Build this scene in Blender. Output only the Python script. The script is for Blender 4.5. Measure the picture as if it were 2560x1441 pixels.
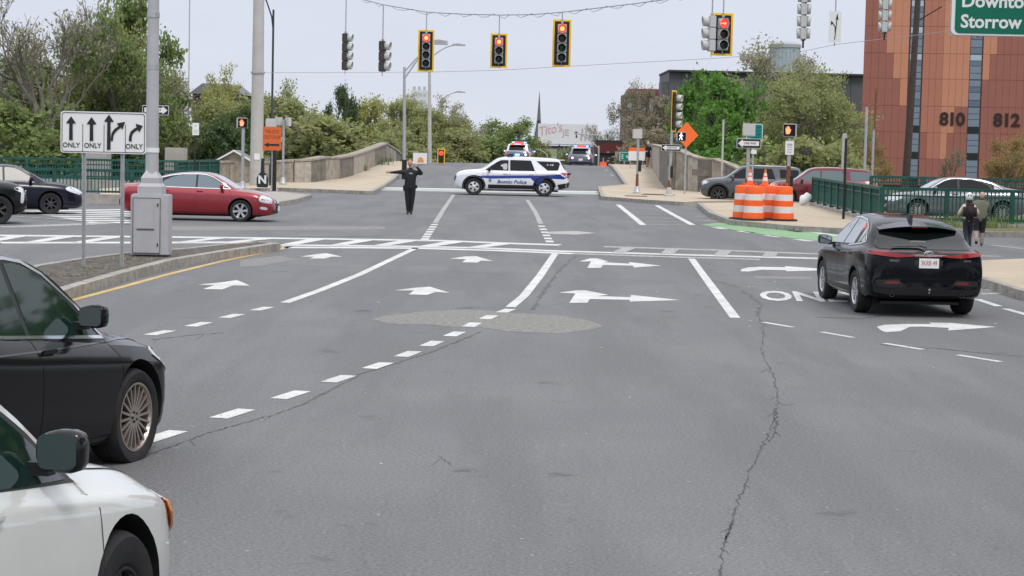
import bpy, bmesh, math, random
import numpy as np
from mathutils import Vector, Matrix
from mathutils.bvhtree import BVHTree
R = math.radians
scene = bpy.context.scene
for o in list(bpy.data.objects):
    bpy.data.objects.remove(o)
C = scene.collection
random.seed(7)

# ---------------------------------------------------------------- camera
FPX, CAMH, HZ, ROLL = 4900.0, 2.4, 362.0, 1.3
cam = bpy.data.cameras.new('camera')
cam.sensor_width = 36; cam.lens = 36*FPX/2560; cam.clip_start = 0.3; cam.clip_end = 6000
cam_o = bpy.data.objects.new('camera', cam); C.objects.link(cam_o)
PITCH = math.atan((720.5-HZ)/FPX)
CR = Matrix.Rotation(R(90)-PITCH, 4, 'X') @ Matrix.Rotation(R(ROLL), 4, 'Z')
cam_o.matrix_world = Matrix.Translation((0, 0, CAMH)) @ CR
scene.camera = cam_o
CR3 = CR.to_3x3()

# ---------------------------------------------------------------- sky and sun (overcast)
SUN_EL, SUN_ROT = R(55), R(150)
w = bpy.data.worlds.new('World'); scene.world = w; w.use_nodes = True
nt = w.node_tree; nt.nodes.clear(); N = nt.nodes.new; L = nt.links.new
out = N('ShaderNodeOutputWorld'); bg = N('ShaderNodeBackground'); bg.inputs['Strength'].default_value = 0.1
sky = N('ShaderNodeTexSky'); sky.sky_type = 'NISHITA'; sky.sun_disc = False
sky.sun_elevation = SUN_EL; sky.sun_rotation = SUN_ROT; sky.dust_density = 3.0
tc = N('ShaderNodeTexCoord'); sep = N('ShaderNodeSeparateXYZ'); L(tc.outputs['Generated'], sep.inputs[0])
# overcast cloud deck, brighter overhead than at the horizon
rmp = N('ShaderNodeValToRGB'); L(sep.outputs['Z'], rmp.inputs[0])
rmp.color_ramp.elements[0].position = 0.0; rmp.color_ramp.elements[0].color = (7.6, 8.05, 9.1, 1)
rmp.color_ramp.elements[1].position = 1.0; rmp.color_ramp.elements[1].color = (17.5, 17.8, 18.4, 1)
e = rmp.color_ramp.elements.new(0.10); e.color = (7.5, 8.0, 9.3, 1)
nz = N('ShaderNodeTexNoise'); nz.inputs['Scale'].default_value = 5; nz.inputs['Detail'].default_value = 5
mp = N('ShaderNodeMapping'); mp.inputs['Scale'].default_value = (1, 1, 7); L(tc.outputs['Generated'], mp.inputs[0]); L(mp.outputs[0], nz.inputs['Vector'])
mr = N('ShaderNodeMapRange'); L(nz.outputs[0], mr.inputs[0]); mr.inputs[1].default_value = .3; mr.inputs[2].default_value = .7
mr.inputs[3].default_value = 0.97; mr.inputs[4].default_value = 1.03
vm = N('ShaderNodeVectorMath'); vm.operation = 'SCALE'; L(rmp.outputs[0], vm.inputs[0]); L(mr.outputs[0], vm.inputs['Scale'])
mx = N('ShaderNodeMixRGB'); mx.inputs[0].default_value = 0.9; L(sky.outputs[0], mx.inputs[1]); L(vm.outputs[0], mx.inputs[2])
L(mx.outputs[0], bg.inputs[0]); L(bg.outputs[0], out.inputs[0])
sun = bpy.data.lights.new('sun', 'SUN'); sun.energy = 1.5; sun.angle = R(16); sun.color = (1, .96, .9)
sun_o = bpy.data.objects.new('sun', sun); C.objects.link(sun_o)
sd = Vector((math.sin(SUN_ROT)*math.cos(SUN_EL), math.cos(SUN_ROT)*math.cos(SUN_EL), math.sin(SUN_EL)))
sun_o.rotation_euler = sd.to_track_quat('Z', 'Y').to_euler()
scene.view_settings.view_transform = 'Standard'; scene.view_settings.look = 'None'
scene.view_settings.gamma = 1; scene.view_settings.use_curve_mapping = False
scene.view_settings.exposure = 0.0

# ---------------------------------------------------------------- pixel -> place
def sstep(t): t = max(0, min(1, t)); return t*t*(3-2*t)
def G(y):                       # road height: level, then the bridge's hump
    return 1.05*sstep((y-99)/37) - 1.0*sstep((y-137)/26)
def ray(px, py):
    return CR3 @ Vector(((px-1280)/FPX, -(py-720.5)/FPX, -1))
def P(px, py, dz=0.0):          # point on the ground under a pixel of the 2560 px photograph
    d = ray(px, py); O = Vector((0, 0, CAMH)); t = 5.0; lo = t
    while t < 137:
        p = O+d*t
        if p.z <= G(p.y)+dz: break
        lo = t; t += 1.0
    hi = t
    if t >= 137: return Vector((d.x*136, d.y*136, G(d.y*136)+dz))
    for _ in range(24):
        m = (lo+hi)/2; p = O+d*m
        if p.z <= G(p.y)+dz: hi = m
        else: lo = m
    p = O+d*hi; return Vector((p.x, p.y, G(p.y)+dz))
def A(px, py, dist):            # point of a pixel's line of sight at a given distance
    d = ray(px, py); t = dist/d.y; return Vector((d.x*t, dist, CAMH+d.z*t))

# ---------------------------------------------------------------- object helpers
def tag(o, label=None, cat=None, group=None, kind=None):
    if label: o['label'] = label
    if cat: o['category'] = cat
    if group: o['group'] = group
    if kind: o['kind'] = kind
    return o
def thing(name, label, cat, loc=(0, 0, 0), rz=0.0, group=None):
    o = bpy.data.objects.new(name, None); C.objects.link(o); o.empty_display_size = .2
    o.location = loc; o.rotation_euler = (0, 0, rz)
    return tag(o, label, cat, group)
def kids(o): return [c for c in o.children]
def copy_tree(o, parent=None):
    c = o.copy(); C.objects.link(c)
    if parent: c.parent = parent
    for ch in list(o.children): copy_tree(ch, c)
    return c
def linkobj(name, me, parent=None, label=None):
    o = bpy.data.objects.new(name, me); C.objects.link(o)
    if parent is not None: o.parent = parent
    if label: o['label'] = label
    return o
class MB:
    def __init__(s): s.v = []; s.f = []; s.mi = []
    def add(s, vs, fs, m=0):
        b = len(s.v); s.v += [tuple(v) for v in vs]; s.f += [tuple(i+b for i in f) for f in fs]; s.mi += [m]*len(fs); return s
    def box(s, c, d, rz=0, m=0, M=None):
        hx, hy, hz = d[0]/2, d[1]/2, d[2]/2
        vs = [Vector((x*hx, y*hy, z*hz)) for z in (-1, 1) for y in (-1, 1) for x in (-1, 1)]
        T = Matrix.Translation(c) @ (M.to_4x4() if M is not None else Matrix.Rotation(rz, 4, 'Z'))
        return s.add([T @ v for v in vs], [(0, 2, 3, 1), (4, 5, 7, 6), (0, 1, 5, 4), (2, 6, 7, 3), (0, 4, 6, 2), (1, 3, 7, 5)], m)
    def tube(s, pts, r, n=8, m=0, cap=True):
        pts = [Vector(p) for p in pts]; K = len(pts)
        if not hasattr(r, '__len__'): r = [r]*K
        vs = []; up = None
        for i, p in enumerate(pts):
            t = (pts[min(i+1, K-1)]-pts[max(i-1, 0)]).normalized()
            if up is None:
                up = Vector((0, 0, 1)) if abs(t.z) < .9 else Vector((1, 0, 0))
            a = t.cross(up)
            if a.length < 1e-6: a = t.cross(Vector((0, 1, 0)))
            a.normalize(); b = t.cross(a).normalized(); up = -b if False else up
            for k in range(n):
                an = 2*math.pi*k/n; vs.append(p+(a*math.cos(an)+b*math.sin(an))*r[i])
        fs = [(i*n+k, (i+1)*n+k, (i+1)*n+(k+1) % n, i*n+(k+1) % n) for i in range(K-1) for k in range(n)]
        if cap: fs += [tuple(range(n)), tuple(reversed(range((K-1)*n, K*n)))]
        return s.add(vs, fs, m)
    def lathe(s, prof, n=24, m=0, T=None, cap=True):     # profile (r, z) round z
        vs = [Vector((r*math.cos(2*math.pi*k/n), r*math.sin(2*math.pi*k/n), z)) for r, z in prof for k in range(n)]
        if T is not None: vs = [T @ v for v in vs]
        K = len(prof)
        fs = [(i*n+k, i*n+(k+1) % n, (i+1)*n+(k+1) % n, (i+1)*n+k) for i in range(K-1) for k in range(n)]
        if cap: fs += [tuple(reversed(range(n))), tuple(range((K-1)*n, K*n))]
        return s.add(vs, fs, m)
    def prism(s, outline, axis='y', a=0.0, b=0.1, m=0, T=None):
        # outline 2D; axis 'z': (x,y) between z=a and b ; 'y': (x,z) ; 'x': (y,z)
        n = len(outline)
        def q(p, t): return Vector((p[0], p[1], t)) if axis == 'z' else Vector((p[0], t, p[1])) if axis == 'y' else Vector((t, p[0], p[1]))
        vs = [q(p, a) for p in outline]+[q(p, b) for p in outline]
        if T is not None: vs = [T @ v for v in vs]
        fs = [tuple(reversed(range(n))), tuple(range(n, 2*n))]+[(i, (i+1) % n, n+(i+1) % n, n+i) for i in range(n)]
        return s.add(vs, fs, m)
    def mesh(s, name, mats, smooth=False, angle=35):
        me = bpy.data.meshes.new(name); me.from_pydata([tuple(v) for v in s.v], [], s.f)
        for mt in (mats if isinstance(mats, (list, tuple)) else [mats]): me.materials.append(mt)
        me.polygons.foreach_set('material_index', s.mi)
        bm = bmesh.new(); bm.from_mesh(me); bmesh.ops.recalc_face_normals(bm, faces=bm.faces); bm.to_mesh(me); bm.free()
        if smooth:
            me.polygons.foreach_set('use_smooth', [True]*len(me.polygons)); me.set_sharp_from_angle(angle=R(angle))
        me.update(); return me
    def build(s, name, mats, parent=None, smooth=False, angle=35, label=None):
        return linkobj(name, s.mesh(name, mats, smooth, angle), parent, label)
def bevelled(me, wdt=.01, seg=2):
    bm = bmesh.new(); bm.from_mesh(me)
    es = [e for e in bm.edges if len(e.link_faces) == 2 and e.calc_face_angle(0) > .6]
    bmesh.ops.bevel(bm, geom=es, offset=wdt, segments=seg, affect='EDGES', clamp_overlap=True); bm.to_mesh(me); bm.free(); return me

# ---------------------------------------------------------------- materials
MATS = {}
def mat(name, col, rough=.6, metal=0., var=.0, vscale=4., bump=0., bscale=40., emit=None, estr=1., coat=0., ior=1.45, spec=None, col2=None):
    if name in MATS: return MATS[name]
    m = bpy.data.materials.new(name); m.use_nodes = True; t = m.node_tree; b = t.nodes['Principled BSDF']
    b.inputs['Roughness'].default_value = rough; b.inputs['Metallic'].default_value = metal; b.inputs['IOR'].default_value = ior
    b.inputs['Coat Weight'].default_value = coat; b.inputs['Coat Roughness'].default_value = .04
    c4 = (*col, 1); b.inputs['Base Color'].default_value = c4
    if emit: b.inputs['Emission Color'].default_value = (*emit, 1); b.inputs['Emission Strength'].default_value = estr
    if var > 0 or bump > 0: tcn = t.nodes.new('ShaderNodeTexCoord')
    if var > 0:
        n = t.nodes.new('ShaderNodeTexNoise'); n.inputs['Scale'].default_value = vscale; n.inputs['Detail'].default_value = 6; n.inputs['Roughness'].default_value = .65
        t.links.new(tcn.outputs['Object'], n.inputs['Vector'])
        r = t.nodes.new('ShaderNodeValToRGB'); t.links.new(n.outputs[0], r.inputs[0])
        r.color_ramp.elements[0].position = .3; r.color_ramp.elements[1].position = .7
        lo = [max(0, c*(1-var)) for c in col]; hi = col2 if col2 else [min(1, c*(1+var)) for c in col]
        r.color_ramp.elements[0].color = (*lo, 1); r.color_ramp.elements[1].color = (*hi, 1)
        t.links.new(r.outputs[0], b.inputs['Base Color'])
    if bump > 0:
        n = t.nodes.new('ShaderNodeTexNoise'); n.inputs['Scale'].default_value = bscale; n.inputs['Detail'].default_value = 5
        t.links.new(tcn.outputs['Object'], n.inputs['Vector'])
        bp = t.nodes.new('ShaderNodeBump'); bp.inputs['Strength'].default_value = bump; bp.inputs['Distance'].default_value = .02
        t.links.new(n.outputs[0], bp.inputs['Height']); t.links.new(bp.outputs[0], b.inputs['Normal'])
    MATS[name] = m; return m
def noise_mix(t, vec, scale, lo, hi, c1, c2, detail=6, rough=.6):
    n = t.nodes.new('ShaderNodeTexNoise'); n.inputs['Scale'].default_value = scale; n.inputs['Detail'].default_value = detail; n.inputs['Roughness'].default_value = rough
    t.links.new(vec, n.inputs['Vector']); mr = t.nodes.new('ShaderNodeMapRange'); mr.inputs[1].default_value = lo; mr.inputs[2].default_value = hi
    mr.interpolation_type = 'SMOOTHSTEP'; t.links.new(n.outputs[0], mr.inputs[0]); m = t.nodes.new('ShaderNodeMixRGB'); t.links.new(mr.outputs[0], m.inputs[0])
    for i, c in ((1, c1), (2, c2)):
        if isinstance(c, tuple): m.inputs[i].default_value = (*c, 1)
        else: t.links.new(c, m.inputs[i])
    return m.outputs[0]
def asphalt():
    m = bpy.data.materials.new('asphalt'); m.use_nodes = True; t = m.node_tree; b = t.nodes['Principled BSDF']
    g = t.nodes.new('ShaderNodeTexCoord').outputs['Object']
    mpn = t.nodes.new('ShaderNodeMapping'); mpn.inputs['Scale'].default_value = (1.0, .12, 1); mpn.inputs['Rotation'].default_value = (0, 0, R(-4)); t.links.new(g, mpn.inputs[0])
    c = noise_mix(t, g, .25, .35, .7, (.128, .128, .135), (.182, .182, .188))
    c = noise_mix(t, mpn.outputs[0], .9, .42, .62, c, (.102, .102, .107), 4)       # tyre-polished wheel paths
    mm = t.nodes.new('ShaderNodeMixRGB'); mm.blend_type = 'MIX'; mm.inputs[0].default_value = .55; t.links.new(c, mm.inputs[1])
    sp = noise_mix(t, g, 38, .36, .66, (.088, .088, .095), (.255, .256, .264), 6, .8); t.links.new(sp, mm.inputs[2])
    c = noise_mix(t, g, 15, .67, .74, mm.outputs[0], (.30, .30, .295), 3)
    c = noise_mix(t, g, 7, .30, .42, (.125, .125, .128), c, 8, .8)            # pale aggregate
    c = noise_mix(t, g, 1.1, .62, .74, c, (.085, .085, .089), 7)
    c = noise_mix(t, g, .6, .66, .72, c, (.21, .208, .205), 8, .7)                     # oil and damp spots
    t.links.new(c, b.inputs['Base Color']); b.inputs['Roughness'].default_value = .86; b.inputs['Specular IOR Level'].default_value = .35
    n = t.nodes.new('ShaderNodeTexNoise'); n.inputs['Scale'].default_value = 70; n.inputs['Detail'].default_value = 4; t.links.new(g, n.inputs['Vector'])
    bp = t.nodes.new('ShaderNodeBump'); bp.inputs['Strength'].default_value = .5; bp.inputs['Distance'].default_value = .01
    t.links.new(n.outputs[0], bp.inputs['Height']); t.links.new(bp.outputs[0], b.inputs['Normal']); return m
def paintmark(name, col, under, wear=.5):
    m = bpy.data.materials.new(name); m.use_nodes = True; t = m.node_tree; b = t.nodes['Principled BSDF']
    g = t.nodes.new('ShaderNodeTexCoord').outputs['Object']
    c = noise_mix(t, g, 1.3, .35, .7, tuple(x*.78 for x in col), col, 5)
    c = noise_mix(t, g, 6, .45, .75, c, tuple(x*.6+y*.4 for x, y in zip(col, under)), 8, .8)
    c = noise_mix(t, g, 11, .98-wear, 1.06-wear, c, under, 9, .85)
    c = noise_mix(t, g, 45, .60, .68, c, under, 3, .6)
    t.links.new(c, b.inputs['Base Color']); b.inputs['Roughness'].default_value = .7; return m
def leafmat(name, c1, c2, trans=.25):
    m = bpy.data.materials.new(name); m.use_nodes = True; t = m.node_tree; t.nodes.clear()
    o = t.nodes.new('ShaderNodeOutputMaterial'); ge = t.nodes.new('ShaderNodeNewGeometry')
    mx = t.nodes.new('ShaderNodeMixRGB'); t.links.new(ge.outputs['Random Per Island'], mx.inputs[0]); mx.inputs[1].default_value = (*c1, 1); mx.inputs[2].default_value = (*c2, 1)
    g = t.nodes.new('ShaderNodeTexCoord').outputs['Object']
    col = noise_mix(t, g, 6, .35, .65, mx.outputs[0], tuple(.6*a+.4*b for a, b in zip(c1, c2)))
    d = t.nodes.new('ShaderNodeBsdfDiffuse'); tr = t.nodes.new('ShaderNodeBsdfTranslucent'); s = t.nodes.new('ShaderNodeMixShader'); s.inputs[0].default_value = trans
    t.links.new(col, d.inputs[0]); t.links.new(col, tr.inputs[0]); t.links.new(d.outputs[0], s.inputs[1]); t.links.new(tr.outputs[0], s.inputs[2]); t.links.new(s.outputs[0], o.inputs[0]); return m
ASPH = asphalt()
WHITE = paintmark('road_paint_white', (.66, .66, .65), (.17, .17, .175), .43)
WORN = paintmark('road_paint_worn', (.50, .50, .49), (.2, .2, .2), .52)
YELLOW = paintmark('road_paint_yellow', (.62, .43, .16), (.22, .19, .15), .40)
GREENP = paintmark('bike_lane_green', (.21, .42, .19), (.2, .21, .2), .46)
CONC = mat('concrete', (.33, .31, .28), .85, var=.25, vscale=2.5, bump=.3)
KERB = mat('granite_kerb', (.30, .28, .25), .85, var=.35, vscale=5, bump=.5, bscale=25)
WALK = mat('sidewalk', (.43, .36, .275), .9, var=.12, vscale=.7, bump=.3, bscale=50)
ISLE = mat('island_paving', (.34, .32, .29), .9, var=.15, vscale=.9, bump=.3, bscale=50)
MULCH = mat('soil', (.075, .062, .055), .95, var=.75, vscale=9, bump=1., bscale=25, col2=(.17, .15, .13))
GRASSM = mat('verge', (.09, .12, .05), .95, var=.5, vscale=3, bump=.8)
GALV = mat('galvanised', (.42, .43, .45), .5, .55, var=.15, vscale=9)
GREYP = mat('grey_paint', (.40, .40, .42), .5, var=.08, vscale=3)
STEELP = mat('pole_concrete', (.44, .43, .41), .75, var=.1, vscale=2)
BLACK = mat('black_plastic', (.015, .015, .016), .45)
DARK = mat('dark_void', (.006, .006, .006), .9)
RUBBER = mat('rubber', (.018, .018, .019), .8, var=.3, vscale=12)
CHROME = mat('chrome', (.75, .76, .78), .14, 1.0)
ALLOY = mat('alloy', (.60, .61, .63), .28, .9)
ALLOYD = mat('alloy_dark', (.10, .10, .11), .35, .8)
GLASS = mat('car_glass', (.005, .006, .008), .04, ior=1.38)
GLASST = mat('car_glass_teal', (.008, .022, .017), .03, ior=1.5)
SHIELD = mat('windshield_glass', (.22, .25, .26), .05, .35, coat=1., ior=2.0)
LAMPW = mat('lamp_clear', (.62, .64, .66), .15, .3, coat=1.)
LAMPR = mat('lamp_red', (.30, .012, .015), .15, coat=1.)
LAMPRD = mat('lamp_red_dark', (.12, .01, .012), .2, coat=1.)
AMBER = mat('lamp_amber', (.80, .25, .03), .2, coat=1.)
WHITEP = mat('white_sheet', (.74, .74, .74), .5)
SGREEN = mat('sign_green', (.0, .135, .085), .45)
ORANGE = mat('orange_sheet', (.85, .15, .03), .5)
ORANGE2 = mat('orange_sheet_worn', (.62, .125, .03), .55)
YEL = mat('signal_yellow', (.88, .52, .02), .45)
SGREY = mat('signal_grey', (.42, .42, .42), .5)
FENCEG = mat('fence_green', (.012, .075, .062), .45, var=.35, vscale=4)
RUST = mat('rusty_iron', (.16, .07, .035), .85, var=.5, vscale=15)
BARK = mat('bark', (.15, .135, .115), .9, var=.3, vscale=9)
def text_mesh(s, size, m, parent, T, name='lettering', ext=.002, bold=0., sx=1., shear=0., align='CENTER'):
    cu = bpy.data.curves.new('t', 'FONT'); cu.body = s; cu.size = size; cu.align_x = align; cu.align_y = 'CENTER'
    cu.extrude = ext; cu.offset = bold; cu.shear = shear; cu.resolution_u = 3
    ob = bpy.data.objects.new('t', cu); me = bpy.data.meshes.new_from_object(ob); bpy.data.objects.remove(ob); bpy.data.curves.remove(cu)
    me.name = name; me.materials.clear(); me.materials.append(m)
    me.transform(T @ Matrix.Diagonal((sx, 1, 1, 1)))
    return linkobj(name, me, parent)
def face_T(x, y, z, yaw=0.0):     # text/plate frame standing upright, reading from -Y side, yaw round z
    return Matrix.Translation((x, y, z)) @ Matrix.Rotation(yaw, 4, 'Z') @ Matrix.Rotation(R(90), 4, 'X')
def rrect(w, h, r, n=4):
    pts = []
    for cx, cy, a0 in ((w/2-r, h/2-r, 0), (-w/2+r, h/2-r, 90), (-w/2+r, -h/2+r, 180), (w/2-r, -h/2+r, 270)):
        for k in range(n+1):
            a = R(a0+90*k/n); pts.append((cx+r*math.cos(a), cy+r*math.sin(a)))
    return pts
def circle2(r, n=20, cx=0, cy=0): return [(cx+r*math.cos(2*math.pi*k/n), cy+r*math.sin(2*math.pi*k/n)) for k in range(n)]

# ---------------------------------------------------------------- ground
def strip_surface(name, xs, ys, m, parent=None, dz=0.0):
    vs = [(x, y, G(y)+dz) for y in ys for x in xs]; nx = len(xs)
    fs = [(j*nx+i, j*nx+i+1, (j+1)*nx+i+1, (j+1)*nx+i) for j in range(len(ys)-1) for i in range(nx-1)]
    me = bpy.data.meshes.new(name); me.from_pydata(vs, [], fs); me.materials.append(m); return linkobj(name, me, parent)
ys = [-30, 0, 50, 90]+[92+2*i for i in range(60)]+[220, 300, 600, 1200, 3000]
def corridor_surface(name, m, segs):       # (y, x_left, x_right) cross lines
    vs = []; fs = []
    for y, x0, x1 in segs: vs += [(x0, y, G(y)), ((x0+x1)/2, y, G(y)), (x1, y, G(y))]
    for i in range(len(segs)-1): fs += [(3*i, 3*i+1, 3*i+4, 3*i+3), (3*i+1, 3*i+2, 3*i+5, 3*i+4)]
    me = bpy.data.meshes.new(name); me.from_pydata(vs, [], fs); me.materials.append(m); return linkobj(name, me)
road = corridor_surface('road', ASPH, [(-30, -90, 90), (40, -90, 90), (90, -120, 120), (98, -120, 120), (100, -120, 120), (102, -120, 120), (104, -120, 120), (104.01, -14, 16)]+[(106+2*i, -14, 17) for i in range(20)]+[(160, -11, 17), (240, -8, 18), (420, -4, 24)]); tag(road, kind='structure')
def ground_surface():
    xs = [-2500, -300, -60, 60, 300, 2500]; yy = [-40, 50, 90, 104, 112, 160, 300, 600, 1200, 4000]; z = [-.06, -.06, -.06, -.06, -1.2, -1.4, -1.4, -1.4, -1.4, -1.4]
    vs = [(x, y, q) for y, q in zip(yy, z) for x in xs]; n = len(xs)
    me = bpy.data.meshes.new('ground'); me.from_pydata(vs, [], [(j*n+i, j*n+i+1, (j+1)*n+i+1, (j+1)*n+i) for j in range(len(yy)-1) for i in range(n-1)]); me.materials.append(GRASSM); return linkobj('ground', me)
verge = ground_surface(); tag(verge, kind='structure')
def poly_prism(name, pix, top, m, parent=None, bottom=-.02, kind=None, world=False, step=4.0):
    # flat-topped slab following the ground; pix are pixels of its top outline
    pts = [Vector(p) for p in pix] if world else [P(x, y, top) for x, y in pix]
    bm = bmesh.new(); vs = [bm.verts.new((p.x, p.y, 0)) for p in pts]; bm.faces.new(vs)
    ymin = min(p.y for p in pts); ymax = max(p.y for p in pts); y = math.ceil(ymin/step)*step
    if ymax > 96:
        while y < ymax:
            if y > 96: bmesh.ops.bisect_plane(bm, geom=bm.verts[:]+bm.edges[:]+bm.faces[:], plane_co=(0, y, 0), plane_no=(0, 1, 0))
            y += step
    bmesh.ops.triangulate(bm, faces=[f for f in bm.faces if len(f.verts) > 4])
    bmesh.ops.recalc_face_normals(bm, faces=bm.faces)
    for f in bm.faces:
        if f.normal.z < 0: f.normal_flip()
    base = bm.faces[:]
    if bottom is not None:
        r = bmesh.ops.extrude_face_region(bm, geom=base)
        nv = [g for g in r['geom'] if isinstance(g, bmesh.types.BMVert)]
        for v in nv: v.co.z = G(v.co.y)+top
        for v in bm.verts:
            if v not in set(nv): v.co.z = G(v.co.y)+bottom
        bmesh.ops.recalc_face_normals(bm, faces=bm.faces)
    else:
        for v in bm.verts: v.co.z = G(v.co.y)+top
    me = bpy.data.meshes.new(name); bm.to_mesh(me); bm.free(); me.materials.append(m)
    o = linkobj(name, me, parent); tag(o, kind=kind) if kind else None; return o
def kerb_line(pix, parent, wdt=.18, top=.15, m=KERB, length=2.2, dz=.012):
    # individual kerb stones along a pixel polyline (outer edge of the slab)
    pts = [P(x, y, top) for x, y in pix]
    for a, b in zip(pts, pts[1:]):
        v = b-a; v.z = 0; n = max(1, round(v.length/length)); u = v.normalized(); nr = Vector((-u.y, u.x, 0)); yaw = math.atan2(u.y, u.x)
        for k in range(n):
            l = v.length/n; c = a+u*(l*(k+.5)); z = G(c.y)
            q = MB(); jw = random.uniform(-.008, .008)
            z0, z1 = G((c-u*l/2).y), G((c+u*l/2).y); sl = math.atan2(z1-z0, l)
            Mx = Matrix.Rotation(yaw, 3, 'Z') @ Matrix.Rotation(-sl, 3, 'Y')
            q.box((c.x+jw, c.y, z+(top+dz-.1)/2), (l-.012, wdt, top+dz+.1), M=Mx)
            o = q.build('kerb_stone', m, parent)

# sidewalks, islands
left_walk = poly_prism('sidewalk', [(250, 472), (420, 462), (560, 452), (700, 447), (800, 441), (905, 420), (962, 403), (1062, 404), (1008, 424), (957, 463), (928, 479), (700, 470), (560, 474), (330, 490), (250, 492)], .15, WALK, kind='structure')
kerb_line([(1062, 404), (1008, 424), (957, 463), (928, 479), (700, 470), (560, 474)], left_walk)
isle_l = poly_prism('traffic_island', [(560, 481), (700, 479), (775, 487), (735, 499), (640, 514), (540, 520), (430, 510)], .15, ISLE, kind='structure')
kerb_line([(560, 481), (700, 479), (775, 487), (735, 499), (640, 514), (540, 520)], isle_l)
right_walk = poly_prism('sidewalk', [(1524, 411), (1645, 411), (1668, 440), (1700, 458), (1800, 463), (1990, 470), (1990, 500), (1750, 503), (1706, 506), (1600, 499), (1508, 492), (1499, 467), (1567, 461)], .15, WALK, kind='structure')
kerb_line([(1524, 411), (1567, 461), (1499, 467), (1508, 492), (1600, 499), (1706, 506)], right_walk)
isle_r = poly_prism('sidewalk', [(1748, 508), (1960, 505), (2040, 512), (2215, 541), (2400, 545), (2400, 560), (2120, 573), (1990, 566), (1830, 551), (1780, 533)], .15, WALK, kind='structure')
kerb_line([(1748, 508), (1780, 533), (1830, 551), (1990, 566), (2120, 573), (2330, 566)], isle_r)
verge_r = poly_prism('verge', [(2230, 548), (2700, 552), (2700, 582), (2460, 580), (2300, 566)], .15, mat('verge_weeds', (.13, .13, .06), .95, var=.5, vscale=5, bump=1.), kind='structure')
kerb_line([(2300, 566), (2460, 580), (2700, 583)], verge_r)
near_r = poly_prism('sidewalk', [(2380, 655), (2700, 640), (2900, 760), (2560, 727), (2440, 692)], .15, WALK, kind='structure')
kerb_line([(2900, 790), (2700, 755), (2560, 727), (2440, 690), (2380, 655)], near_r)
median = poly_prism('median', [(0, 700), (90, 666), (200, 648), (330, 632), (470, 622), (560, 612), (640, 606), (690, 609), (560, 628), (425, 650), (300, 682), (160, 722), (0, 775)], .15, MULCH, kind='structure')
kerb_line([(690, 609), (560, 628), (425, 650), (300, 682), (160, 722), (0, 775)], median, wdt=.2, length=2.6)
kerb_line([(0, 700), (90, 666), (200, 648), (330, 632), (470, 622), (560, 612), (640, 606), (690, 609)], median, wdt=.15, length=2.6)

# ---------------------------------------------------------------- markings (thin sheets, parts of the road)
def mark(name, pix, m, dz=.004):
    pts = [P(x, y, dz) for x, y in pix]
    bm = bmesh.new(); vs = [bm.verts.new(p) for p in pts]; f = bm.faces.new(vs); bmesh.ops.triangulate(bm, faces=[f])
    for f in bm.faces:
        f.normal_update()
        if f.normal.z < 0: f.normal_flip()
    me = bpy.data.meshes.new(name); bm.to_mesh(me); bm.free(); me.materials.append(m); return linkobj(name, me, road)
def stripe(name, pix, wdt, m, dz=.004, jit=.0):
    pts = [P(x, y, dz) for x, y in pix]; vs = []; K = len(pts)
    for i, p in enumerate(pts):
        t = pts[min(i+1, K-1)]-pts[max(i-1, 0)]; t.z = 0; t.normalize(); nr = Vector((-t.y, t.x, 0))*wdt/2
        a = 1+random.uniform(-jit, jit)
        vs += [p+nr*a, p-nr*a]
    for v in vs: v.z = G(v.y)+dz
    me = bpy.data.meshes.new(name); me.from_pydata([tuple(v) for v in vs], [], [(2*i, 2*i+1, 2*i+3, 2*i+2) for i in range(K-1)]); me.materials.append(m); return linkobj(name, me, road)
def dash(cx, cy, tx, ty, ln=.62, wd=.16, m=None):
    c = P(cx, cy, .004); t = P(tx, ty, .004)-c; t.z = 0; t.normalize(); n = Vector((-t.y, t.x, 0))
    me = bpy.data.meshes.new('dash'); me.from_pydata([tuple(c+t*a*ln/2+n*b*wd/2) for a, b in ((-1, -1), (1, -1), (1, 1), (-1, 1))], [], [(0, 1, 2, 3)]); me.materials.append(m or WHITE); linkobj('lane_dash', me, road)
stripe('lane_line', [(1040, 620), (980, 648), (900, 686), (800, 726), (712, 757)], .15, WHITE)
stripe('lane_line', [(1388, 634), (1350, 690), (1310, 740), (1276, 768)], .15, WHITE)
stripe('lane_line', [(1729, 647), (1760, 690), (1797, 740), (1838, 795)], .15, WHITE)
stripe('edge_line', [(725, 617), (690, 626), (560, 652), (420, 686), (300, 719), (190, 748), (0, 800)], .13, YELLOW)
for q in ([(400, 832), (497, 811), (580, 790), (655, 772)], [(1265, 777), (1222, 793), (1180, 812), (1137, 835), (1080, 859), (1020, 885), (945, 914), (847, 947), (727, 987), (582, 1034), (405, 1090)],
          [(1945, 812), (2093, 837), (2258, 866), (2447, 896)]):
    for i, (x, y) in enumerate(q):
        n = q[min(i+1, len(q)-1)] if i < len(q)-1 else (2*x-q[i-1][0], 2*y-q[i-1][1])
        dash(x, y, *n, ln=.62 if x < 1900 else .75, wd=.17 if x < 1900 else .10)
def along(p0, p1, n): return [(p0[0]+(p1[0]-p0[0])*i/(n-1), p0[1]+(p1[1]-p0[1])*i/(n-1)) for i in range(n)]
for a, b, n in (((1062, 598), (1086, 562), 7), ((1374, 604), (1354, 566), 6)):
    q = along(a, b, n)
    for x, y in q: dash(x, y, b[0]+(b[0]-a[0]), b[1]+(b[1]-a[1]), .9, .2)
stripe('lane_line', [(1088, 558), (1105, 530), (1134, 487)], .16, WORN)
stripe('lane_line', [(1352, 560), (1338, 530), (1318, 500)], .16, WORN)
stripe('lane_line', [(1545, 512), (1575, 536), (1608, 563)], .2, WHITE)
stripe('lane_line', [(1642, 514), (1685, 538), (1732, 563)], .2, WHITE)
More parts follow.
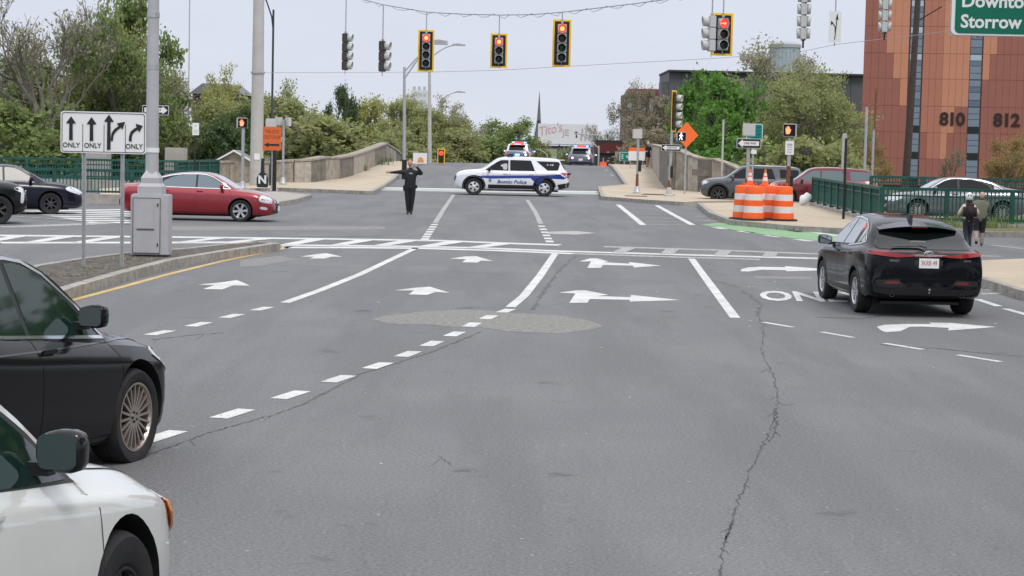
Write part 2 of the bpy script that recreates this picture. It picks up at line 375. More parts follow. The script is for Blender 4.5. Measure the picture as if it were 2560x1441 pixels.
for i in range(5): stripe('hatch_line', [(1588+8*i, 529+8.5*i), (1668+14*i, 531+8*i)], .16+.02*i, WORN, dz=.008)
stripe('lane_line', [(1532, 440), (1515, 425)], .14, WORN)
# crosswalk
def lerp(a, b, t): return a+(b-a)*t
top_line = [(0, 589), (330, 592), (700, 596), (1100, 602), (1280, 609), (1400, 613), (1510, 617), (1800, 626), (2060, 636)]
bot_line = [(0, 607), (330, 607), (640, 606), (700, 613), (1000, 616), (1200, 620), (1390, 628), (1700, 637), (2060, 647)]
stop_line = [(705, 619), (900, 619.5), (1050, 621), (1250, 627), (1435, 634.5), (1700, 643.5), (1900, 649)]
stripe('crosswalk_line', top_line[:6], .7, WHITE); stripe('crosswalk_line', top_line[6:], .6, WORN)
stripe('crosswalk_line', bot_line[:3], .7, WHITE); stripe('crosswalk_line', bot_line[3:], .6, WHITE)
stripe('stop_line', stop_line[:5], .6, WHITE); stripe('stop_line', stop_line[4:], .5, WORN)
def yat(line, x):
    for (x0, y0), (x1, y1) in zip(line, line[1:]):
        if x0 <= x <= x1: return lerp(y0, y1, (x-x0)/(x1-x0))
    return line[-1][1]
for x0 in (700, 822, 930, 1046, 1168): mark('crosswalk_bar', [(x0, yat(bot_line, x0)-1), (x0+40, yat(bot_line, x0+40)-1), (x0+115, yat(top_line, x0+115)+1), (x0+70, yat(top_line, x0+70)+1)], WHITE, .008)
for x0 in (-60, 60, 180, 440, 560): mark('crosswalk_bar', [(x0, yat(bot_line, max(0, x0))-1), (x0+40, yat(bot_line, max(0, x0+40))-1), (x0+130, yat(top_line, max(0, x0+130))+1), (x0+85, yat(top_line, max(0, x0+85))+1)], WHITE, .008)
for x0, sl in ((1530, 25), (1650, 15), (1783, 15), (1905, 8)): mark('crosswalk_bar', [(x0, yat(bot_line, x0)-1), (x0+33, yat(bot_line, x0+33)-1), (x0+33+sl, yat(top_line, x0+33+sl)+1), (x0+sl, yat(top_line, x0+sl)+1)], WORN, .008)
# far-left crosswalk and its ladder
for i in range(7): stripe('crosswalk_bar', [(60+26*i, 529+4.6*i), (330, 524+5.4*i)], .75, WHITE, dz=.008)
stripe('crosswalk_line', [(0, 568), (120, 564), (330, 556)], .7, WORN)
stripe('crosswalk_bar', [(35, 541), (330, 561)], .2, WORN, .012)
# far crosswalk with the bike crossing
stripe('bike_crossing', [(930, 473), (1500, 484)], 4.6, paintmark('bike_crossing_paint', (.42, .47, .42), (.2, .21, .2), .46))
stripe('crosswalk_line', [(930, 469), (1500, 480)], 1.2, WHITE, .008)
stripe('lane_line', [(1180, 412), (1260, 413)], .3, WORN)
# green bike lane
mark('bike_lane', [(1752, 562), (1800, 557), (2000, 575), (2200, 600), (2230, 618), (2090, 608), (1930, 590)], GREENP)
for x, y in ((1800, 571), (1865, 580), (1935, 591), (2010, 601)): dash(x, y, x+70, y+9, 1.0, .3)
for x, y in ((1930, 571), (1990, 579)): dash(x, y, x+70, y+9, .9, .25, WORN)
stripe('lane_line', [(1945, 567), (2080, 588), (2300, 615)], .28, WHITE, .008); stripe('lane_line', [(2010, 569), (2200, 584)], .22, WORN, .008)
stripe('lane_line', [(2478, 613), (2560, 622)], .2, WORN); stripe('lane_line', [(2440, 640), (2500, 641)], .35, WORN)
for q in ([(1735, 541), (1770, 541)], [(1735, 551), (1810, 553)]): stripe('lane_line', q, .22, WORN)
stripe('lane_line', [(2442, 748), (2497, 766)], .14, WHITE); stripe('lane_line', [(2513, 772), (2600, 796)], .14, WHITE)
# arrows
c3 = lambda l: [(600+x/2.844, 560+y/2.844) for x, y in l]
c4 = lambda l: [(1400+x/2.207, 560+y/2.207) for x, y in l]
AR = [[(493.6, 712), (555, 706), (592, 700.5), (626, 714.7), (583, 714), (555, 724), (508, 723), (535, 713.6)],
      c3([(430, 233), (540, 216), (615, 208), (730, 235), (650, 234), (600, 247), (495, 247), (525, 234)]),
      c3([(1490, 248), (1600, 232), (1680, 230), (1800, 265), (1712, 262), (1690, 276), (1578, 273), (1610, 252)]),
      c3([(1100, 473), (1240, 455), (1350, 447), (1490, 490), (1392, 485), (1330, 505), (1197, 502), (1238, 474)]),
      c4([(105, 208), (168, 190), (205, 190), (268, 208), (238, 212), (385, 220), (378, 211), (560, 231), (408, 241), (402, 231), (238, 227), (226, 243), (150, 243), (172, 207)]),
      c4([(-8, 380), (90, 367), (142, 367), (268, 392), (208, 398), (388, 405), (392, 392), (665, 421), (385, 429), (385, 419), (165, 415), (150, 436), (52, 436), (85, 384)]),
      c4([(997, 262), (1000, 250), (1040, 240), (1110, 237), (1245, 240), (1240, 233), (1430, 247), (1500, 256), (1250, 262), (1245, 256), (1110, 253), (1040, 263)]),
      c4([(1748, 568), (1790, 557), (1900, 553), (2050, 553), (2035, 545), (2160, 547), (2408, 569), (2140, 589), (2146, 574), (1990, 567), (1930, 568), (1880, 592), (1800, 598), (1775, 590)])]
for a in AR: mark('lane_arrow', a, WHITE)
b0 = P(1903, 752, .005); b1 = P(2190, 758, .005); vt = P(1896, 727, .005)-b0; ux = b1-b0
Mx = Matrix(((ux.x, vt.x, 0, b0.x), (ux.y, vt.y, 0, b0.y), (0, 0, 1, .007), (0, 0, 0, 1)))
lo = text_mesh('ONLY', 1.0, WHITE, road, Matrix.Identity(4), 'lane_lettering', .0005, .03, align='LEFT')
xs_ = [v.co.x for v in lo.data.vertices]; ys_ = [v.co.y for v in lo.data.vertices]
lo.data.transform(Mx @ Matrix.Diagonal((1/(max(xs_)-min(xs_)), 1/(max(ys_)-min(ys_)), 1, 1)) @ Matrix.Translation((-min(xs_), -min(ys_), 0)))
for q in ([(2455, 724), (2500, 722), (2530, 727), (2490, 731)], [(2450, 733), (2535, 731), (2530, 735), (2455, 737)], [(2545, 729), (2620, 731), (2620, 735), (2550, 734)]): mark('lane_arrow', q, WORN)
# patches, seams and cracks
PATCH = mat('patch_asphalt', (.205, .20, .188), .9, var=.42, vscale=14, bump=.6, bscale=30)
pp = [(925, 798), (960, 790), (1040, 781), (1130, 775), (1200, 776), (1290, 783), (1390, 789), (1470, 801), (1509, 815), (1475, 825), (1400, 834), (1330, 832), (1262, 828), (1200, 818), (1130, 817), (1080, 812), (1000, 811), (965, 808), (945, 803)]
pj = []
for (x0, y0), (x1, y1) in zip(pp, pp[1:]+pp[:1]):
    for t in (0, .25, .5, .75): pj.append((lerp(x0, x1, t)+random.uniform(-3, 3), lerp(y0, y1, t)+random.uniform(-.8, .8)))
o = mark('asphalt_patch', pj, PATCH, .002)
PATCHL = mat('patch_light', (.20, .195, .19), .9, var=.2, vscale=5)
mark('asphalt_patch', [(430, 566), (960, 566), (965, 574), (430, 577)], PATCHL, .002)
mark('asphalt_patch', [(600, 650), (700, 640), (740, 648), (660, 664), (600, 668)], PATCHL, .002)
mark('asphalt_patch', [(1365, 580), (1440, 578), (1490, 583), (1440, 587), (1370, 585)], mat('patch_pale', (.36, .35, .33), .9, var=.3, vscale=6), .002)
mark('asphalt_patch', [(1880, 690), (2030, 692), (2030, 699), (1890, 697)], PATCHL, .002)
mark('asphalt_patch', [(400, 462+130), (960, 590), (960, 592), (400, 596)], mat('patch_dark', (.12, .12, .125), .9), .0025)
CRACK = mat('crack', (.075, .074, .074), .95)
CRACK2 = mat('crack_filled', (.105, .105, .11), .9, var=.3, vscale=10)
def crack(pix, w0, m=CRACK, amp=3.0, sub=14):
    q = []
    for (x0, y0), (x1, y1) in zip(pix, pix[1:]):
        for k in range(sub):
            t = k/sub; q.append((lerp(x0, x1, t)+random.gauss(0, amp), lerp(y0, y1, t)+random.gauss(0, amp*.18)))
    q.append(pix[-1]); stripe('road_crack', q, w0, m, .003, jit=.85)
    if w0 < .03:
        for k in range(3, len(q)-4, 17):
            x, y = q[k]; s = random.choice((-1, 1)); stripe('road_crack', [(x, y), (x+s*random.uniform(4, 9), y+random.uniform(2, 7)), (x+s*random.uniform(10, 26), y+random.uniform(6, 18))], w0*.45, m, .003, jit=.6)
crack([(1895, 790), (1910, 830), (1903, 880), (1935, 940), (1945, 1000), (1935, 1050), (1915, 1100), (1880, 1170), (1845, 1250), (1825, 1320), (1805, 1380), (1800, 1460)], .009)
crack([(1937, 1020), (1942, 1060), (1925, 1105)], .012); crack([(1828, 1310), (1812, 1350)], .010)
crack([(350, 1142), (440, 1112), (520, 1083), (600, 1060), (690, 1035), (760, 1010)], .011)
crack([(760, 1010), (900, 935), (1000, 905), (1080, 880), (1200, 830)], .03, CRACK2, 2)
crack([(1330, 775), (1360, 730), (1395, 680), (1440, 640)], .05, CRACK2, 2)
crack([(690, 662), (1000, 672), (1400, 690), (1720, 706), (2040, 716)], .035, mat('seam', (.27, .27, .265), .9), 1, 4)
crack([(1100, 1140), (1130, 1165)], .006, CRACK2); crack([(380, 850), (470, 838), (560, 832)], .02, CRACK2); crack([(2200, 862), (2350, 872), (2560, 892)], .04, CRACK2)
crack([(2040, 793), (2150, 797), (2200, 790)], .07, CRACK2); crack([(1740, 690), (1850, 720), (1900, 760), (1895, 790)], .03, CRACK2)
for i in range(42):
    x, y = random.uniform(900, 2500), random.uniform(700, 1430); s = random.uniform(1.5, 5)
    if i % 3 == 0: x, y = random.gauss(1900, 60), random.uniform(650, 820)
    mark('paint_chip', [(x-s, y), (x, y-s*.25), (x+s*1.2, y), (x, y+s*.3)], WORN, .003)
# ---------------------------------------------------------------- vehicles
def interp(pts, x):
    if x <= pts[0][0]: return pts[0][1]
    if x >= pts[-1][0]: return pts[-1][1]
    n = len(pts)
    for i in range(n-1):
        x0, y0 = pts[i]; x1, y1 = pts[i+1]
        if x0 <= x <= x1:
            h = x1-x0; d = (y1-y0)/h
            def slope(j):
                if j <= 0 or j >= n-1:
                    a, b = (0, 1) if j <= 0 else (n-2, n-1); return (pts[b][1]-pts[a][1])/(pts[b][0]-pts[a][0])
                d0 = (pts[j][1]-pts[j-1][1])/(pts[j][0]-pts[j-1][0]); d1 = (pts[j+1][1]-pts[j][1])/(pts[j+1][0]-pts[j][0])
                return 0 if d0*d1 <= 0 else 2*d0*d1/(d0+d1)
            m0, m1 = slope(i), slope(i+1); t = (x-x0)/h; t2, t3 = t*t, t*t*t
            return (2*t3-3*t2+1)*y0+(t3-2*t2+t)*h*m0+(-2*t3+3*t2)*y1+(t3-t2)*h*m1
def body_mesh(S):
    L2 = S['L']/2
    n = 74; xs = sorted(set([-L2+S['L']*(0.5-0.5*math.cos(math.pi*i/(n-1))) for i in range(n)]+[x for x, _ in S['top']]))
    xs = [xs[0]]+[b for a, b in zip(xs, xs[1:]) if b-a > .004]
    secs = []
    for x in xs:
        T = interp(S['top'], x); b = interp(S['bot'], x); s = min(interp(S['belt'], x), T-.012); hw = interp(S['hw'], x); lean = S.get('lean', .42)
        sec = [(0, b), (hw*.82, b)]
        cr = S.get('crease')
        for u, p in (((.05, .93), (.13, .965), (.25, .985), (.4, .998), (.55, 1.), (.68, .998), (.80, .992), (.845, .985), (.92, .945), (1, .895)) if cr else ((.05, .93), (.13, .965), (.25, .985), (.4, .998), (.55, 1.), (.68, .995), (.8, .982), (.88, .975), (.95, .962), (1, .93))):
            sec.append((hw*p, b+(s-b)*u))
        crown = min(.055, (T-s)*.6); zr = T-crown
        gh = sstep((T-s-.10)/.25)
        ys0 = hw*(.895 if cr else .93)-.012
        for v in (.02, .2, .4, .6, .8, .92, 1):
            z = s+(zr-s)*v; sec.append((ys0-lean*(z-s)-.10*(1-gh)*v, z+.004))
        yr = sec[-1][0]
        for a in (20, 40, 60, 76, 90):
            ca, sa = math.cos(R(a)), math.sin(R(a)); sec.append((yr*ca**.75 if a < 90 else 0, zr+.004+(crown-.004)*sa**1.1))
        # plan curvature of nose, tail and screens
        end = sstep((abs(x)/L2-.72)/.28); k = S.get('plan', .16)*end+ .07*gh*sstep((abs(x)-.5)/.6)
        secs.append([(x-math.copysign(1, x)*k*y*y, y, z) for y, z in sec])
    m = len(secs[0]); vs = []; idx = []
    for sec in secs:
        row = []
        for i, p in enumerate(sec): vs.append(p); row.append(len(vs)-1)
        neg = []
        for i, p in enumerate(sec):
            if i == 0 or i == m-1: neg.append(row[i])
            else: vs.append((p[0], -p[1], p[2])); neg.append(len(vs)-1)
        idx.append(row+list(reversed(neg[1:-1])))
    K = len(idx[0]); fs = []
    for a, b in zip(idx, idx[1:]):
        for i in range(K): fs.append((a[i], a[(i+1) % K], b[(i+1) % K], b[i]))
    for row, rev in ((idx[0], True), (idx[-1], False)):
        c = len(vs); x = sum(vs[i][0] for i in row)/K; vs.append((vs[row[0]][0], 0, .5*(secs[0][0][2]+secs[0][-1][2]) if rev else .5*(secs[-1][0][2]+secs[-1][-1][2])))
        for i in range(K): fs.append((row[i], row[(i+1) % K], c) if not rev else (row[(i+1) % K], row[i], c))
    nf = S.get('nose', 1)
    vs = [(1.8+(v[0]-1.8)*nf, v[1], v[2]) if v[0] > 1.8 else tuple(v) for v in vs]
    me = bpy.data.meshes.new('body'); me.from_pydata(vs, [], fs)
    bm = bmesh.new(); bm.from_mesh(me); bmesh.ops.remove_doubles(bm, verts=bm.verts, dist=.0005); bmesh.ops.recalc_face_normals(bm, faces=bm.faces)
    bm.to_mesh(me); bvh = BVHTree.FromBMesh(bm); bm.free(); return me, bvh
AXV = {'R': Vector((0, 1, 0)), 'L': Vector((0, -1, 0)), 'F': Vector((-1, 0, 0)), 'B': Vector((1, 0, 0)), 'T': Vector((0, 0, -1))}
# 'R' = the car's right side (-Y), 'L' left side (+Y), F front, B back, T top
def lift(side, u, v):
    return Vector((u, -3, v)) if side == 'R' else Vector((u, 3, v)) if side == 'L' else Vector((5, u, v)) if side == 'F' else Vector((-5, u, v)) if side == 'B' else Vector((u, v, 4))
def decal(bvh, outline, side, off=.004, thick=.010, grid=.07):
    bm = bmesh.new(); vs = [bm.verts.new((u, v, 0)) for u, v in outline]; bm.faces.new(vs)
    us = [p[0] for p in outline]; vv = [p[1] for p in outline]
    for lo, hi, no, ax in ((min(us), max(us), (1, 0, 0), 0), (min(vv), max(vv), (0, 1, 0), 1)):
        k = max(1, int((hi-lo)/grid))
        for i in range(1, k):
            c = [0, 0, 0]; c[ax] = lo+(hi-lo)*i/k
            bmesh.ops.bisect_plane(bm, geom=bm.verts[:]+bm.edges[:]+bm.faces[:], plane_co=c, plane_no=no)
    d = AXV[side]; front = []
    for v in bm.verts:
        hit, nrm, _, _ = bvh.ray_cast(lift(side, v.co.x, v.co.y), d)
        if hit is None:
            near = bvh.find_nearest(lift(side, v.co.x, v.co.y)); hit, nrm = near[0], near[1]
            if hit is None: hit = Vector((v.co.x, 0, v.co.y)); nrm = -d
        if nrm.dot(d) > 0: nrm = -nrm
        nn = (nrm*.6-d*.4).normalized()
        v.co = hit+nn*off; front.append(nn)
    faces = bm.faces[:]
    if thick:
        r = bmesh.ops.extrude_face_region(bm, geom=faces)
        for g in r['geom']:
            if isinstance(g, bmesh.types.BMVert): g.co += d*0 
        top = [g for g in r['geom'] if isinstance(g, bmesh.types.BMVert)]; ts = set(top)
        for v in bm.verts:
            if v not in ts: v.co += d*thick
    bmesh.ops.recalc_face_normals(bm, faces=bm.faces); me = bpy.data.meshes.new('d'); bm.to_mesh(me); bm.free(); return me
def on(car, name, outline, side, m, off=.004, thick=.010, label=None, smooth=True, parent=None, grid=.07):
    me = decal(car['bvh'], outline, side, off, thick, grid); me.name = name; me.materials.append(m)
    if smooth: me.polygons.foreach_set('use_smooth', [True]*len(me.polygons)); me.set_sharp_from_angle(angle=R(40))
    return linkobj(name, me, parent or car['root'], label)
def both(car, name, outline, m, **k):
    r = [on(car, name, outline, 'R', m, **k)]
    r.append(on(car, name, outline, 'L', m, **k)); return r
def seam(car, pts, side, wdt=.007, m=None, name='panel_gap', off=.0025):
    q = []
    for (a, b), (c, d) in zip(pts, pts[1:]):
        n = max(1, int(math.hypot(c-a, d-b)/.06)); q += [(a+(c-a)*i/n, b+(d-b)*i/n) for i in range(n)]
    q.append(pts[-1]); vs = []; dd = AXV[side]
    for i, p in enumerate(q):
        a = q[max(i-1, 0)]; b = q[min(i+1, len(q)-1)]; tx, ty = b[0]-a[0], b[1]-a[1]; l = math.hypot(tx, ty) or 1; nx, ny = -ty/l*wdt/2, tx/l*wdt/2
        for s in (1, -1):
            h = car['bvh'].ray_cast(lift(side, p[0]+nx*s, p[1]+ny*s), dd)
            if h[0] is None: h = car['bvh'].find_nearest(lift(side, p[0], p[1]))
            nn = h[1] if h[1].dot(dd) < 0 else -h[1]
            vs.append(h[0]+nn*off)
    return vs, [(2*i, 2*i+1, 2*i+3, 2*i+2) for i in range(len(q)-1)]
def seams(car, lists, side, wdt=.007, m=None, name='panel_gap', off=.0025):
    mb = MB()
    for l in lists: mb.add(*seam(car, l, side, wdt, off=off))
    return linkobj(name, mb.mesh(name, m or DARK), car['root'])
def smooth_loop(pts, it=2, closed=True):
    for _ in range(it):
        q = []; n = len(pts)
        for i in range(n if closed else n-1):
            a, b = pts[i], pts[(i+1) % n]
            q += [(a[0]*.75+b[0]*.25, a[1]*.75+b[1]*.25), (a[0]*.25+b[0]*.75, a[1]*.25+b[1]*.75)]
        pts = q
    return pts
WCACHE = {}
def wheel_meshes(r, wd, rim_r, style, mrim, mback):
    key = (r, wd, rim_r, style, mrim.name)
    if key in WCACHE: return WCACHE[key]
    T = Matrix.Rotation(R(-90), 4, 'X')            # axis: local z -> +y (outer face towards +y)
    h = wd/2; sh = [(rim_r, -h*.8), (rim_r+.02, -h*.98), (r*.93, -h), (r-.012, -h*.86), (r, -h*.6), (r, -h*.2), (r-.006, -h*.18), (r-.006, -h*.12), (r, -h*.1), (r, h*.1), (r-.006, h*.12), (r-.006, h*.18), (r, h*.2), (r, h*.6), (r-.012, h*.86), (r*.93, h), (rim_r+.02, h*.98), (rim_r, h*.8), (rim_r-.01, h*.5), (rim_r-.01, -h*.5)]
    t = MB(); t.lathe(sh+[sh[0]], 40, 0, T, cap=False); tyre = t.mesh('tyre', RUBBER, True, 50)
    q = MB()
    q.lathe([(rim_r+.004, h*.80), (rim_r+.002, h*.9), (rim_r-.012, h*.9), (rim_r-.022, h*.72), (rim_r-.03, h*.2)], 40, 0, T, cap=False)
    q.lathe([(0.0, h*.15), (rim_r-.02, h*.15)], 40, 1, T, cap=False)
    q.lathe([(rim_r-.03, h*.2), (rim_r-.03, -h*.3)], 40, 1, T, cap=False)
    hub = .055 if style[0] > 9 else .07
    q.lathe([(0.001, h*.80), (hub*.5, h*.80), (hub, h*.70), (hub+.01, h*.2)], 20, 0, T, cap=False)
    n, w0, w1, twin = style
    for k in range(n):
        a = 2*math.pi*k/n
        for off in ((-twin, twin) if twin else (0,)):
            p0 = Vector((hub*.6*math.cos(a), hub*.6*math.sin(a), 0)); a1 = a+off; p1 = Vector(((rim_r-.008)*math.cos(a1), (rim_r-.008)*math.sin(a1), 0))
            u = (p1-p0).normalized(); nr = Vector((-u.y, u.x, 0)); z0, z1 = h*.76, h*.84
            vs = [p0-nr*w0/2+Vector((0, 0, z0)), p0+nr*w0/2+Vector((0, 0, z0)), p1+nr*w1/2+Vector((0, 0, z1)), p1-nr*w1/2+Vector((0, 0, z1))]
            vs += [v-Vector((0, 0, .035)) for v in vs]
            q.add([T @ v for v in vs], [(0, 1, 2, 3), (7, 6, 5, 4), (0, 4, 5, 1), (1, 5, 6, 2), (2, 6, 7, 3), (3, 7, 4, 0)], 0)
    for k in range(5):
        a = 2*math.pi*(k+.5)/5; q.lathe([(.001, h*.83), (.009, h*.83), (.009, h*.6)], 8, 1, T @ Matrix.Translation((hub*.62*math.cos(a), hub*.62*math.sin(a), 0)), cap=False)
    rim = q.mesh('rim', [mrim, mback], False)
    if style[0] <= 0: pass
    WCACHE[key] = (tyre, rim); return WCACHE[key]
def slotted_rim(r, wd, rim_r, mrim, mback):        # steel wheel cover with five round slots
    key = ('slot', r)
    if key in WCACHE: return WCACHE[key]
    tyre = wheel_meshes(r, wd, rim_r, (5, .1, .1, 0), mrim, mback)[0]
    T = Matrix.Rotation(R(-90), 4, 'X'); h = wd/2; q = MB()
    q.lathe([(rim_r+.004, h*.8), (rim_r-.01, h*.92), (rim_r-.02, h*.82), (rim_r*.55, h*.98), (.07, h*.98), (.05, h*1.08), (.001, h*1.1)], 36, 0, T, cap=False)
    for k in range(5):
        a = 2*math.pi*(k+.25)/5; c = Vector((rim_r*.62*math.cos(a), rim_r*.62*math.sin(a), h*.99)); ra = Vector((math.cos(a), math.sin(a), 0)); ta = Vector((-ra.y, ra.x, 0)); ring = []
        for j in range(14):
            b = 2*math.pi*j/14; ring.append(T @ (c+ra*(.062*math.cos(b))+ta*(.040*math.sin(b)*(1+.35*math.cos(b)))+Vector((0, 0, -.10*h*.0))))
        q.add(ring, [tuple(range(14))], 1); q.add([p+Vector((0, -.006, 0)) for p in ring], [tuple(range(14))], 1)
    rim = q.mesh('rim', [mrim, mback], True, 30); WCACHE[key] = (tyre, rim); return WCACHE[key]
def make_car(name, label, cat, S, paint, group=None):
    root = thing(name, label, cat, group=group); me, bvh = body_mesh(S); car = dict(root=root, bvh=bvh, S=S)
    bo = linkobj('body', me, root); me.materials.append(paint); me.materials.append(DARK)
    rw = S['rw']; cut = MB(); T = Matrix.Rotation(R(90), 4, 'X')
    for ax in (S['wb']/2+S.get('ox', 0), -S['wb']/2+S.get('ox', 0)):
        for sy in (1, -1):
            hwx = interp(S['hw'], ax)
            cut.lathe([(rw+.05, -.17), (rw+.05, .25)], 36, 0, Matrix.Translation((ax, sy*(hwx-.09), rw+.02)) @ T @ (Matrix.Identity(4) if sy < 0 else Matrix.Rotation(R(180), 4, 'X')))
    cm = cut.mesh('cut', DARK); co = bpy.data.objects.new('cut', cm); C.objects.link(co)
    md = bo.modifiers.new('b', 'BOOLEAN'); md.object = co; md.solver = 'EXACT'; md.operation = 'DIFFERENCE'
    try: md.material_mode = 'TRANSFER'
    except Exception: pass
    bpy.context.view_layer.update(); dg = bpy.context.evaluated_depsgraph_get()
    nm = bpy.data.meshes.new_from_object(bo.evaluated_get(dg)); bo.modifiers.clear(); bo.data = nm; nm.name = 'body'; bpy.data.objects.remove(co)
    nm.polygons.foreach_set('use_smooth', [True]*len(nm.polygons)); nm.set_sharp_from_angle(angle=R(S.get('sharp', 32)))
    # wheels
    tyre, rim = slotted_rim(rw, S['ww'], S['rim'], S['mrim'], DARK) if S['style'] == 'slot' else wheel_meshes(rw, S['ww'], S['rim'], S['style'], S['mrim'], S.get('mback', DARK))
    for ax, st in ((S['wb']/2+S.get('ox', 0), S.get('steer', 0)), (-S['wb']/2+S.get('ox', 0), 0)):
        for sy in (1, -1):
            t = linkobj('wheel', tyre, root); t.location = (ax, sy*(interp(S['hw'], ax)-S['ww']/2-.018), rw); t.rotation_euler = (0, 0, (0 if sy > 0 else math.pi)+R(st))
            r_ = linkobj('rim', rim, t); r_.rotation_euler = (0, random.uniform(0, 1), 0)
    # dark underbody closing the view beneath
    ub = MB(); ub.box((0, 0, interp(S['bot'], 0)-.012), (S['L']*.8, interp(S['hw'], 0)*1.35, .05)); ub.build('underbody', BLACK, root)
    return car
def mirror(car, x, z, m, sy, size=(.13, .21, .15), glassm=None, arm=True):
    hw = abs(car['bvh'].ray_cast(lift('R' if sy < 0 else 'L', x, z-.08), AXV['R' if sy < 0 else 'L'])[0].y) if car['bvh'].ray_cast(lift('R', x, z-.08), AXV['R'])[0] else .85
    bm = bmesh.new(); bmesh.ops.create_cube(bm, size=1)
    bmesh.ops.subdivide_edges(bm, edges=bm.edges[:], cuts=3, use_grid_fill=True)
    for v in bm.verts:
        p = v.co*2; l = max(abs(p.x), abs(p.y), abs(p.z)); q = p.normalized()*1.12 if False else p
        rr = (abs(p.x)**4+abs(p.y)**4+abs(p.z)**4)**.25; q = p/rr if rr else p
        taper = 1-.25*max(0, -q.y*sy)
        v.co = Vector((q.x*size[0]/2 if q.x > 0 else q.x*size[0]/2*.55, q.y*size[1]/2, q.z*size[2]/2*taper))
    me = bpy.data.meshes.new('mirror'); bm.to_mesh(me); bm.free(); me.materials.append(m); me.polygons.foreach_set('use_smooth', [True]*len(me.polygons))
    o = linkobj('mirror', me, car['root']); o.location = (x, sy*(hw+size[1]*.60), z); 
    g = MB(); g.prism([(a*.82, b*.80) for a, b in rrect(size[1], size[2], .04)], 'x', -size[0]*.285, -size[0]*.26); g.build('mirror_glass', glassm or mat('mirror_glass', (.5, .55, .55), .03, 1.), o)
    if arm:
        a = MB(); a.box((0, -sy*size[1]*.55, -size[2]*.42), (.07, size[1]*.7, .05)); a.build('mirror_arm', BLACK, o)
    return o
def handle(car, x, z, m, side, l=.2):
    h = car['bvh'].ray_cast(lift(side, x, z), AXV[side]); y = h[0].y
    b = MB(); s = -1 if side == 'R' else 1; b.box((x, y+s*.022, z), (l, .02, .032)); me = bevelled(b.mesh('door_handle', m), .008, 2); return linkobj('door_handle', me, car['root'])
def plate(car, side, z, txt, w=.31, h=.16, y=0, red=True):
    hit = car['bvh'].ray_cast(lift(side, y, z), AXV[side])[0]; s = 1 if side == 'F' else -1; x = hit.x+s*.014
    o = MB().box((x, y, z), (.012, w, h)).build('license_plate', WHITEP, car['root'])
    T = Matrix.Translation((x+s*.008, y, z)) @ Matrix.Rotation(R(90 if s > 0 else -90), 4, 'Z') @ Matrix.Rotation(R(90), 4, 'X')
    if txt: text_mesh(txt, h*.72, mat('plate_red', (.38, .10, .10), .5) if red else BLACK, o, T, 'plate_lettering', .001, .0, sx=.62)
    return o
def place_car(car, X, Y, heading, s=1.0, z=None):     # heading: degrees right of +Y
    r = car['root']; r.location = (X, Y, G(Y) if z is None else z); r.rotation_euler = (0, 0, R(90-heading)); r.scale = (s, s, s); return r
def place_by_wheel(car, wx, wy, px, dist, heading, s=1.0):   # local wheel (wx,wy) stands under pixel column px at distance
    # solve ground point: row from distance
    X = A(px, 500, dist).x; a = R(90-heading); ox = (wx*math.cos(a)-wy*math.sin(a))*s; oy = (wx*math.sin(a)+wy*math.cos(a))*s
    return place_car(car, X-ox, dist-oy, heading, s)
def paintm(name, col, metal=.3, rough=.28): return mat(name, col, rough, metal, coat=1., var=.04, vscale=2)

SEDAN = dict(L=4.86, wb=2.83, rw=.335, ww=.235, rim=.235, style=(10, .030, .018, .13), mrim=ALLOY, ox=-.02,
  top=[(-2.43, .66), (-2.41, .86), (-2.36, 1.02), (-2.2, 1.09), (-1.85, 1.12), (-1.55, 1.18), (-1.1, 1.345), (-.6, 1.445), (-.1, 1.475), (.25, 1.465), (.55, 1.40), (.9, 1.22), (1.2, 1.045), (1.35, .985), (1.7, .94), (2.0, .875), (2.22, .79), (2.36, .69), (2.42, .58), (2.43, .52)],
  belt=[(-2.43, .6), (-2.35, .93), (-1.9, 1.01), (-1, 1.0), (0, .965), (1.2, .93), (1.7, .89), (2.1, .80), (2.36, .64), (2.43, .5)],
  bot=[(-2.43, .40), (-2.36, .30), (-2.1, .24), (-1.8, .20), (1.8, .18), (2.2, .19), (2.38, .24), (2.43, .32)],
  hw=[(-2.43, .62), (-2.38, .74), (-2.25, .84), (-1.8, .905), (-1.2, .925), (0, .925), (1.3, .925), (1.8, .90), (2.15, .83), (2.33, .72), (2.43, .56)], plan=.2, lean=.46, crease=True, sharp=24)
SUV = dict(L=5.0, wb=3.03, rw=.385, ww=.255, rim=.235, style='slot', mrim=mat('steel_wheel', (.62, .63, .66), .35, .4), ox=.13,
  top=[(-2.5, .70), (-2.48, .92), (-2.44, 1.08), (-2.36, 1.20), (-2.2, 1.46), (-2.08, 1.66), (-1.9, 1.72), (-1.2, 1.765), (-.3, 1.79), (.3, 1.77), (.62, 1.70), (.95, 1.48), (1.3, 1.235), (1.45, 1.19), (1.9, 1.15), (2.2, 1.09), (2.38, 1.0), (2.46, .86), (2.5, .70)],
  belt=[(-2.5, .64), (-2.42, 1.0), (-2.0, 1.12), (-.5, 1.10), (1.2, 1.09), (1.7, 1.06), (2.1, 1.0), (2.4, .86), (2.5, .64)],
  bot=[(-2.5, .46), (-2.4, .36), (-2.1, .30), (-1.8, .26), (1.8, .24), (2.2, .26), (2.42, .34), (2.5, .44)],
  hw=[(-2.5, .74), (-2.42, .88), (-2.2, .95), (-1.5, .985), (0, 1.0), (1.5, .985), (2.0, .95), (2.3, .86), (2.44, .74), (2.5, .62)], plan=.13, lean=.34)
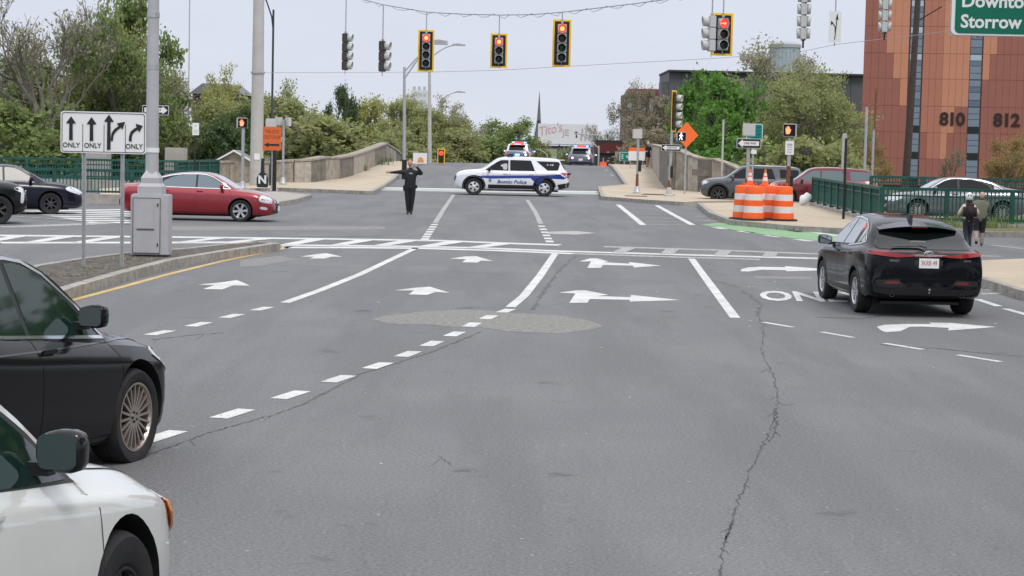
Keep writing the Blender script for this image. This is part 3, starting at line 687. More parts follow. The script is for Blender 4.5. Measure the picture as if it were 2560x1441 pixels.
CROSS = dict(L=4.74, wb=2.69, rw=.363, ww=.235, rim=.232, style=(5, .055, .075, .0), mrim=ALLOY, ox=.0,
  top=[(-2.37, .72), (-2.36, .98), (-2.33, 1.06), (-2.22, 1.11), (-2.0, 1.19), (-1.7, 1.35), (-1.45, 1.475), (-1.25, 1.55), (-.9, 1.61), (-.3, 1.65), (.2, 1.645), (.5, 1.57), (.85, 1.38), (1.2, 1.13), (1.35, 1.07), (1.8, 1.01), (2.1, .93), (2.28, .80), (2.36, .66), (2.37, .58)],
  belt=[(-2.37, .66), (-2.32, 1.03), (-2.1, 1.09), (-1.6, 1.13), (-1, 1.09), (0, 1.04), (1.1, 1.0), (1.6, .96), (2.1, .86), (2.3, .7), (2.37, .56)],
  bot=[(-2.37, .50), (-2.3, .36), (-2.05, .30), (-1.8, .26), (1.8, .22), (2.2, .24), (2.34, .32), (2.37, .4)],
  hw=[(-2.37, .84), (-2.31, .89), (-2.1, .935), (-1.5, .95), (-.4, .925), (.5, .925), (1.3, .925), (1.8, .9), (2.1, .82), (2.3, .7), (2.37, .56)], plan=.13, lean=.58)
# belt lines and glass outlines, side view
SED_WIN_F = smooth_loop([(.98, 1.0), (.20, .995), (.12, 1.0), (.10, 1.36), (.15, 1.385), (.45, 1.34), (.72, 1.20)], 1)
def sedan(name, label, paint, chrome=False, win=GLASS, group=None, mods=None, trimm=None, wedge=0.):
    S = dict(SEDAN); S.update(mods or {})
    rs_ = S.get('rs', 0)
    W = lambda l: [(x, z+rs_*max(0, z-1.0)*sstep((1.6-x)/.6)-wedge*max(-1.3, min(1.5, x))*sstep((z-.5)/.4)) for x, z in l]
    hb = S.get('hb', 0); S['top'] = [(x, z+hb*sstep((x-1.0)/.35)*sstep((2.40-x)/.2)) for x, z in S['top']]; S['top'] = W(S['top']); S['belt'] = W(S['belt']); c = make_car(name, label, 'car', S, paint, group)
    front = W([(.99, 1.00), (.07, 1.00), (.07, 1.39), (.18, 1.395), (.33, 1.375), (.52, 1.31), (.75, 1.17), (.93, 1.05)])
    rear = W([(.01, 1.00), (-1.02, 1.025), (-1.05, 1.07), (-.95, 1.20), (-.75, 1.30), (-.5, 1.37), (-.2, 1.40), (.01, 1.395)])
    quarter = W([(-1.10, 1.03), (-1.38, 1.065), (-1.30, 1.13), (-1.15, 1.19), (-1.03, 1.22), (-1.12, 1.08)])
    frame = W([(1.08, .985), (-1.42, 1.02), (-1.46, 1.06), (-1.33, 1.16), (-1.05, 1.29), (-.75, 1.365), (-.4, 1.41), (.1, 1.42), (.3, 1.405), (.52, 1.34), (.8, 1.18), (1.02, 1.03)])
    both(c, 'window_frame', frame, BLACK, off=.002, thick=.006)
    if chrome:
        mb = trimm or CHROME
        for s in 'RL':
            seams(c, [frame+[frame[0]]], s, .022, mb, 'window_trim', off=.006)
    for w_ in (front, rear, quarter): both(c, 'window', w_, win, off=.005, thick=.004)
    on(c, 'windshield', [(1.24, -.66), (1.31, -.35), (1.33, 0), (1.31, .35), (1.24, .66), (.52, .52), (.47, .3), (.45, 0), (.47, -.3), (.52, -.52)], 'T', SHIELD, off=.004, thick=.006)
    on(c, 'rear_window', [(-1.05, -.50), (-1.0, 0), (-1.05, .50), (-1.62, .60), (-1.72, .3), (-1.74, 0), (-1.72, -.3), (-1.62, -.60)], 'T', GLASS, off=.004, thick=.006)
    for s in 'RL':
        seams(c, [[(1.02, .98), (1.14, .80), (1.12, .5), (1.03, .24)], [(.04, .99), (.03, .5), (.0, .24)], [(-1.08, 1.02), (-.98, .8), (-1.0, .6), (-.86, .42), (-.80, .24)], [(1.06, .22), (-.8, .22)]], s)
        seams(c, [[(1.95, .55), (2.12, .66)], [(2.1, .3), (2.02, .52)]], s)
    for x in (.16, -.88):
        for s in 'RL': handle(c, x, .90, paint, s)
    seams(c, [[(1.22, -.72), (1.9, -.66), (2.26, -.52)], [(1.22, .72), (1.9, .66), (2.26, .52)], [(1.24, -.7), (1.36, -.3), (1.36, .3), (1.24, .7)]], 'T', .009)
    both(c, 'sill', [(-1.0, .20), (1.0, .20), (1.0, .27), (-1.0, .27)], BLACK, off=.006)
    return c
def lights_sedan(c, hl, tl, amber=False):
    for s in 'RL':
        on(c, 'headlight', hl, s, LAMPW, off=.008); on(c, 'taillight', tl, s, LAMPR, off=.008)
    for s in (1, -1):
        on(c, 'headlight', [(s*.80, .70), (s*.50, .63), (s*.52, .74), (s*.80, .80)], 'F', LAMPW, off=.010)
        on(c, 'taillight', [(s*.80, .88), (s*.42, .86), (s*.42, 1.0), (s*.80, 1.02)], 'B', LAMPR, off=.010)
    on(c, 'grille', smooth_loop([(-.36, .48), (.36, .48), (.44, .66), (-.44, .66)], 1), 'F', BLACK, off=.008)
    on(c, 'lower_grille', smooth_loop([(-.62, .25), (.62, .25), (.55, .40), (-.55, .40)], 1), 'F', BLACK, off=.008)
HL = smooth_loop([(1.92, .735), (2.10, .64), (2.33, .60), (2.33, .70), (2.15, .79), (1.92, .82)], 1)
TL = smooth_loop([(-2.02, .93), (-2.36, .86), (-2.37, .97), (-2.2, 1.03), (-1.98, 1.02)], 1)

# --- black sedan, near left
m_blk = mat('paint_black', (.006, .006, .007), .14, ior=1.3)
c = sedan('sedan', 'black sedan with chrome window trim and many-spoked bronze grey wheel, near left edge', m_blk, True, GLASST, wedge=.05, mods=dict(rs=.20, hb=.05, nose=.60, rim=.245, rw=.345, style=(20, .022, .013, 0), mrim=mat('alloy_bronze', (.42, .36, .32), .32, .8)))
lights_sedan(c, smooth_loop([(1.66, .79), (1.80, .69), (1.95, .61), (2.12, .56), (2.12, .66), (2.0, .75), (1.82, .82)], 1), TL); plate(c, 'B', .8, '')
for sy in (-1, 1): mirror(c, .74, 1.10, m_blk, sy, (.16, .20, .16))
seams(c, [[(2.2, .80), (1.8, .875), (1.3, .90), (.2, .905), (-1.2, .93), (-2.1, .95)]], 'R', .012, mat('crease_shine', (.05, .05, .055), .15, .3), 'crease', .003)  # paler strip, a painted sheen along the shoulder crease
BLACK_SEDAN = c
place_by_wheel(c, SEDAN['wb']/2-.02, -.81, 318, 14.4, 16.0, 1.04); c['root'].rotation_euler.y = R(1.2)
# --- white sedan, nearest
m_wht = paintm('paint_white', (.60, .61, .59), .0, .25)
WW = lambda l, k=.07: [(x, z-k*min(1.5, x)*sstep((z-.5)/.4)) for x, z in l]
c = sedan('sedan', 'white sedan with black door mirror and amber corner lamp, nearest at lower left', m_wht, False, GLASST, wedge=.07, mods=dict(crease=False, sharp=32, lean=.5, hb=.08, mrim=RUBBER, rim=.19, style=(7, .04, .05, 0)))
both(c, 'headlight', smooth_loop([(2.02, .70), (2.2, .66), (2.36, .62), (2.35, .68), (2.18, .74), (2.06, .745)], 1), LAMPW, off=.010)
both(c, 'corner_lamp', smooth_loop([(2.04, .68), (2.16, .54), (2.33, .50), (2.35, .66), (2.16, .70)], 1), AMBER, off=.026)
on(c, 'taillight', TL, 'R', LAMPR, off=.008); on(c, 'taillight', TL, 'L', LAMPR, off=.008)
for sy in (-1, 1): mirror(c, .72, 1.08, mat('mirror_gloss_black', (.006, .006, .007), .12, ior=1.45), sy, (.16, .205, .165), mat('mirror_glass_dark', (.42, .50, .51), .03, 1.))
WHITE_SEDAN = c
place_by_wheel(c, SEDAN['wb']/2-.02, -.86, 296, 8.4, 13.0, 1.0); c['root'].rotation_euler.y = R(1.2); c['root'].scale = (1, 1, 1.07)
# --- red sedan
m_red = paintm('paint_red', (.27, .012, .022), .35, .25)
c = sedan('sedan', 'dark red sedan crossing the junction behind the grey cabinet', m_red, True, mat('glass_blue', (.10, .14, .17), .05, .2, coat=1., ior=1.7), mods=dict(style=(6, .05, .04, .10), mrim=ALLOY, rim=.225, rw=.33))
lights_sedan(c, smooth_loop([(1.93, .63), (2.22, .56), (2.34, .58), (2.22, .74), (2.05, .82), (1.98, .78)], 1), TL)
for sy in (-1, 1): mirror(c, .82, 1.06, m_red, sy)
on(c, 'fog_lamp', smooth_loop([(1.98, .40), (2.2, .36), (2.2, .45), (2.0, .48)], 1), 'R', LAMPW, off=.008)
on(c, 'grille_bars', smooth_loop([(-.42, .54), (.42, .54), (.46, .70), (-.46, .70)], 1), 'F', CHROME, off=.014); plate(c, 'F', .40, '')
RED_SEDAN = c
# red: front wheel under px 600, row 551
g = P(600, 555); place_by_wheel(c, SEDAN['wb']/2, -.85, 603, g.y, 91, .95)
# --- dark blue sedan, far left
m_blu = mat('paint_navy', (.006, .008, .020), .2, ior=1.45)
c = sedan('sedan', 'dark navy sedan waiting at the far left crosswalk, front to the right', m_blu, False, mods=dict(L=4.86, mrim=ALLOYD, style=(7, .04, .03, 0), rim=.2, rw=.325))
lights_sedan(c, smooth_loop([(1.80, .76), (2.1, .64), (2.34, .58), (2.34, .68), (2.1, .80), (1.9, .85)], 1), TL)
for s in (1, -1): on(c, 'headlight', [(s*.78, .66), (s*.44, .60), (s*.46, .72), (s*.75, .84)], 'F', LAMPW, off=.016)
on(c, 'grille_bars', smooth_loop([(-.40, .60), (.40, .60), (.42, .72), (-.42, .72)], 1), 'F', CHROME, off=.013); plate(c, 'F', .42, '')
mirror(c, .82, 1.06, m_blu, -1); mirror(c, .82, 1.06, m_blu, 1)
NAVY = c
g = P(122, 537); place_by_wheel(c, SEDAN['wb']/2, -.85, 128, g.y, 72, 1.0)
# --- suvs
def suv(name, label, paint, cat='car', clad=True, police=False, group=None, mods=None, win=GLASS, rear_full=True):
    S = dict(SUV); S.update(mods or {}); c = make_car(name, label, cat, S, paint, group)
    for w_ in ([(1.18, 1.15), (.17, 1.14), (.17, 1.62), (.48, 1.615), (.62, 1.55), (.9, 1.36)], [(.10, 1.14), (-.98, 1.145), (-.80, 1.62), (.10, 1.63)], [(-1.20, 1.19), (-1.14, 1.60), (-1.98, 1.58), (-2.05, 1.50), (-1.95, 1.19)] if not police else [(-1.52, 1.18), (-1.02, 1.60), (-1.98, 1.585), (-2.05, 1.50), (-1.97, 1.19)]):
        both(c, 'window', smooth_loop(w_, 0), win, off=.004)
    on(c, 'windshield', [(1.30, -.74), (1.37, -.4), (1.39, 0), (1.37, .4), (1.30, .74), (.64, .58), (.60, .3), (.58, 0), (.60, -.3), (.64, -.58)], 'T', SHIELD, off=.004)
    on(c, 'rear_window', smooth_loop([(-.66, 1.24), (.66, 1.24), (.58, 1.60), (.3, 1.64), (-.3, 1.64), (-.58, 1.60)], 0), 'B', GLASS, off=.006)
    rw = S['rw']; ax = S['wb']/2
    if clad:
        for x0 in (ax+S['ox'], -ax+S['ox']):
            ring = [(x0+(rw+.125)*math.cos(R(a)), rw+.02+(rw+.125)*math.sin(R(a))) for a in range(-12, 193, 12)]+[(x0+(rw+.052)*math.cos(R(a)), rw+.02+(rw+.052)*math.sin(R(a))) for a in range(192, -13, -12)]
            both(c, 'wheel_arch_trim', ring, BLACK, off=.008, thick=.012, grid=.2)
        both(c, 'sill', [(-ax+rw+.1, .27), (ax-rw-.1, .27), (ax-rw-.1, .50), (-ax+rw+.1, .50)], BLACK, off=.010)
        both(c, 'rear_bumper_trim', [(-ax-rw-.12, .34), (-2.36, .42), (-2.44, .62), (-2.3, .62), (-ax-rw-.05, .55)], BLACK, off=.010)
        on(c, 'rear_bumper', [(-.8, .42), (.8, .42), (.80, .66), (-.80, .66)], 'B', BLACK, off=.012)
    for s in 'RL':
        seams(c, [[(1.2, 1.12), (1.28, .9), (1.16, .48)], [(.13, 1.62), (.13, .48)], [(-.98, 1.15), (-1.05, .95), (-.95, .8)], [(1.22, 1.12), (1.9, 1.06), (2.3, .98)]], s, .009)
        on(c, 'headlight', smooth_loop([(2.02, .96), (2.3, .84), (2.42, .80), (2.42, .94), (2.2, 1.02)], 1), s, LAMPW, off=.008)
        on(c, 'taillight', smooth_loop([(-2.06, 1.08), (-2.43, .84), (-2.45, 1.0), (-2.4, 1.09)], 0), s, LAMPR, off=.008)
        for x in (.30, -.82): handle(c, x, 1.0, paint, s)
    for s in (1, -1): on(c, 'taillight', smooth_loop([(s*.88, .84), (s*.60, .97), (s*.60, 1.08), (s*.86, 1.10)], 0), 'B', LAMPR, off=.010)
    on(c, 'grille', smooth_loop([(-.55, .60), (.55, .60), (.60, .90), (-.60, .90)], 1), 'F', BLACK, off=.010)
    for sy in (-1, 1): mirror(c, .98, 1.19, paint if not police else BLACK, sy, (.14, .24, .19))
    return c
BLUE = mat('livery_blue', (.004, .022, .20), .3, coat=.6)
m_pw = paintm('paint_police_white', (.70, .72, .76), .0, .25)
LIT_R = mat('beacon_red', (.8, .05, .03), .3, emit=(1., .06, .05), estr=3.2)
LIT_B = mat('beacon_blue', (.05, .1, .8), .3, emit=(.12, .25, 1.), estr=7.)
LIT_W = mat('beacon_white', (.8, .8, .9), .3, emit=(.8, .85, 1.), estr=3.)
def lightbar(c, x, z, lit=True):
    b = MB(); b.box((x, 0, z+.05), (.26, 1.12, .02)); b.box((x, 0, z+.14), (.25, 1.10, .02)); o = b.build('light_bar', BLACK, c['root'])
    cols = [LIT_B, LIT_R, LIT_R, LIT_R, LIT_R, LIT_B] if lit else [BLUE, LAMPR, WHITEP, WHITEP, LAMPR, BLUE]
    for i, m in enumerate(cols): MB().box((x, -.46+.184*i, z+.095), (.24, .17, .068)).build('beacon', m, o)
def livery(c):
    both(c, 'livery_stripe', [(2.05, .86), (1.2, .885), (.0, .93), (-1.2, .955), (-2.1, 1.02), (-2.1, .98), (-2.3, .86), (-2.25, .80), (-1.1, .83), (0, .80), (.95, .76), (1.6, .82)], BLUE, off=.0035, thick=.004)
    both(c, 'livery_stripe', [(-.78, .83), (-1.12, .48), (-1.4, .84)], BLUE, off=.0030, thick=.004)
    both(c, 'livery_accent', [(1.3, .90), (0, .95), (-1.2, .975), (-2.0, 1.03), (-2.0, 1.045), (-1.2, .99), (0, .965), (1.3, .912)], mat('livery_red', (.35, .10, .12), .4), off=.003, thick=.003)
def side_text(c, s, size, m, x, z, side, name='lettering', shear=.0, sx=1.):
    h = c['bvh'].ray_cast(lift(side, x, z), AXV[side])[0]
    T = Matrix.Translation((x, h.y+(-.006 if side == 'R' else .006), z)) @ Matrix.Rotation(0 if side == 'R' else math.pi, 4, 'Z') @ Matrix.Rotation(R(90), 4, 'X')
    return text_mesh(s, size, m, c['root'], T, name, .002, .004, sx=sx, shear=shear)
# side-on police suv
c = suv('police_car', 'white and blue police suv parked side-on across the lanes at the bridge', m_pw, 'police car', police=True)
livery(c); lightbar(c, .1, 1.765, False)
for side in 'RL':
    side_text(c, 'Boston Police', .215, BLUE, .02, .63, side, shear=.25, sx=1.05)
    side_text(c, '6-18', .16, WHITEP, -1.62, 1.42, side)
    T0 = .95 if side == 'R' else .95
    h = c['bvh'].ray_cast(lift(side, T0, .66), AXV[side])[0]; q = MB(); q.prism([(T0+x, .66+z) for x, z in smooth_loop([(-.06, .09), (.06, .09), (.07, 0), (0, -.09), (-.07, 0)], 1)], 'y', h.y-.004, h.y+.004); q.build('door_badge', mat('badge', (.16, .2, .36), .4), c['root'])
b = MB(); b.box((-2.14, .0, 1.665), (.24, 1.15, .045)); me = bevelled(b.mesh('rear_spoiler', m_pw), .015, 2); linkobj('rear_spoiler', me, c['root'])
b = MB(); b.box((-2.20, 0, 1.60), (.05, 1.0, .05)); b.build('rear_light_strip', BLACK, c['root'])
b = MB(); b.box((-2.48, 0, 1.04), (.10, 1.2, .09)); b.build('tailgate_trim', BLACK, c['root'])
# driver's white headrest and shoulder seen through the side glass
plate(c, 'B', .86, '', red=False)
on(c, 'driver_seat', smooth_loop([(.50, 1.40), (.30, 1.47), (.22, 1.46), (.21, 1.18), (.40, 1.18), (.40, 1.30), (.52, 1.34)], 1), 'L', mat('seat_pale', (.42, .42, .44), .6), off=.010, thick=.004); bpy.data.objects[c['root'].children[-1].name].name = 'seat_back'
POLICE = c
# heading left and slightly away: nose at left.
pf = P(1187, 488); pr = P(1362, 496)
print('police', pf, pr)
# police suvs on the crest, seen from behind
def rear_police(label, X, Y, heading, bar_red=False, body=None):
    m_dk = paintm('paint_rear_shade', (.085, .10, .14), .3, .3)  # shade on the car's rear, put into a darker grey paint
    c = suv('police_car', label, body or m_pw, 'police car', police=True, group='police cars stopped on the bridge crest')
    on(c, 'tailgate_shade_panel', [(-.88, .62), (.88, .62), (.86, .95), (.78, 1.20), (-.78, 1.20), (-.86, .95)], 'B', m_dk, off=.007)  # dark sheet painting the tailgate as shaded
    lightbar(c, .1, 1.765, True)
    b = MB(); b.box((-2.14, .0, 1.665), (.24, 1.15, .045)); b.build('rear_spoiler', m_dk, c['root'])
    for y in (-.62, .62): MB().lathe([(.001, 0), (.06, .0), (.07, .03)], 12, 0, Matrix.Translation((-2.49, y, .96)) @ Matrix.Rotation(R(-90), 4, 'Y')).build('reversing_lamp', LIT_W, c['root'])
    for y in (-1.13, 1.13): MB().box((.9, y, 1.2), (.05, .10, .07)).build('mirror_beacon', LIT_B, c['root'])
    plate(c, 'B', .84, '', red=False)
    place_car(c, X, Y, heading); return c
rx = A(1453, 400, 150).x; rear_police('police suv from behind on the bridge crest, red and blue roof bar lit, right-hand one', rx, 150, 3, body=paintm('paint_police_shade', (.20, .22, .28), .1, .3))  # body colour of this one darkened to carry the shade on its rear
c2 = rear_police('police suv from behind beyond the crest, mostly hidden behind the side-on police car', A(1297, 400, 147).x, 147, 3)
for y in (-.35, .35): MB().box((-2.28, y, 1.72), (.08, .22, .10)).build('roof_beacon', LIT_R, c2['root'])
MB().box((-2.53, .0, .95), (.03, .34, .12)).build('tailgate_beacon', LIT_B, c2['root'])
# grey suv and dark red suv at right, black suv at far left
m_gry = paintm('paint_grey', (.075, .08, .09), .4, .3)
c = suv('suv', 'dark grey suv with black wheels on the cross street behind the orange barrels', m_gry, mods=dict(style=(6, .05, .04, .09), mrim=ALLOYD), win=GLASS)
both(c, 'roof_rail', [(.3, 1.74), (-1.8, 1.72), (-1.8, 1.745), (.3, 1.765)], ALLOY, off=.01); GREYSUV = c
g = P(1795, 507); place_by_wheel(c, 1.61, .9, 1797, g.y, -84, .97)
m_mar = paintm('paint_maroon', (.14, .012, .02), .35, .25)
c = suv('suv', 'maroon suv between the grey suv and the green railing', m_mar, mods=dict(style=(6, .05, .04, .09), mrim=ALLOYD), win=mat('glass_pale', (.09, .13, .14), .05, .2, coat=1.)); MARSUV = c
g = P(1985, 516); place_by_wheel(c, 1.61, .9, 1968, g.y, -86, .97)
m_bk2 = mat('paint_black_suv', (.006, .006, .008), .2, ior=1.42)
c = suv('suv', 'black suv cut by the left edge with white number plate and mesh grille', m_bk2, clad=False, mods=dict(style=(6, .05, .04, .09), mrim=ALLOYD)); BLKSUV = c
plate(c, 'F', .62, ''); 
for k in range(4): on(c, 'grille_bar', [(-.5, .66+.06*k), (.5, .66+.06*k), (.5, .675+.06*k), (-.5, .675+.06*k)], 'F', GALV, off=.018)
q = MB(); q.prism(smooth_loop([(-.05, .90), (.05, .90), (.04, .80), (0, .76), (-.04, .80)], 1), 'x', 2.52, 2.535); q.build('badge', CHROME, c['root'])
on(c, 'headlight', smooth_loop([(.86, .58), (.78, .56), (.72, .88), (.80, .9)], 1), 'F', LAMPW, off=.012); on(c, 'headlight', smooth_loop([(-.86, .58), (-.78, .56), (-.72, .88), (-.80, .9)], 1), 'F', LAMPW, off=.012)
g = P(20, 562); place_by_wheel(c, 1.61, -.9, -8, g.y, 66, .98)
# silver-topped dark sedan behind the right railing
m_sil = paintm('paint_silver', (.16, .17, .19), .4, .25)
c = sedan('sedan', 'silver sedan showing only its roof and windows above the right green railing', m_sil, True)
lights_sedan(c, HL, TL)
for sy in (-1, 1): mirror(c, .82, 1.06, m_sil, sy)
place_car(c, A(2390, 440, 72).x, 72, -88, 1.08)
# --- black crossover, right foreground, seen from behind
m_blk2 = mat('paint_blueblack', (.0035, .0038, .007), .12, ior=1.32)
c = make_car('crossover', 'black crossover seen from behind with full-width red tail lamp, right foreground', 'car', dict(CROSS, style=(5, .05, .085, .16), mback=DARK), m_blk2); VEN = c
frame = [(1.12, 1.05), (-.4, 1.10), (-1.35, 1.17), (-1.58, 1.22), (-1.46, 1.29), (-1.15, 1.43), (-.6, 1.545), (0, 1.575), (.35, 1.56), (.62, 1.44), (.9, 1.24)]
both(c, 'window_frame', frame, BLACK, off=.002, thick=.006)
VG = mat('glass_side_sky', (.10, .12, .14), .03, .35, coat=1., ior=1.8)
for w_ in ([(1.02, 1.08), (.12, 1.105), (.12, 1.55), (.32, 1.54), (.58, 1.43), (.86, 1.23)], [(.05, 1.11), (-.92, 1.15), (-.86, 1.47), (-.5, 1.53), (.05, 1.55)], [(-1.0, 1.165), (-1.50, 1.22), (-1.38, 1.29), (-1.1, 1.41), (-.95, 1.46)]):
    both(c, 'window', w_, VG, off=.006, thick=.004)
for s in 'RL': seams(c, [frame[1:10]], s, .026, CHROME, 'window_trim', off=.007)
on(c, 'windshield', [(1.14, -.66), (1.22, 0), (1.14, .66), (.50, .50), (.44, 0), (.50, -.50)], 'T', SHIELD, off=.004)
VR = mat('rear_glass', (.004, .006, .006), .03, ior=1.36)
on(c, 'rear_window', smooth_loop([(-.72, 1.13), (.72, 1.13), (.76, 1.18), (.60, 1.44), (.50, 1.50), (-.50, 1.50), (-.60, 1.44), (-.76, 1.18)], 0), 'B', VR, off=.006)
sp = MB(); pts = []
for k in range(13):
    y = -.62+1.24*k/12; e = 1-abs(y)/.62; sp_x = -1.72+.12*abs(y/.62)**2; pts.append((y, sp_x))
vs = []; fs = []
for y, xb in pts:
    zt = 1.545-.07*(abs(y)/.62)**2; vs += [(-1.24, y, zt+.012), (xb, y, zt-.050), (xb+.02, y, zt-.085), (-1.24, y, zt-.06)]
for k in range(12): fs += [(4*k+j, 4*k+(j+1) % 4, 4*k+4+(j+1) % 4, 4*k+4+j) for j in range(4)]
fs += [(0, 1, 2, 3), (48, 51, 50, 49)]
sp.add(vs, fs); sp.build('rear_spoiler', m_blk2, c['root'], True, 40)
MB().box((-1.725, 0, 1.478), (.012, .26, .018)).build('high_brake_lamp', LAMPRD, c['root'])
on(c, 'sunroof', [(.35, -.44), (.42, 0), (.35, .44), (-.45, .46), (-.45, -.46)], 'T', GLASS, off=.004)
fin = MB(); fin.prism([(-.9, 1.60), (-1.18, 1.565), (-1.16, 1.665), (-1.10, 1.665)], 'y', -.02, .02); fin.build('roof_antenna', BLACK, c['root'])
wpr = MB(); wpr.tube([(-2.20, .0, 1.16), (-2.10, .1, 1.19), (-2.09, .52, 1.17)], .012, 6); wpr.tube([(-2.09, .12, 1.195), (-2.10, .56, 1.165)], .008, 6); wpr.build('rear_wiper', BLACK, c['root'])
TLR = mat('taillight_red', (.22, .008, .010), .12)
for s_ in (1, -1):
    on(c, 'taillight', [(s_*.22, 1.018), (s_*.22, 1.040), (s_*.5, 1.055), (s_*.84, 1.075), (s_*.84, 1.03), (s_*.5, 1.0)], 'B', TLR, off=.034)
for s_ in 'RL': on(c, 'taillight', [(-2.34, 1.02), (-1.98, 1.06), (-1.93, 1.085), (-2.05, 1.095), (-2.32, 1.095)], s_, TLR, off=.012)
on(c, 'tail_lamp_bar', [(-.24, 1.02), (.24, 1.02), (.24, 1.045), (-.24, 1.045)], 'B', LAMPRD, off=.012)
for s_ in (1, -1):
    on(c, 'rear_reflector', smooth_loop([(s_*.40, .565), (s_*.70, .555), (s_*.62, .61), (s_*.5, .615)], 1), 'B', LAMPRD, off=.014)
    MB().lathe([(.034, 0), (.034, -.07), (.026, -.07), (.026, 0)], 14, 0, Matrix.Translation((-2.25, s_*.55, .38)) @ Matrix.Rotation(R(90), 4, 'Y')).build('exhaust_tip', ALLOYD, c['root'])
on(c, 'lower_bumper', [(-.82, .42), (-.6, .38), (.6, .38), (.82, .42), (.86, .62), (.45, .64), (.35, .52), (-.35, .52), (-.45, .64), (-.86, .62)], 'B', BLACK, off=.008)
on(c, 'plate_recess', smooth_loop([(-.21, .83), (.21, .83), (.23, 1.0), (-.23, 1.0)], 1), 'B', BLACK, off=.004)
pl = plate(c, 'B', .915, '3KRB 49')
hit = c['bvh'].ray_cast(lift('B', 0, 1.06), AXV['B'])[0]; em = MB()
em.lathe([(.060, 0), (.067, .008), (.074, 0)], 24, 0, Matrix.Translation((hit.x-.014, 0, 1.065)) @ Matrix.Rotation(R(-90), 4, 'Y') @ Matrix.Diagonal((.72, 1, 1, 1)), cap=False)
em.lathe([(.036, 0), (.042, .008), (.047, 0)], 20, 0, Matrix.Translation((hit.x-.014, 0, 1.072)) @ Matrix.Rotation(R(-90), 4, 'Y') @ Matrix.Diagonal((.45, 1, 1, 1)), cap=False)
em.lathe([(.024, 0), (.029, .008), (.034, 0)], 20, 0, Matrix.Translation((hit.x-.014, 0, 1.06)) @ Matrix.Rotation(R(-90), 4, 'Y') @ Matrix.Diagonal((1.6, .6, 1, 1)), cap=False)
em.build('emblem', CHROME, c['root'])
T = lambda y, z: Matrix.Translation((c['bvh'].ray_cast(lift('B', y, z), AXV['B'])[0].x-.008, y, z)) @ Matrix.Rotation(R(-90), 4, 'Z') @ Matrix.Rotation(R(90), 4, 'X')
text_mesh('VENZA', .055, CHROME, c['root'], T(.52, .945), 'badge_lettering', .002); text_mesh('AWD', .045, CHROME, c['root'], T(-.62, .955), 'badge_lettering', .002)
hk = MB(); hk.tube([(-2.38, 0, .43), (-2.44, 0, .43), (-2.46, 0, .46)], .014, 8); hk.build('tow_hook', CHROME, c['root'])
hk = MB(); hk.lathe([(.001, -.02), (.022, -.012), (.022, .012), (.001, .02)], 12, 0, Matrix.Translation((-2.46, 0, .49))); hk.build('tow_ball', CHROME, c['root'])
both(c, 'wheel_arch_trim', [(-1.345+(.363+.105)*math.cos(R(a)), .383+(.363+.105)*math.sin(R(a))) for a in range(-8, 189, 12)]+[(-1.345+.413*math.cos(R(a)), .383+.413*math.sin(R(a))) for a in range(188, -9, -12)], BLACK, off=.006, grid=.2)
both(c, 'wheel_arch_trim', [(1.345+(.363+.105)*math.cos(R(a)), .383+(.363+.105)*math.sin(R(a))) for a in range(-8, 189, 12)]+[(1.345+.413*math.cos(R(a)), .383+.413*math.sin(R(a))) for a in range(188, -9, -12)], BLACK, off=.006, grid=.2)
both(c, 'sill', [(-.9, .26), (.9, .24), (.9, .38), (-.9, .42)], BLACK, off=.008)
for s in 'RL':
    seams(c, [[(1.1, 1.03), (1.2, .85), (1.1, .4)], [(.08, 1.08), (.04, .7), (.0, .4)], [(-.95, 1.14), (-1.08, .95), (-.92, .7), (-.85, .42)]], s, .008)
    seams(c, [[(1.9, .84), (.6, .93), (-.7, .93), (-1.1, .99), (-1.9, 1.03)]], s, .014, mat('crease_shine', (.05, .05, .055), .15, .3), 'crease', .003)  # sheen of the side crease painted as a paler strip
    for x in (.18, -.82): handle(c, x, .98, m_blk2, s, .19)
seams(c, [[(-.72, 1.10), (-.60, .66), (.60, .66), (.72, 1.10)]], 'B', .008)
both(c, 'headlight', smooth_loop([(1.75, .84), (2.2, .72), (2.2, .80), (1.9, .9)], 1), LAMPW, off=.006)
for sy in (-1, 1): mirror(c, .84, 1.13, BLACK, sy, (.16, .24, .17))
place_by_wheel(c, -1.345, .83, 2157, P(2170, 781).y, -2.5, .95); c['root'].scale = (.95, .94, .885)
# place police now that both contact points are known
place_by_wheel(POLICE, 1.645, .88, 1189, pf.y, -91.0, 1.03); POLICE['root'].scale = (1.09, 1.03, 1.03)
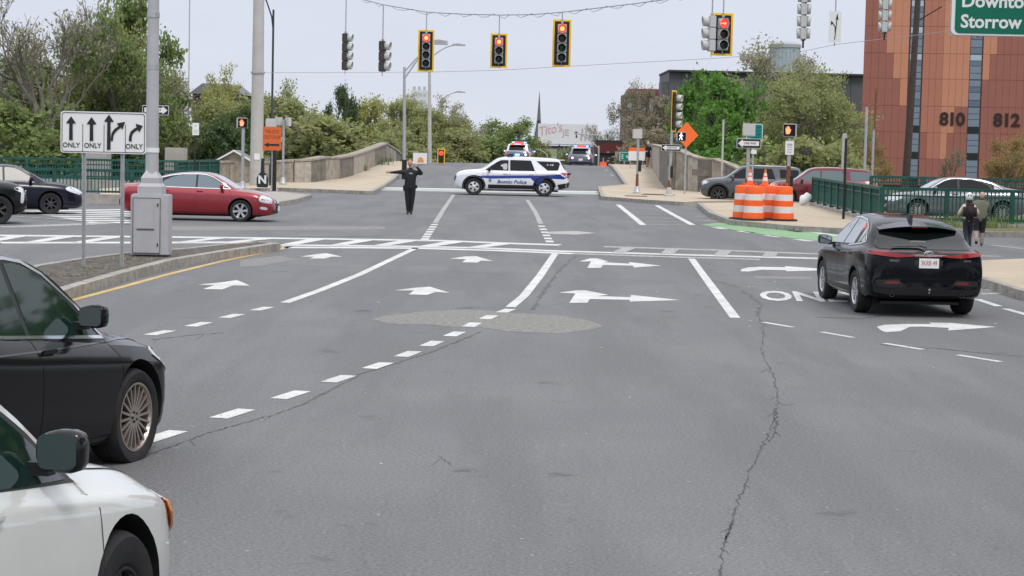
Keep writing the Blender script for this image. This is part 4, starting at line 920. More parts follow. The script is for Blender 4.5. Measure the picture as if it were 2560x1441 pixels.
# ---------------------------------------------------------------- traffic signals and span wires
LENS_R = mat('lens_red_lit', (.9, .05, .03), .3, emit=(1., .045, .04), estr=1.7)
LENS_RC = mat('lens_red_core', (.9, .3, .1), .3, emit=(1., .30, .08), estr=2.6)
LENS_RO = mat('lens_red_off', (.06, .012, .012), .25)
LENS_AO = mat('lens_amber_off', (.045, .02, .014), .25)
LENS_GO = mat('lens_green_off', (.012, .035, .035), .25)
GREYV = mat('visor_grey', (.50, .50, .49), .55)
WIREM = mat('wire_grey', (.30, .31, .33), .6)
def signal(name, label, n, loc, yaw=0., lit=0, back=True, arrow=False, rod=0., parent=None, sect=.355, group='traffic signals over the junction', yellow_back=False, housing=None, visor_len=.27):
    root = thing(name, label, 'traffic light', loc, yaw, group) if parent is None else None
    if root is None:
        root = bpy.data.objects.new(name, None); C.objects.link(root); root.parent = parent; root.location = loc; root.rotation_euler = (0, 0, yaw)
    H = n*sect; hm = housing or SGREY
    b = MB()
    for k in range(n): b.box((0, .03, -sect*(k+.5)), (.34, .20, sect-.008))
    me = bevelled(b.mesh('housing', hm), .02, 2); ho = linkobj('housing', me, root)
    if back:
        p = MB(); W2, H2 = .345, H/2+.17; o = rrect(2*W2, 2*H2, .03, 3); p.prism([(x, z-H/2) for x, z in o], 'y', .085, .10); p.build('backplate', BLACK, root)
        q = MB(); t = .068; z0 = -H/2
        for (cx, cz, wx, wz) in ((0, H2-t/2, 2*W2, t), (0, -H2+t/2, 2*W2, t), (-W2+t/2, 0, t, 2*H2-2*t), (W2-t/2, 0, t, 2*H2-2*t)): q.box((cx, .078, z0+cz), (wx, .012, wz))
        q.build('reflective_border', YEL, root)
    T0 = Matrix.Rotation(R(90), 4, 'X')       # local z -> -y
    for k in range(n):
        zc = -sect*(k+.5); on_ = (k == lit)
        m = LENS_R if on_ else (LENS_RO if k == 0 else LENS_AO if k == 1 else LENS_GO)
        l = MB(); l.lathe([(.145, 0), (.12, .015), (.06, .026), (.001, .03)], 20, 0, Matrix.Translation((0, -.075, zc)) @ T0, cap=False); lo = l.build('lens', m, root, True, 60)
        if on_:
            if arrow: g = MB(); g.prism([(x, z+zc) for x, z in [(-.10, -.012), (.03, -.012), (.03, -.06), (.10, .0), (.03, .06), (.03, .012), (-.10, .012)]], 'y', -.112, -.106); g.build('lens_glow', LENS_RC, lo)
            else: g = MB(); g.lathe([(.085, .0), (.001, .004)], 16, 0, Matrix.Translation((0, -.106, zc)) @ T0, cap=False); g.build('lens_glow', LENS_RC, lo)
        v = MB(); vs = []; N2 = 16
        for j in range(N2+1):
            a = R(-62+304*j/N2)
            for rr, yy, dz in ((.158, -.07, 0), (.158, -.07-visor_len*(.90+.10*math.sin(a)), 0)):
                vs.append((rr*math.cos(a), yy, zc+rr*math.sin(a)))
        v.add(vs, [(2*j, 2*j+1, 2*j+3, 2*j+2) for j in range(N2)])
        me = v.mesh('visor', GREYV if not on_ else GREYV, True, 60); vo = linkobj('visor', me, root); sm = vo.modifiers.new('s', 'SOLIDIFY'); sm.thickness = .006
    if rod:
        r_ = MB(); r_.tube([(0, .03, -H-.16), (0, .03, -H), (0, .03, 0), (0, .03, rod)], [.014, .014, .022, .022], 8); r_.lathe([(.001, 0), (.05, .02), (.05, .08), (.02, .1)], 12, 0, Matrix.Translation((0, .03, .0))); r_.build('hanger_rod', GALV, root)
    return root
def zat(px, py, d): return A(px, py, d)
def span(name, label, pts, rad=.02, coil=.0, cat='wire', parent=None):
    b = MB(); b.tube(pts, rad, 5); L_ = [Vector(p) for p in pts]
    if coil:
        q = []; tot = 0
        for a, c_ in zip(L_, L_[1:]):
            n = int((c_-a).length/.22)
            for k in range(n):
                p = a.lerp(c_, k/n); ph = tot*1.9; tot += 1; q.append(p+Vector((0, coil*math.cos(ph), -coil*.5+coil*.9*math.sin(ph)+random.uniform(-.02, .02))))
        b.tube(q, rad*.55, 4)
    o = b.build('wire', WIREM); o.name = name; tag(o, label, cat); return o
def cat_pts(pix, d0, d1, n=6):
    out = []
    for i, (x, y) in enumerate(pix):
        t = (x-pix[0][0])/(pix[-1][0]-pix[0][0]); out.append(A(x, y, lerp(d0, d1, t)))
    res = []
    for i in range(len(out)-1):
        for k in range(n): res.append(out[i].lerp(out[i+1], k/n))
    return res+[out[-1]]
COLP = (645, 94)
wire1 = [(645, -60), (780, -28), (900, -3), (957, 12), (1068, 31), (1160, 36), (1248, 38), (1330, 37), (1406, 31), (1500, 20), (1600, 8), (1700, -6), (2000, -60), (2700, -210)]
span('span_wire', 'coiled overhead span wire sagging across the sky with three red signals hung from it', cat_pts(wire1, 92, 64), .022, .10)
span('tether_wire', 'thin lower tether wire crossing the sky beneath the signals', cat_pts([(648, 182), (1065, 181), (1248, 176), (1405, 167), (1810, 145), (2010, 128), (2088, 112), (2700, 40)], 92, 58), .009)
span('span_wire', 'second overhead wire passing just above the picture carrying the right-hand signals', cat_pts([(645, -70), (865, -62), (1400, -70), (1808, -66), (2010, -80), (2215, -85), (2900, -150)], 92, 52), .02)
def hang(px, ytop, ybot, n, yaw, label, wire_y, back=True, lit=0, arrow=False, name='traffic_light', **k):
    H = n*.355+(.34 if back else 0); d = H*FPX/(ybot-ytop); top = A(px, ytop, d); z = top.z-(.17 if back else 0)
    wz = A(px, wire_y, d).z; return signal(name, label, n, (top.x, d, z), yaw, lit, back, arrow, rod=wz-z, **k), d
hang(1066, 75, 178, 4, R(3), 'four-lens signal with red lit and yellow border, left of the three on the coiled wire', 32)
hang(1248, 84, 169, 3, R(2), 'three-lens signal with red lit, middle of the coiled wire', 38)
hang(1406, 49, 166, 4, R(1), 'four-lens signal with red lit, right of the three on the coiled wire', 31)
hang(1809, 33, 138, 3, R(4), 'three-lens signal showing a red arrow with bright yellow border at upper right', -66, arrow=True)
hang(866, 84, 175, 4, R(80), 'four-lens signal seen edge-on, leftmost of the hanging signals', -62, back=False, lit=-1, housing=mat('housing_dark', (.05, .045, .035), .5), visor_len=.20)
hang(959, 103, 179, 3, R(78), 'three-lens signal seen edge-on between the leftmost signal and the red one', 12, back=False, lit=-1, housing=mat('housing_dark', (.05, .045, .035), .5), visor_len=.20)
s_, d_ = hang(1778, 40, 128, 3, R(-84), 'grey edge-on signal tucked behind the red arrow signal', -66, back=False, lit=-1, visor_len=.20, housing=GREYV)
for o in s_.children:
    if o.name.startswith('hanger'): pass
def double(px, ytop, ybot, n, label):
    d = n*.36*FPX/(ybot-ytop); p = A(px, ytop, d); root = thing('traffic_light', label, 'traffic light', (p.x, d, p.z), 0, 'traffic signals over the junction')
    for s in (-1, 1):
        hd_ = signal('signal_head', None, n, (s*.045, 0, 0), R(90*s)+R(-8), lit=-1, back=False, parent=root, housing=GREYV, visor_len=.20); hd_.scale = (1, .62, 1)
    b = MB(); b.box((0, 0, -n*.18), (.07, .30, n*.36+.02)); b.tube([(0, 0, -n*.36), (0, 0, -n*.36-.22)], .03, 6); b.tube([(0, 0, 0), (0, 0, A(px, -80, d).z-p.z)], .02, 6); b.build('hanger', BLACK, root)
double(2012, -22, 100, 4, 'back-to-back grey signal cluster cut by the top edge, left of the white hanging sign')
double(2215, -30, 82, 4, 'back-to-back grey signal cluster cut by the top edge, in front of the orange tower')
# hanging lane sign
d = 57; p = A(2088, 68, d); sg = thing('hanging_sign', 'white hanging sign with a curving and a straight black arrow, upper right', 'sign', (p.x, d, p.z), R(6))
MB().prism(rrect(.36, .90, .03), 'y', -.01, .01).build('sign_plate', WHITEP, sg)
fr = MB(); o1 = rrect(.34, .88, .03); 
ar = MB(); ar.tube([(-.01, -.018, -.36), (.01, -.018, -.15), (.04, -.018, .25)], .012, 6); ar.prism([(.005, .22), (.085, .22), (.045, .38)], 'y', -.022, -.012)
ar.tube([(.0, -.018, -.15), (-.01, -.018, .02), (-.09, -.018, .12)], .010, 6); ar.prism([(-.13, .05), (-.06, .12), (-.13, .17)], 'y', -.022, -.012); ar.build('arrow', BLACK, sg)
hr = MB(); hr.tube([(0, .02, -.55), (0, .02, .45), (0, .02, A(2088, -82, d).z-p.z)], .018, 6); hr.build('hanger_rod', GALV, sg)
# overhead guide sign
d = 54; p = A(2376, 89, d); sw, sh = 3.9, 2.3
gs = thing('guide_sign', 'large green overhead sign with white lettering at the top right corner', 'sign', (p.x+sw/2, d, p.z+sh/2), R(-2))
MB().prism(rrect(sw, sh, .08), 'y', 0, .05).build('sign_plate', GALV, gs); MB().prism(rrect(sw-.04, sh-.04, .16, 6), 'y', -.012, -.001).build('sign_border', WHITEP, gs)
MB().prism(rrect(sw-.24, sh-.14, .13, 6), 'y', -.024, -.013).build('sign_face', SGREEN, gs)
sc = FPX/d
text_mesh('Storrow Dr', .50, WHITEP, gs, face_T(-sw/2+.27, -.028, -sh/2+.38), 'lettering', .002, .012, align='LEFT', sx=.97)
text_mesh('Downtown', .50, WHITEP, gs, face_T(-sw/2+.27, -.028, -sh/2+.94), 'lettering', .002, .012, align='LEFT', sx=1.0)
b = MB()
for x in (-1.2, 1.2): b.box((x, .12, .2), (.08, .10, sh+.5))
b.tube([(-3.4, .30, sh/2+.1), (4.5, .30, sh/2+.1)], .12, 12); b.tube([(4.5, .30, sh/2+.1), (4.5, .30, -p.z-sh/2)], .16, 12); b.build('mast_arm', GALV, gs)

# ---------------------------------------------------------------- poles
def base_of(px, py, dz=.15): return P(px, py, dz)
def pole(name, label, cat, px, py, ztop_py, r, m, dz=.15, n=12, r2=None, lean=0., group=None, extra=None):
    g = P(px, py, dz); zt = A(px, ztop_py, g.y).z-g.z
    root = thing(name, label, cat, g, 0, group); b = MB(); b.tube([(0, 0, 0), (lean/2, 0, zt/2), (lean, 0, zt)], [r, (r+(r2 or r))/2, r2 or r], n); b.build('pole', m, root, True)
    return root, g, zt
# utility pole with the grey cabinet on the median
g = P(378, 640, .15); cb = thing('signal_cabinet_pole', 'tall grey pole rising from a grey steel control cabinet on the median', 'pole', g, R(4))
s = FPX/g.y
CW, CH = 95/s, 150/s
me = bevelled(MB().box((0, 0, CH/2+.03), (CW, .55, CH)).mesh('cabinet', GREYP), .015, 2); cab = linkobj('cabinet', me, cb)
MB().box((-.06, -.285, CH/2+.02), (CW*.70, .02, CH*.93)).build('cabinet_door', mat('grey_paint_door', (.39, .39, .41), .5, var=.06, vscale=3), cab)
q = MB(); 
for a_, b_ in (((-.06-CW*.35, .07), (-.06-CW*.35, CH*.97)), ((-.06+CW*.35, .07), (-.06+CW*.35, CH*.97)), ((-.06-CW*.35, CH*.97), (-.06+CW*.35, CH*.97)), ((-.06-CW*.35, .07), (-.06+CW*.35, .07))):
    q.tube([(a_[0], -.297, a_[1]), (b_[0], -.297, b_[1])], .005, 4)
q.tube([(-.06-CW*.25, -.30, CH*.45), (-.06+CW*.2, -.30, CH*.45)], .010, 6); q.build('door_gap', BLACK, cab)
MB().box((-.10, -.298, CH*.68), (CW*.46, .006, CH*.42)).build('door_panel', GREYP, cab)
for z in (CH*.2, CH*.86): MB().box((-.06+CW*.29, -.305, z), (.02, .02, .05)).build('door_hinge', BLACK, cab)
t = MB(); t.lathe([(.34, CH+.03), (.34, CH+.18), (.26, CH+.24), (.26, CH+.34), (.12, CH+.50), (.115, CH+.52)], 4, 0, Matrix.Rotation(R(45), 4, 'Z') @ Matrix.Diagonal((1.0, .85, 1, 1))); t.build('cabinet_hood', GREYP, cb)
b = MB(); b.tube([(0, 0, CH+.4), (0, 0, 4), (0, 0, 9)], [.125, .11, .085], 16); b.build('pole', GREYP, cb, True)
z1 = A(378, 375, g.y).z-g.z; MB().lathe([(.128, z1-.05), (.132, z1-.05), (.132, z1+.04), (.128, z1+.04)], 16, 0, cap=False).build('sticker_band', WHITEP, cb)
for zz in (A(378, 38, g.y).z-g.z, A(378, 168, g.y).z-g.z): MB().lathe([(.10, zz-.06), (.118, zz-.05), (.118, zz+.05), (.10, zz+.06)], 16).build('pole_collar', GALV, cb)
for k in range(5): MB().box((-.22+.11*k, -.22, .015), (.06, .04, .05)).build('anchor_foot', BLACK, cb)
# lane-use sign on two posts
gl, gr = P(203, 669, .15), P(309, 668, .15); ym = (gl.y+gr.y)/2; sc = FPX/ym
ls = thing('lane_sign', 'wide white lane sign with four black arrows on two galvanised posts on the median', 'sign', ((gl.x+gr.x)/2, ym, .15), R(1))
zt, zb = A(255, 280, ym).z-.15, A(255, 384, ym).z-.15; W_, H_ = 212/sc, zt-zb; zc = (zt+zb)/2
for x in (gl.x-(gl.x+gr.x)/2, gr.x-(gl.x+gr.x)/2):
    q = MB(); q.box((x, .03, zt*.475), (.05, .012, zt*.95)); q.box((x-.025, .012, zt*.475), (.012, .03, zt*.95)); q.box((x+.025, .012, zt*.475), (.012, .03, zt*.95)); q.build('post', GALV, ls)
MB().prism([(x, zc+z) for x, z in rrect(W_, H_, .05)], 'y', -.02, -.008).build('sign_plate', WHITEP, ls)
q = MB()
for sx_, wd in ((W_-.04, .010),):
    o = [(x, zc+z) for x, z in rrect(W_-.05, H_-.05, .04)]; q.tube([(x, -.024, z) for x, z in o+[o[0]]], .006, 4)
u0 = -W_/2
for fr_ in (.26, .51, .76): q.box((u0+W_*fr_, -.024, zc-.13*H_), (.008, .006, H_*.66))
q.build('divider_lines', BLACK, ls)
def sarrow(pts, name='arrow'): q = MB(); q.prism(pts, 'y', -.032, -.021); return q.build(name, BLACK, ls)
def sx(px): return (px-255)/sc
def sz(py): return zc-(py-332)/sc
def upa(cx, top, bot): sarrow([(sx(cx-4.5), sz(bot)), (sx(cx+4.5), sz(bot)), (sx(cx+4), sz(top+18)), (sx(cx+12), sz(top+17)), (sx(cx), sz(top)), (sx(cx-12), sz(top+17)), (sx(cx-4), sz(top+18))])
upa(175, 293, 352); upa(226, 294, 353); upa(269, 287, 374)
def curve_arrow(p):
    sarrow([(sx(x), sz(y)) for x, y in p])
curve_arrow([(274, 345), (276, 332), (283, 322), (293, 315), (289, 308), (309, 304), (303, 323), (299, 318), (288, 327), (281, 337), (279, 352), (274, 352)])
curve_arrow([(319, 352), (319, 340), (323, 328), (332, 320), (338, 317), (336, 308), (353, 313), (345, 329), (341, 323), (334, 327), (328, 334), (326, 343), (326, 352)])
for cx in (176, 229, 332): text_mesh('ONLY', .118, BLACK, ls, face_T(sx(cx), -.026, sz(365)), 'lettering', .002, .001, sx=.92)

# concrete column and curved lamp behind it
root, g, zt = pole('concrete_mast', 'thick pale concrete mast rising out of the picture on the left corner', 'pole', 641, 464, -160, .33, STEELP, n=20, r2=.24)
for yy in (182,): z = A(645, yy, g.y).z-g.z; MB().lathe([(.28, z-.07), (.34, z-.05), (.34, z+.05), (.28, z+.07)], 20).build('mast_band', GALV, root)
q = MB().box((.05, -.325, A(650, 392, g.y).z-g.z), (.26, .01, .30)); q.build('pasted_notice', WHITEP, root)
DGREEN = mat('dark_green_paint', (.03, .045, .045), .5)
g = P(668, 466, .15); lp = thing('street_lamp', 'dark green lamp post with curved arm close behind the concrete mast', 'street lamp', (g.x, g.y+1.5, .15))
zt = A(666, 32, g.y+1.5).z; b = MB(); b.tube([(0, 0, 0), (0, 0, 1.0), (0, 0, 1.1), (0, 0, zt)], [.11, .11, .06, .05], 10); b.build('pole', DGREEN, lp, True)
b = MB(); b.tube([(0, 0, zt*.88), (-.08, 0, zt*.96), (-.35, 0, zt*1.05), (-.9, 0, zt*1.12), (-1.6, 0, zt*1.14)], .035, 8); b.build('arm', DGREEN, lp, True)
MB().box((-1.9, 0, zt*1.13), (.7, .25, .14)).build('lamp_head', GALV, lp)
# pedestrian signals
HANDM = mat('hand_lit', (.9, .2, .1), .4, emit=(1., .22, .10), estr=1.9); WALKM = mat('walk_lit', (.9, .9, .9), .4, emit=(1, 1, 1), estr=1.1)
def ped_head(root, x, y, z, yaw, kind, s=.42):
    o = bpy.data.objects.new('signal_box', None); 
    me = bevelled(MB().box((0, 0, 0), (s, .20, s)).mesh('signal_box', GREYV), .025, 2); o = linkobj('signal_box', me, root); o.location = (x, y, z); o.rotation_euler = (0, 0, yaw)
    MB().box((0, -.108, 0), (s*.90, .02, s*.88)).build('screen', DARK, o)
    if kind == 'hand':
        pts = [(-.075, -.14), (.04, -.14), (.08, -.06), (.10, .03), (.07, .04), (.055, .0), (.05, .12), (.03, .12), (.02, .02), (.012, .15), (-.012, .15), (-.018, .02), (-.035, .13), (-.055, .13), (-.055, .0), (-.075, .09), (-.095, .085), (-.09, -.05)]
        q = MB(); q.prism([(a-.04, b_) for a, b_ in pts], 'y', -.128, -.119); q.build('hand_symbol', HANDM, o)
    if kind == 'walk':
        pts = [(-.10, -.15), (-.06, -.15), (-.02, -.03), (.04, -.15), (.08, -.15), (.03, .0), (.03, .05), (.09, .01), (.10, .04), (.02, .12), (-.03, .12), (-.09, .03), (-.07, .01), (-.03, .05), (-.03, -.02)]
        q = MB(); q.prism([(a-.04, b_) for a, b_ in pts], 'y', -.128, -.119); q.prism([(a-.03, b_+.155) for a, b_ in circle2(.03, 10)], 'y', -.128, -.119); q.build('walking_symbol', WALKM, o)
    return o
def small_pole(label, px, py, ptop, kind, m=GALV, r=.055, name='pedestrian_signal', cat='pedestrian signal', bell=True, dz=.15):
    g = P(px, py, dz); zt = A(px, ptop, g.y).z-g.z; root = thing(name, label, cat, g); b = MB(); b.tube([(0, 0, 0), (0, 0, zt)], r, 10); b.build('pole', m, root, True)
    if bell: b = MB(); b.lathe([(.19, 0), (.19, .06), (.14, .10), (.12, .28), (r+.01, .36)], 14); b.build('pole_base', m if not bell == 2 else STEELP, root, True, 50)
    return root, g, zt
sc_ = lambda g: FPX/g.y
r_, g, zt = small_pole('pedestrian signal with lit red hand on a pale pole left of the concrete mast', 606, 474, 318, 'hand', r=.07)
ped_head(r_, -.05, 0, zt+.18, R(22), 'hand', .46)
r_, g, zt = small_pole('pedestrian signal seen from behind above the orange detour sign', 684, 478, 316, None, STEELP, .11, bell=2)
ped_head(r_, -.15, 0, zt+.10, R(180), None, .46)
dsgn = thing('detour_sign', 'orange truck detour sign with black left arrow hung on the pole by the mast', 'sign', (A(679, 347, g.y-.4).x, g.y-.25, A(679, 347, g.y-.4).z), R(0))
MB().prism(rrect(46/sc_(g), 58/sc_(g), .05), 'y', -.02, 0).build('sign_plate', ORANGE2, dsgn)
for t_, z_ in (('TRUCK', .30), ('DETOUR', .06)): text_mesh(t_, .20, mat('worn_black', (.30, .06, .018), .6), dsgn, face_T(0, -.024, z_), 'lettering', .002, .002, sx=.95)
q = MB(); q.prism([(-.34, -.27), (-.15, -.17), (-.15, -.23), (.32, -.23), (.32, -.31), (-.15, -.31), (-.15, -.37)], 'y', -.032, -.022); q.build('arrow', BLACK, dsgn)
MB().tube([(.12, .04, -.5), (.12, .04, -2.4)], .085, 10).build('black_post', BLACK, dsgn)
r_, g, zt = small_pole('pair of pedestrian signals seen from behind beside the orange detour sign', 707, 462, 300, None, r=.06)
ped_head(r_, .22, 0, zt-.1, R(120), None, .44); ped_head(r_, -.25, .1, zt-.08, R(-120), None, .40)
# bicycle-sticker bollard shape (green post with round black tag marked N)
g = P(658, 472, .15); nb = thing('news_tag', 'black rounded tag with a white letter N hanging on a dark green post', 'tag', (g.x, g.y-.3, .15))
t = MB(); t.prism([(x, .42+z) for x, z in [(-.22, -.36), (.22, -.36), (.26, -.28), (.26, .05), (.18, .22), (.08, .34), (.07, .95), (-.07, .95), (-.08, .34), (-.18, .22), (-.26, .05), (-.26, -.28)]], 'y', -.05, .05); t.build('tag_body', mat('tag_black', (.02, .03, .03), .4), nb)
text_mesh('N', .50, WHITEP, nb, face_T(0, -.055, .40), 'lettering', .003, .02)
# one-way signs
def oneway(root, x, y, z, w_=1.02, h_=.32, right=False, yaw=0.):
    o = MB().prism(rrect(w_, h_, .03), 'y', -.01, 0).build('one_way_sign', WHITEP, root); o.location = (x, y, z); o.rotation_euler = (0, 0, yaw)
    MB().prism(rrect(w_-.03, h_-.03, .03), 'y', -.016, -.010).build('sign_face', BLACK, o)
    f = 1 if right else -1
    q = MB(); q.prism([(f*.45*w_, 0), (f*.26*w_, .42*h_), (f*.26*w_, .24*h_), (-f*.42*w_, .24*h_), (-f*.42*w_, -.24*h_), (f*.26*w_, -.24*h_), (f*.26*w_, -.42*h_)], 'y', -.022, -.016); q.build('arrow', WHITEP, o)
    text_mesh('ONE WAY', .13*w_, BLACK, o, face_T(-f*.05*w_, -.024, 0), 'lettering', .001, .002, sx=.85); return o
d = 60; p = A(390, 276, d); os_ = thing('one_way_sign', 'black and white one-way sign pointing right behind the grey cabinet pole', 'sign', (p.x, d, .15)); oneway(os_, 0, -.06, p.z-.15, 66*d/FPX, 24*d/FPX, True); MB().tube([(0, 0, 0), (0, 0, p.z+.1)], .035, 8).build('pole', GALV, os_)
# white parking sign on black post at left
d = 84; p = A(488, 323, d); ps = thing('parking_sign', 'small white parking sign on a thin black post above the left railing', 'sign', (p.x, d, .15))
MB().tube([(0, 0, 0), (0, 0, p.z+.15)], .04, 8).build('post', BLACK, ps); o = MB().box((.03, -.05, p.z-.15), (.28, .02, .52)).build('sign_plate', WHITEP, ps)
text_mesh('P', .16, GREYP, o, face_T(.03, -.064, p.z-.03), 'lettering', .001); q = MB(); 
for k in range(3): q.box((.03, -.062, p.z-.2-.06*k), (.17, .004, .02))
q.build('print_lines', GREYP, o)
# right corner signals
r_, g, zt = small_pole('grey-backed pedestrian signal on a rusty-based pole at the right bridge corner', 1592, 484, 338, None, GALV, .06, bell=True); ped_head(r_, -.05, 0, zt+.05, R(185), None, .46)
MB().tube([(0, 0, .1), (0, 0, .95)], [.085, .065], 10).build('rusty_sleeve', RUST, r_); MB().box((.12, -.05, 1.35), (.12, .14, .55)).build('push_button', BLACK, r_)
g = P(1672, 491, .15); tp = thing('traffic_light', 'post-mounted yellow-edged signal with one-way sign and white walking man', 'traffic light', g, 0)
zt = A(1680, 222, g.y).z-g.z; MB().tube([(0, 0, 0), (.06, 0, zt*.6)], .065, 12).build('pole', GALV, tp, True)
MB().lathe([(.22, 0), (.22, .06), (.15, .1), (.13, .32), (.08, .42)], 14).build('pole_base', STEELP, tp, True, 50)
MB().tube([(0, 0, .40), (0, 0, .75)], [.08, .07], 10).build('rusty_sleeve', RUST, tp)
hd = signal('signal_head', None, 4, (.20, 0, zt-.25), R(66), lit=-1, back=True, parent=tp, housing=mat('housing_dark', (.05, .045, .035), .5), sect=.40)
oneway(tp, .04, -.10, A(1676, 370, g.y).z-g.z, .92, .30); ped_head(tp, .50, 0, A(1700, 342, g.y).z-g.z, R(10), 'walk', .44)
MB().box((.10, -.02, A(1672, 430, g.y).z-g.z), (.13, .16, .55)).build('push_button', BLACK, tp)
# orange diamond
g = P(1718, 468, .15); dm = thing('warning_sign', 'orange diamond roadworks sign facing the corner behind the walking man signal', 'sign', (A(1716, 340, 97).x, 97, .15), R(18))
zc_ = A(1717, 338, 97).z-.15; ss = 32*97/FPX; MB().prism([(x, zc_+z) for x, z in [(-ss, 0), (0, -ss), (ss, 0), (0, ss)]], 'y', -.02, 0).build('sign_plate', ORANGE, dm); MB().tube([(0, .03, 0), (0, .03, zc_)], .04, 8).build('post', GALV, dm)
# barrel-side poles
g = P(1866, 531, .15); bp_ = thing('pedestrian_signal', 'grey-backed pedestrian signal with one-way sign rising from behind the orange barrels', 'pedestrian signal', (g.x, g.y, .15)); zt = A(1866, 345, g.y).z-.15
MB().tube([(0, 0, 0), (0, 0, zt)], .065, 12).build('pole', GALV, bp_, True); MB().tube([(0, 0, 0), (0, 0, zt*.45)], .078, 10).build('rusty_sleeve', RUST, bp_); ped_head(bp_, 0, 0, A(1864, 325, g.y).z-.15, R(176), None, .46); oneway(bp_, 0, -.10, A(1866, 359, g.y).z-.15, 60*g.y/FPX, 24*g.y/FPX)
g2 = thing('street_name_sign', 'teal street sign partly hidden behind the grey signal box', 'sign', (A(1886, 332, g.y+3).x, g.y+3, .15)); zz = A(1886, 332, g.y+3).z-.15
MB().prism([(x, zz+z) for x, z in rrect(.62, .66, .06)], 'y', -.01, .01).build('sign_plate', WHITEP, g2); MB().prism([(x, zz+z) for x, z in rrect(.57, .61, .05)], 'y', -.018, -.010).build('sign_face', mat('teal', (.0, .20, .20), .45), g2)
q = MB()
for i in range(4):
    for j in range(3): q.box((-.02+.1*j, -.02, zz+.2-.13*i), (.07, .004, .035 if (i+j) % 2 else .06))
q.build('print_marks', mat('teal_dark', (.0, .09, .10), .45), g2)['kind'] = 'stuff'; MB().tube([(-.02, .03, 0), (-.02, .03, zz)], .035, 8).build('post', GALV, g2)
MB().box((.0, -.03, zz-.72), (.20, .01, .17)).build('small_plate', WHITEP, g2)
g = P(1968, 531, .15); hp = thing('pedestrian_signal', 'pedestrian signal with lit orange hand right of the barrels', 'pedestrian signal', (g.x, g.y, .15)); zt = A(1968, 345, g.y).z-.15
MB().tube([(0, 0, 0), (0, 0, zt)], .065, 12).build('pole', GALV, hp, True); MB().tube([(0, 0, 0), (0, 0, zt*.62)], .082, 10).build('rusty_sleeve', RUST, hp); ped_head(hp, .0, 0, A(1970, 326, g.y).z-.15, R(-16), 'hand', .48)
MB().box((0, -.10, A(1968, 370, g.y).z-.15), (.32, .02, .50)).build('sign_plate', WHITEP, hp); q = MB()
for k in range(4): q.box((0, -.114, A(1968, 362, g.y).z-.15-.09*k), (.18, .004, .025 if k else .07))
q.build('print_lines', GREYP, hp); MB().box((.12, 0, .95), (.1, .12, .8)).build('push_button', BLACK, hp)
# lamp posts on the bridge
def lamp(label, px, py, ytop, arms, dist, r=.09, m=GALV, dark=False):
    x = A(px, py, dist).x; z0 = G(dist) if abs(x) < 14 else 0; root = thing('street_lamp', label, 'street lamp', (x, dist, z0)); zt = A(px, ytop, dist).z-z0
    lx = A(px+ (ytop-py)*-.0227*0, ytop, dist).x-x; b = MB(); b.tube([(0, 0, 0), (lx/2, 0, zt/2), (lx, 0, zt)], [r*1.25, r, r*.7], 10); b.build('pole', m, root, True)
    if dark: MB().tube([(0, 0, 0), (0, 0, 1.1)], r*1.5, 10).build('pole_base', BLACK, root)
    for ax, ay, hy in arms:
        tip = A(ax, ay, dist); tip = Vector((tip.x-x, 0, tip.z-z0)); st = Vector((lx, 0, A(px, hy, dist).z-z0))
        b = MB(); b.tube([st, st.lerp(tip, .35)+Vector((0, 0, .12)), st.lerp(tip, .7)+Vector((0, 0, .14)), tip], .045, 8); b.build('arm', m, root, True)
        sgn = 1 if tip.x > st.x else -1
        h = MB(); h.prism([(tip.x-.1*sgn, tip.z-.04), (tip.x+.75*sgn, tip.z-.05), (tip.x+.78*sgn, tip.z+.03), (tip.x+.3*sgn, tip.z+.11), (tip.x-.1*sgn, tip.z+.07)], 'y', -.14, .14); h.build('lamp_head', GALV, root)
    return root
lamp('grey lamp post with forked arm right behind the traffic officer', 1011, 412, 168, [(1085, 104, 198), (1086, 110, 180)], 112, .10, GALV, True)
lamp('tall pale lamp post with arm stretching right on the left side of the bridge', 1074, 408, 138, [(1135, 113, 146)], 132, .12, STEELP)
lamp('pale lamp post beyond the bridge crest among bare trees', 1105, 408, 246, [(1142, 231, 250)], 175, .12, STEELP)
lamp('small distant street lamp in front of the dark green tree', 1186, 400, 372, [(1232, 344, 376)], 210, .07, STEELP)
lamp('small distant street lamp between the two rear police cars', 1368, 405, 385, [(1338, 373, 387)], 230, .06, STEELP)
# slim posts to the right
for px, py, top, d, r, m, lab in ((1805, 425, 300, 100, .05, STEELP, 'slim pale post rising in front of the bright green tree'), (2104, 470, 336, 92, .055, STEELP, 'pale square-topped post right of the olive tree'),
    (2110, 505, 346, 66, .045, BLACK, 'thin black post standing inside the green corner railing'), (2161, 440, 268, 98, .07, GALV, 'pale pipe post before the left edge of the orange tower'), (2182, 445, 222, 96, .045, RUST, 'thin weathered post before the orange tower'), (2180, 450, 325, 92, .055, GALV, 'short pale post before the orange tower')):
    b0_ = A(px, py, d); root = thing('post', lab, 'post', (b0_.x, d, 0)); zt = A(px, top, d).z; MB().tube([(0, 0, 0), (0, 0, zt)], r, 8).build('shaft', m, root)
    if px == 2104: MB().prism(rrect(.20, .9, .04), 'y', -.06, -.04).build('sign_plate', STEELP, root).location = (.06, 0, zt-.4)
b0_ = A(2262, 470, 88); root = thing('utility_pole', 'dark wooden utility pole leaning in front of the orange tower', 'utility pole', (b0_.x, 88, 0)); tt = A(2300, -80, 88)
MB().tube([(0, 0, 0), ((tt.x-b0_.x)/2, 0, tt.z/2), (tt.x-b0_.x, 0, tt.z)], [.19, .155, .12], 12).build('pole', mat('dark_wood', (.055, .038, .030), .8, var=.3, vscale=6), root, True)
b_ = MB(); b_.tube([(0.3, 0, tt.z*.78), (1.3, -.2, tt.z*.84)], .03, 6); b_.build('arm', BLACK, root)
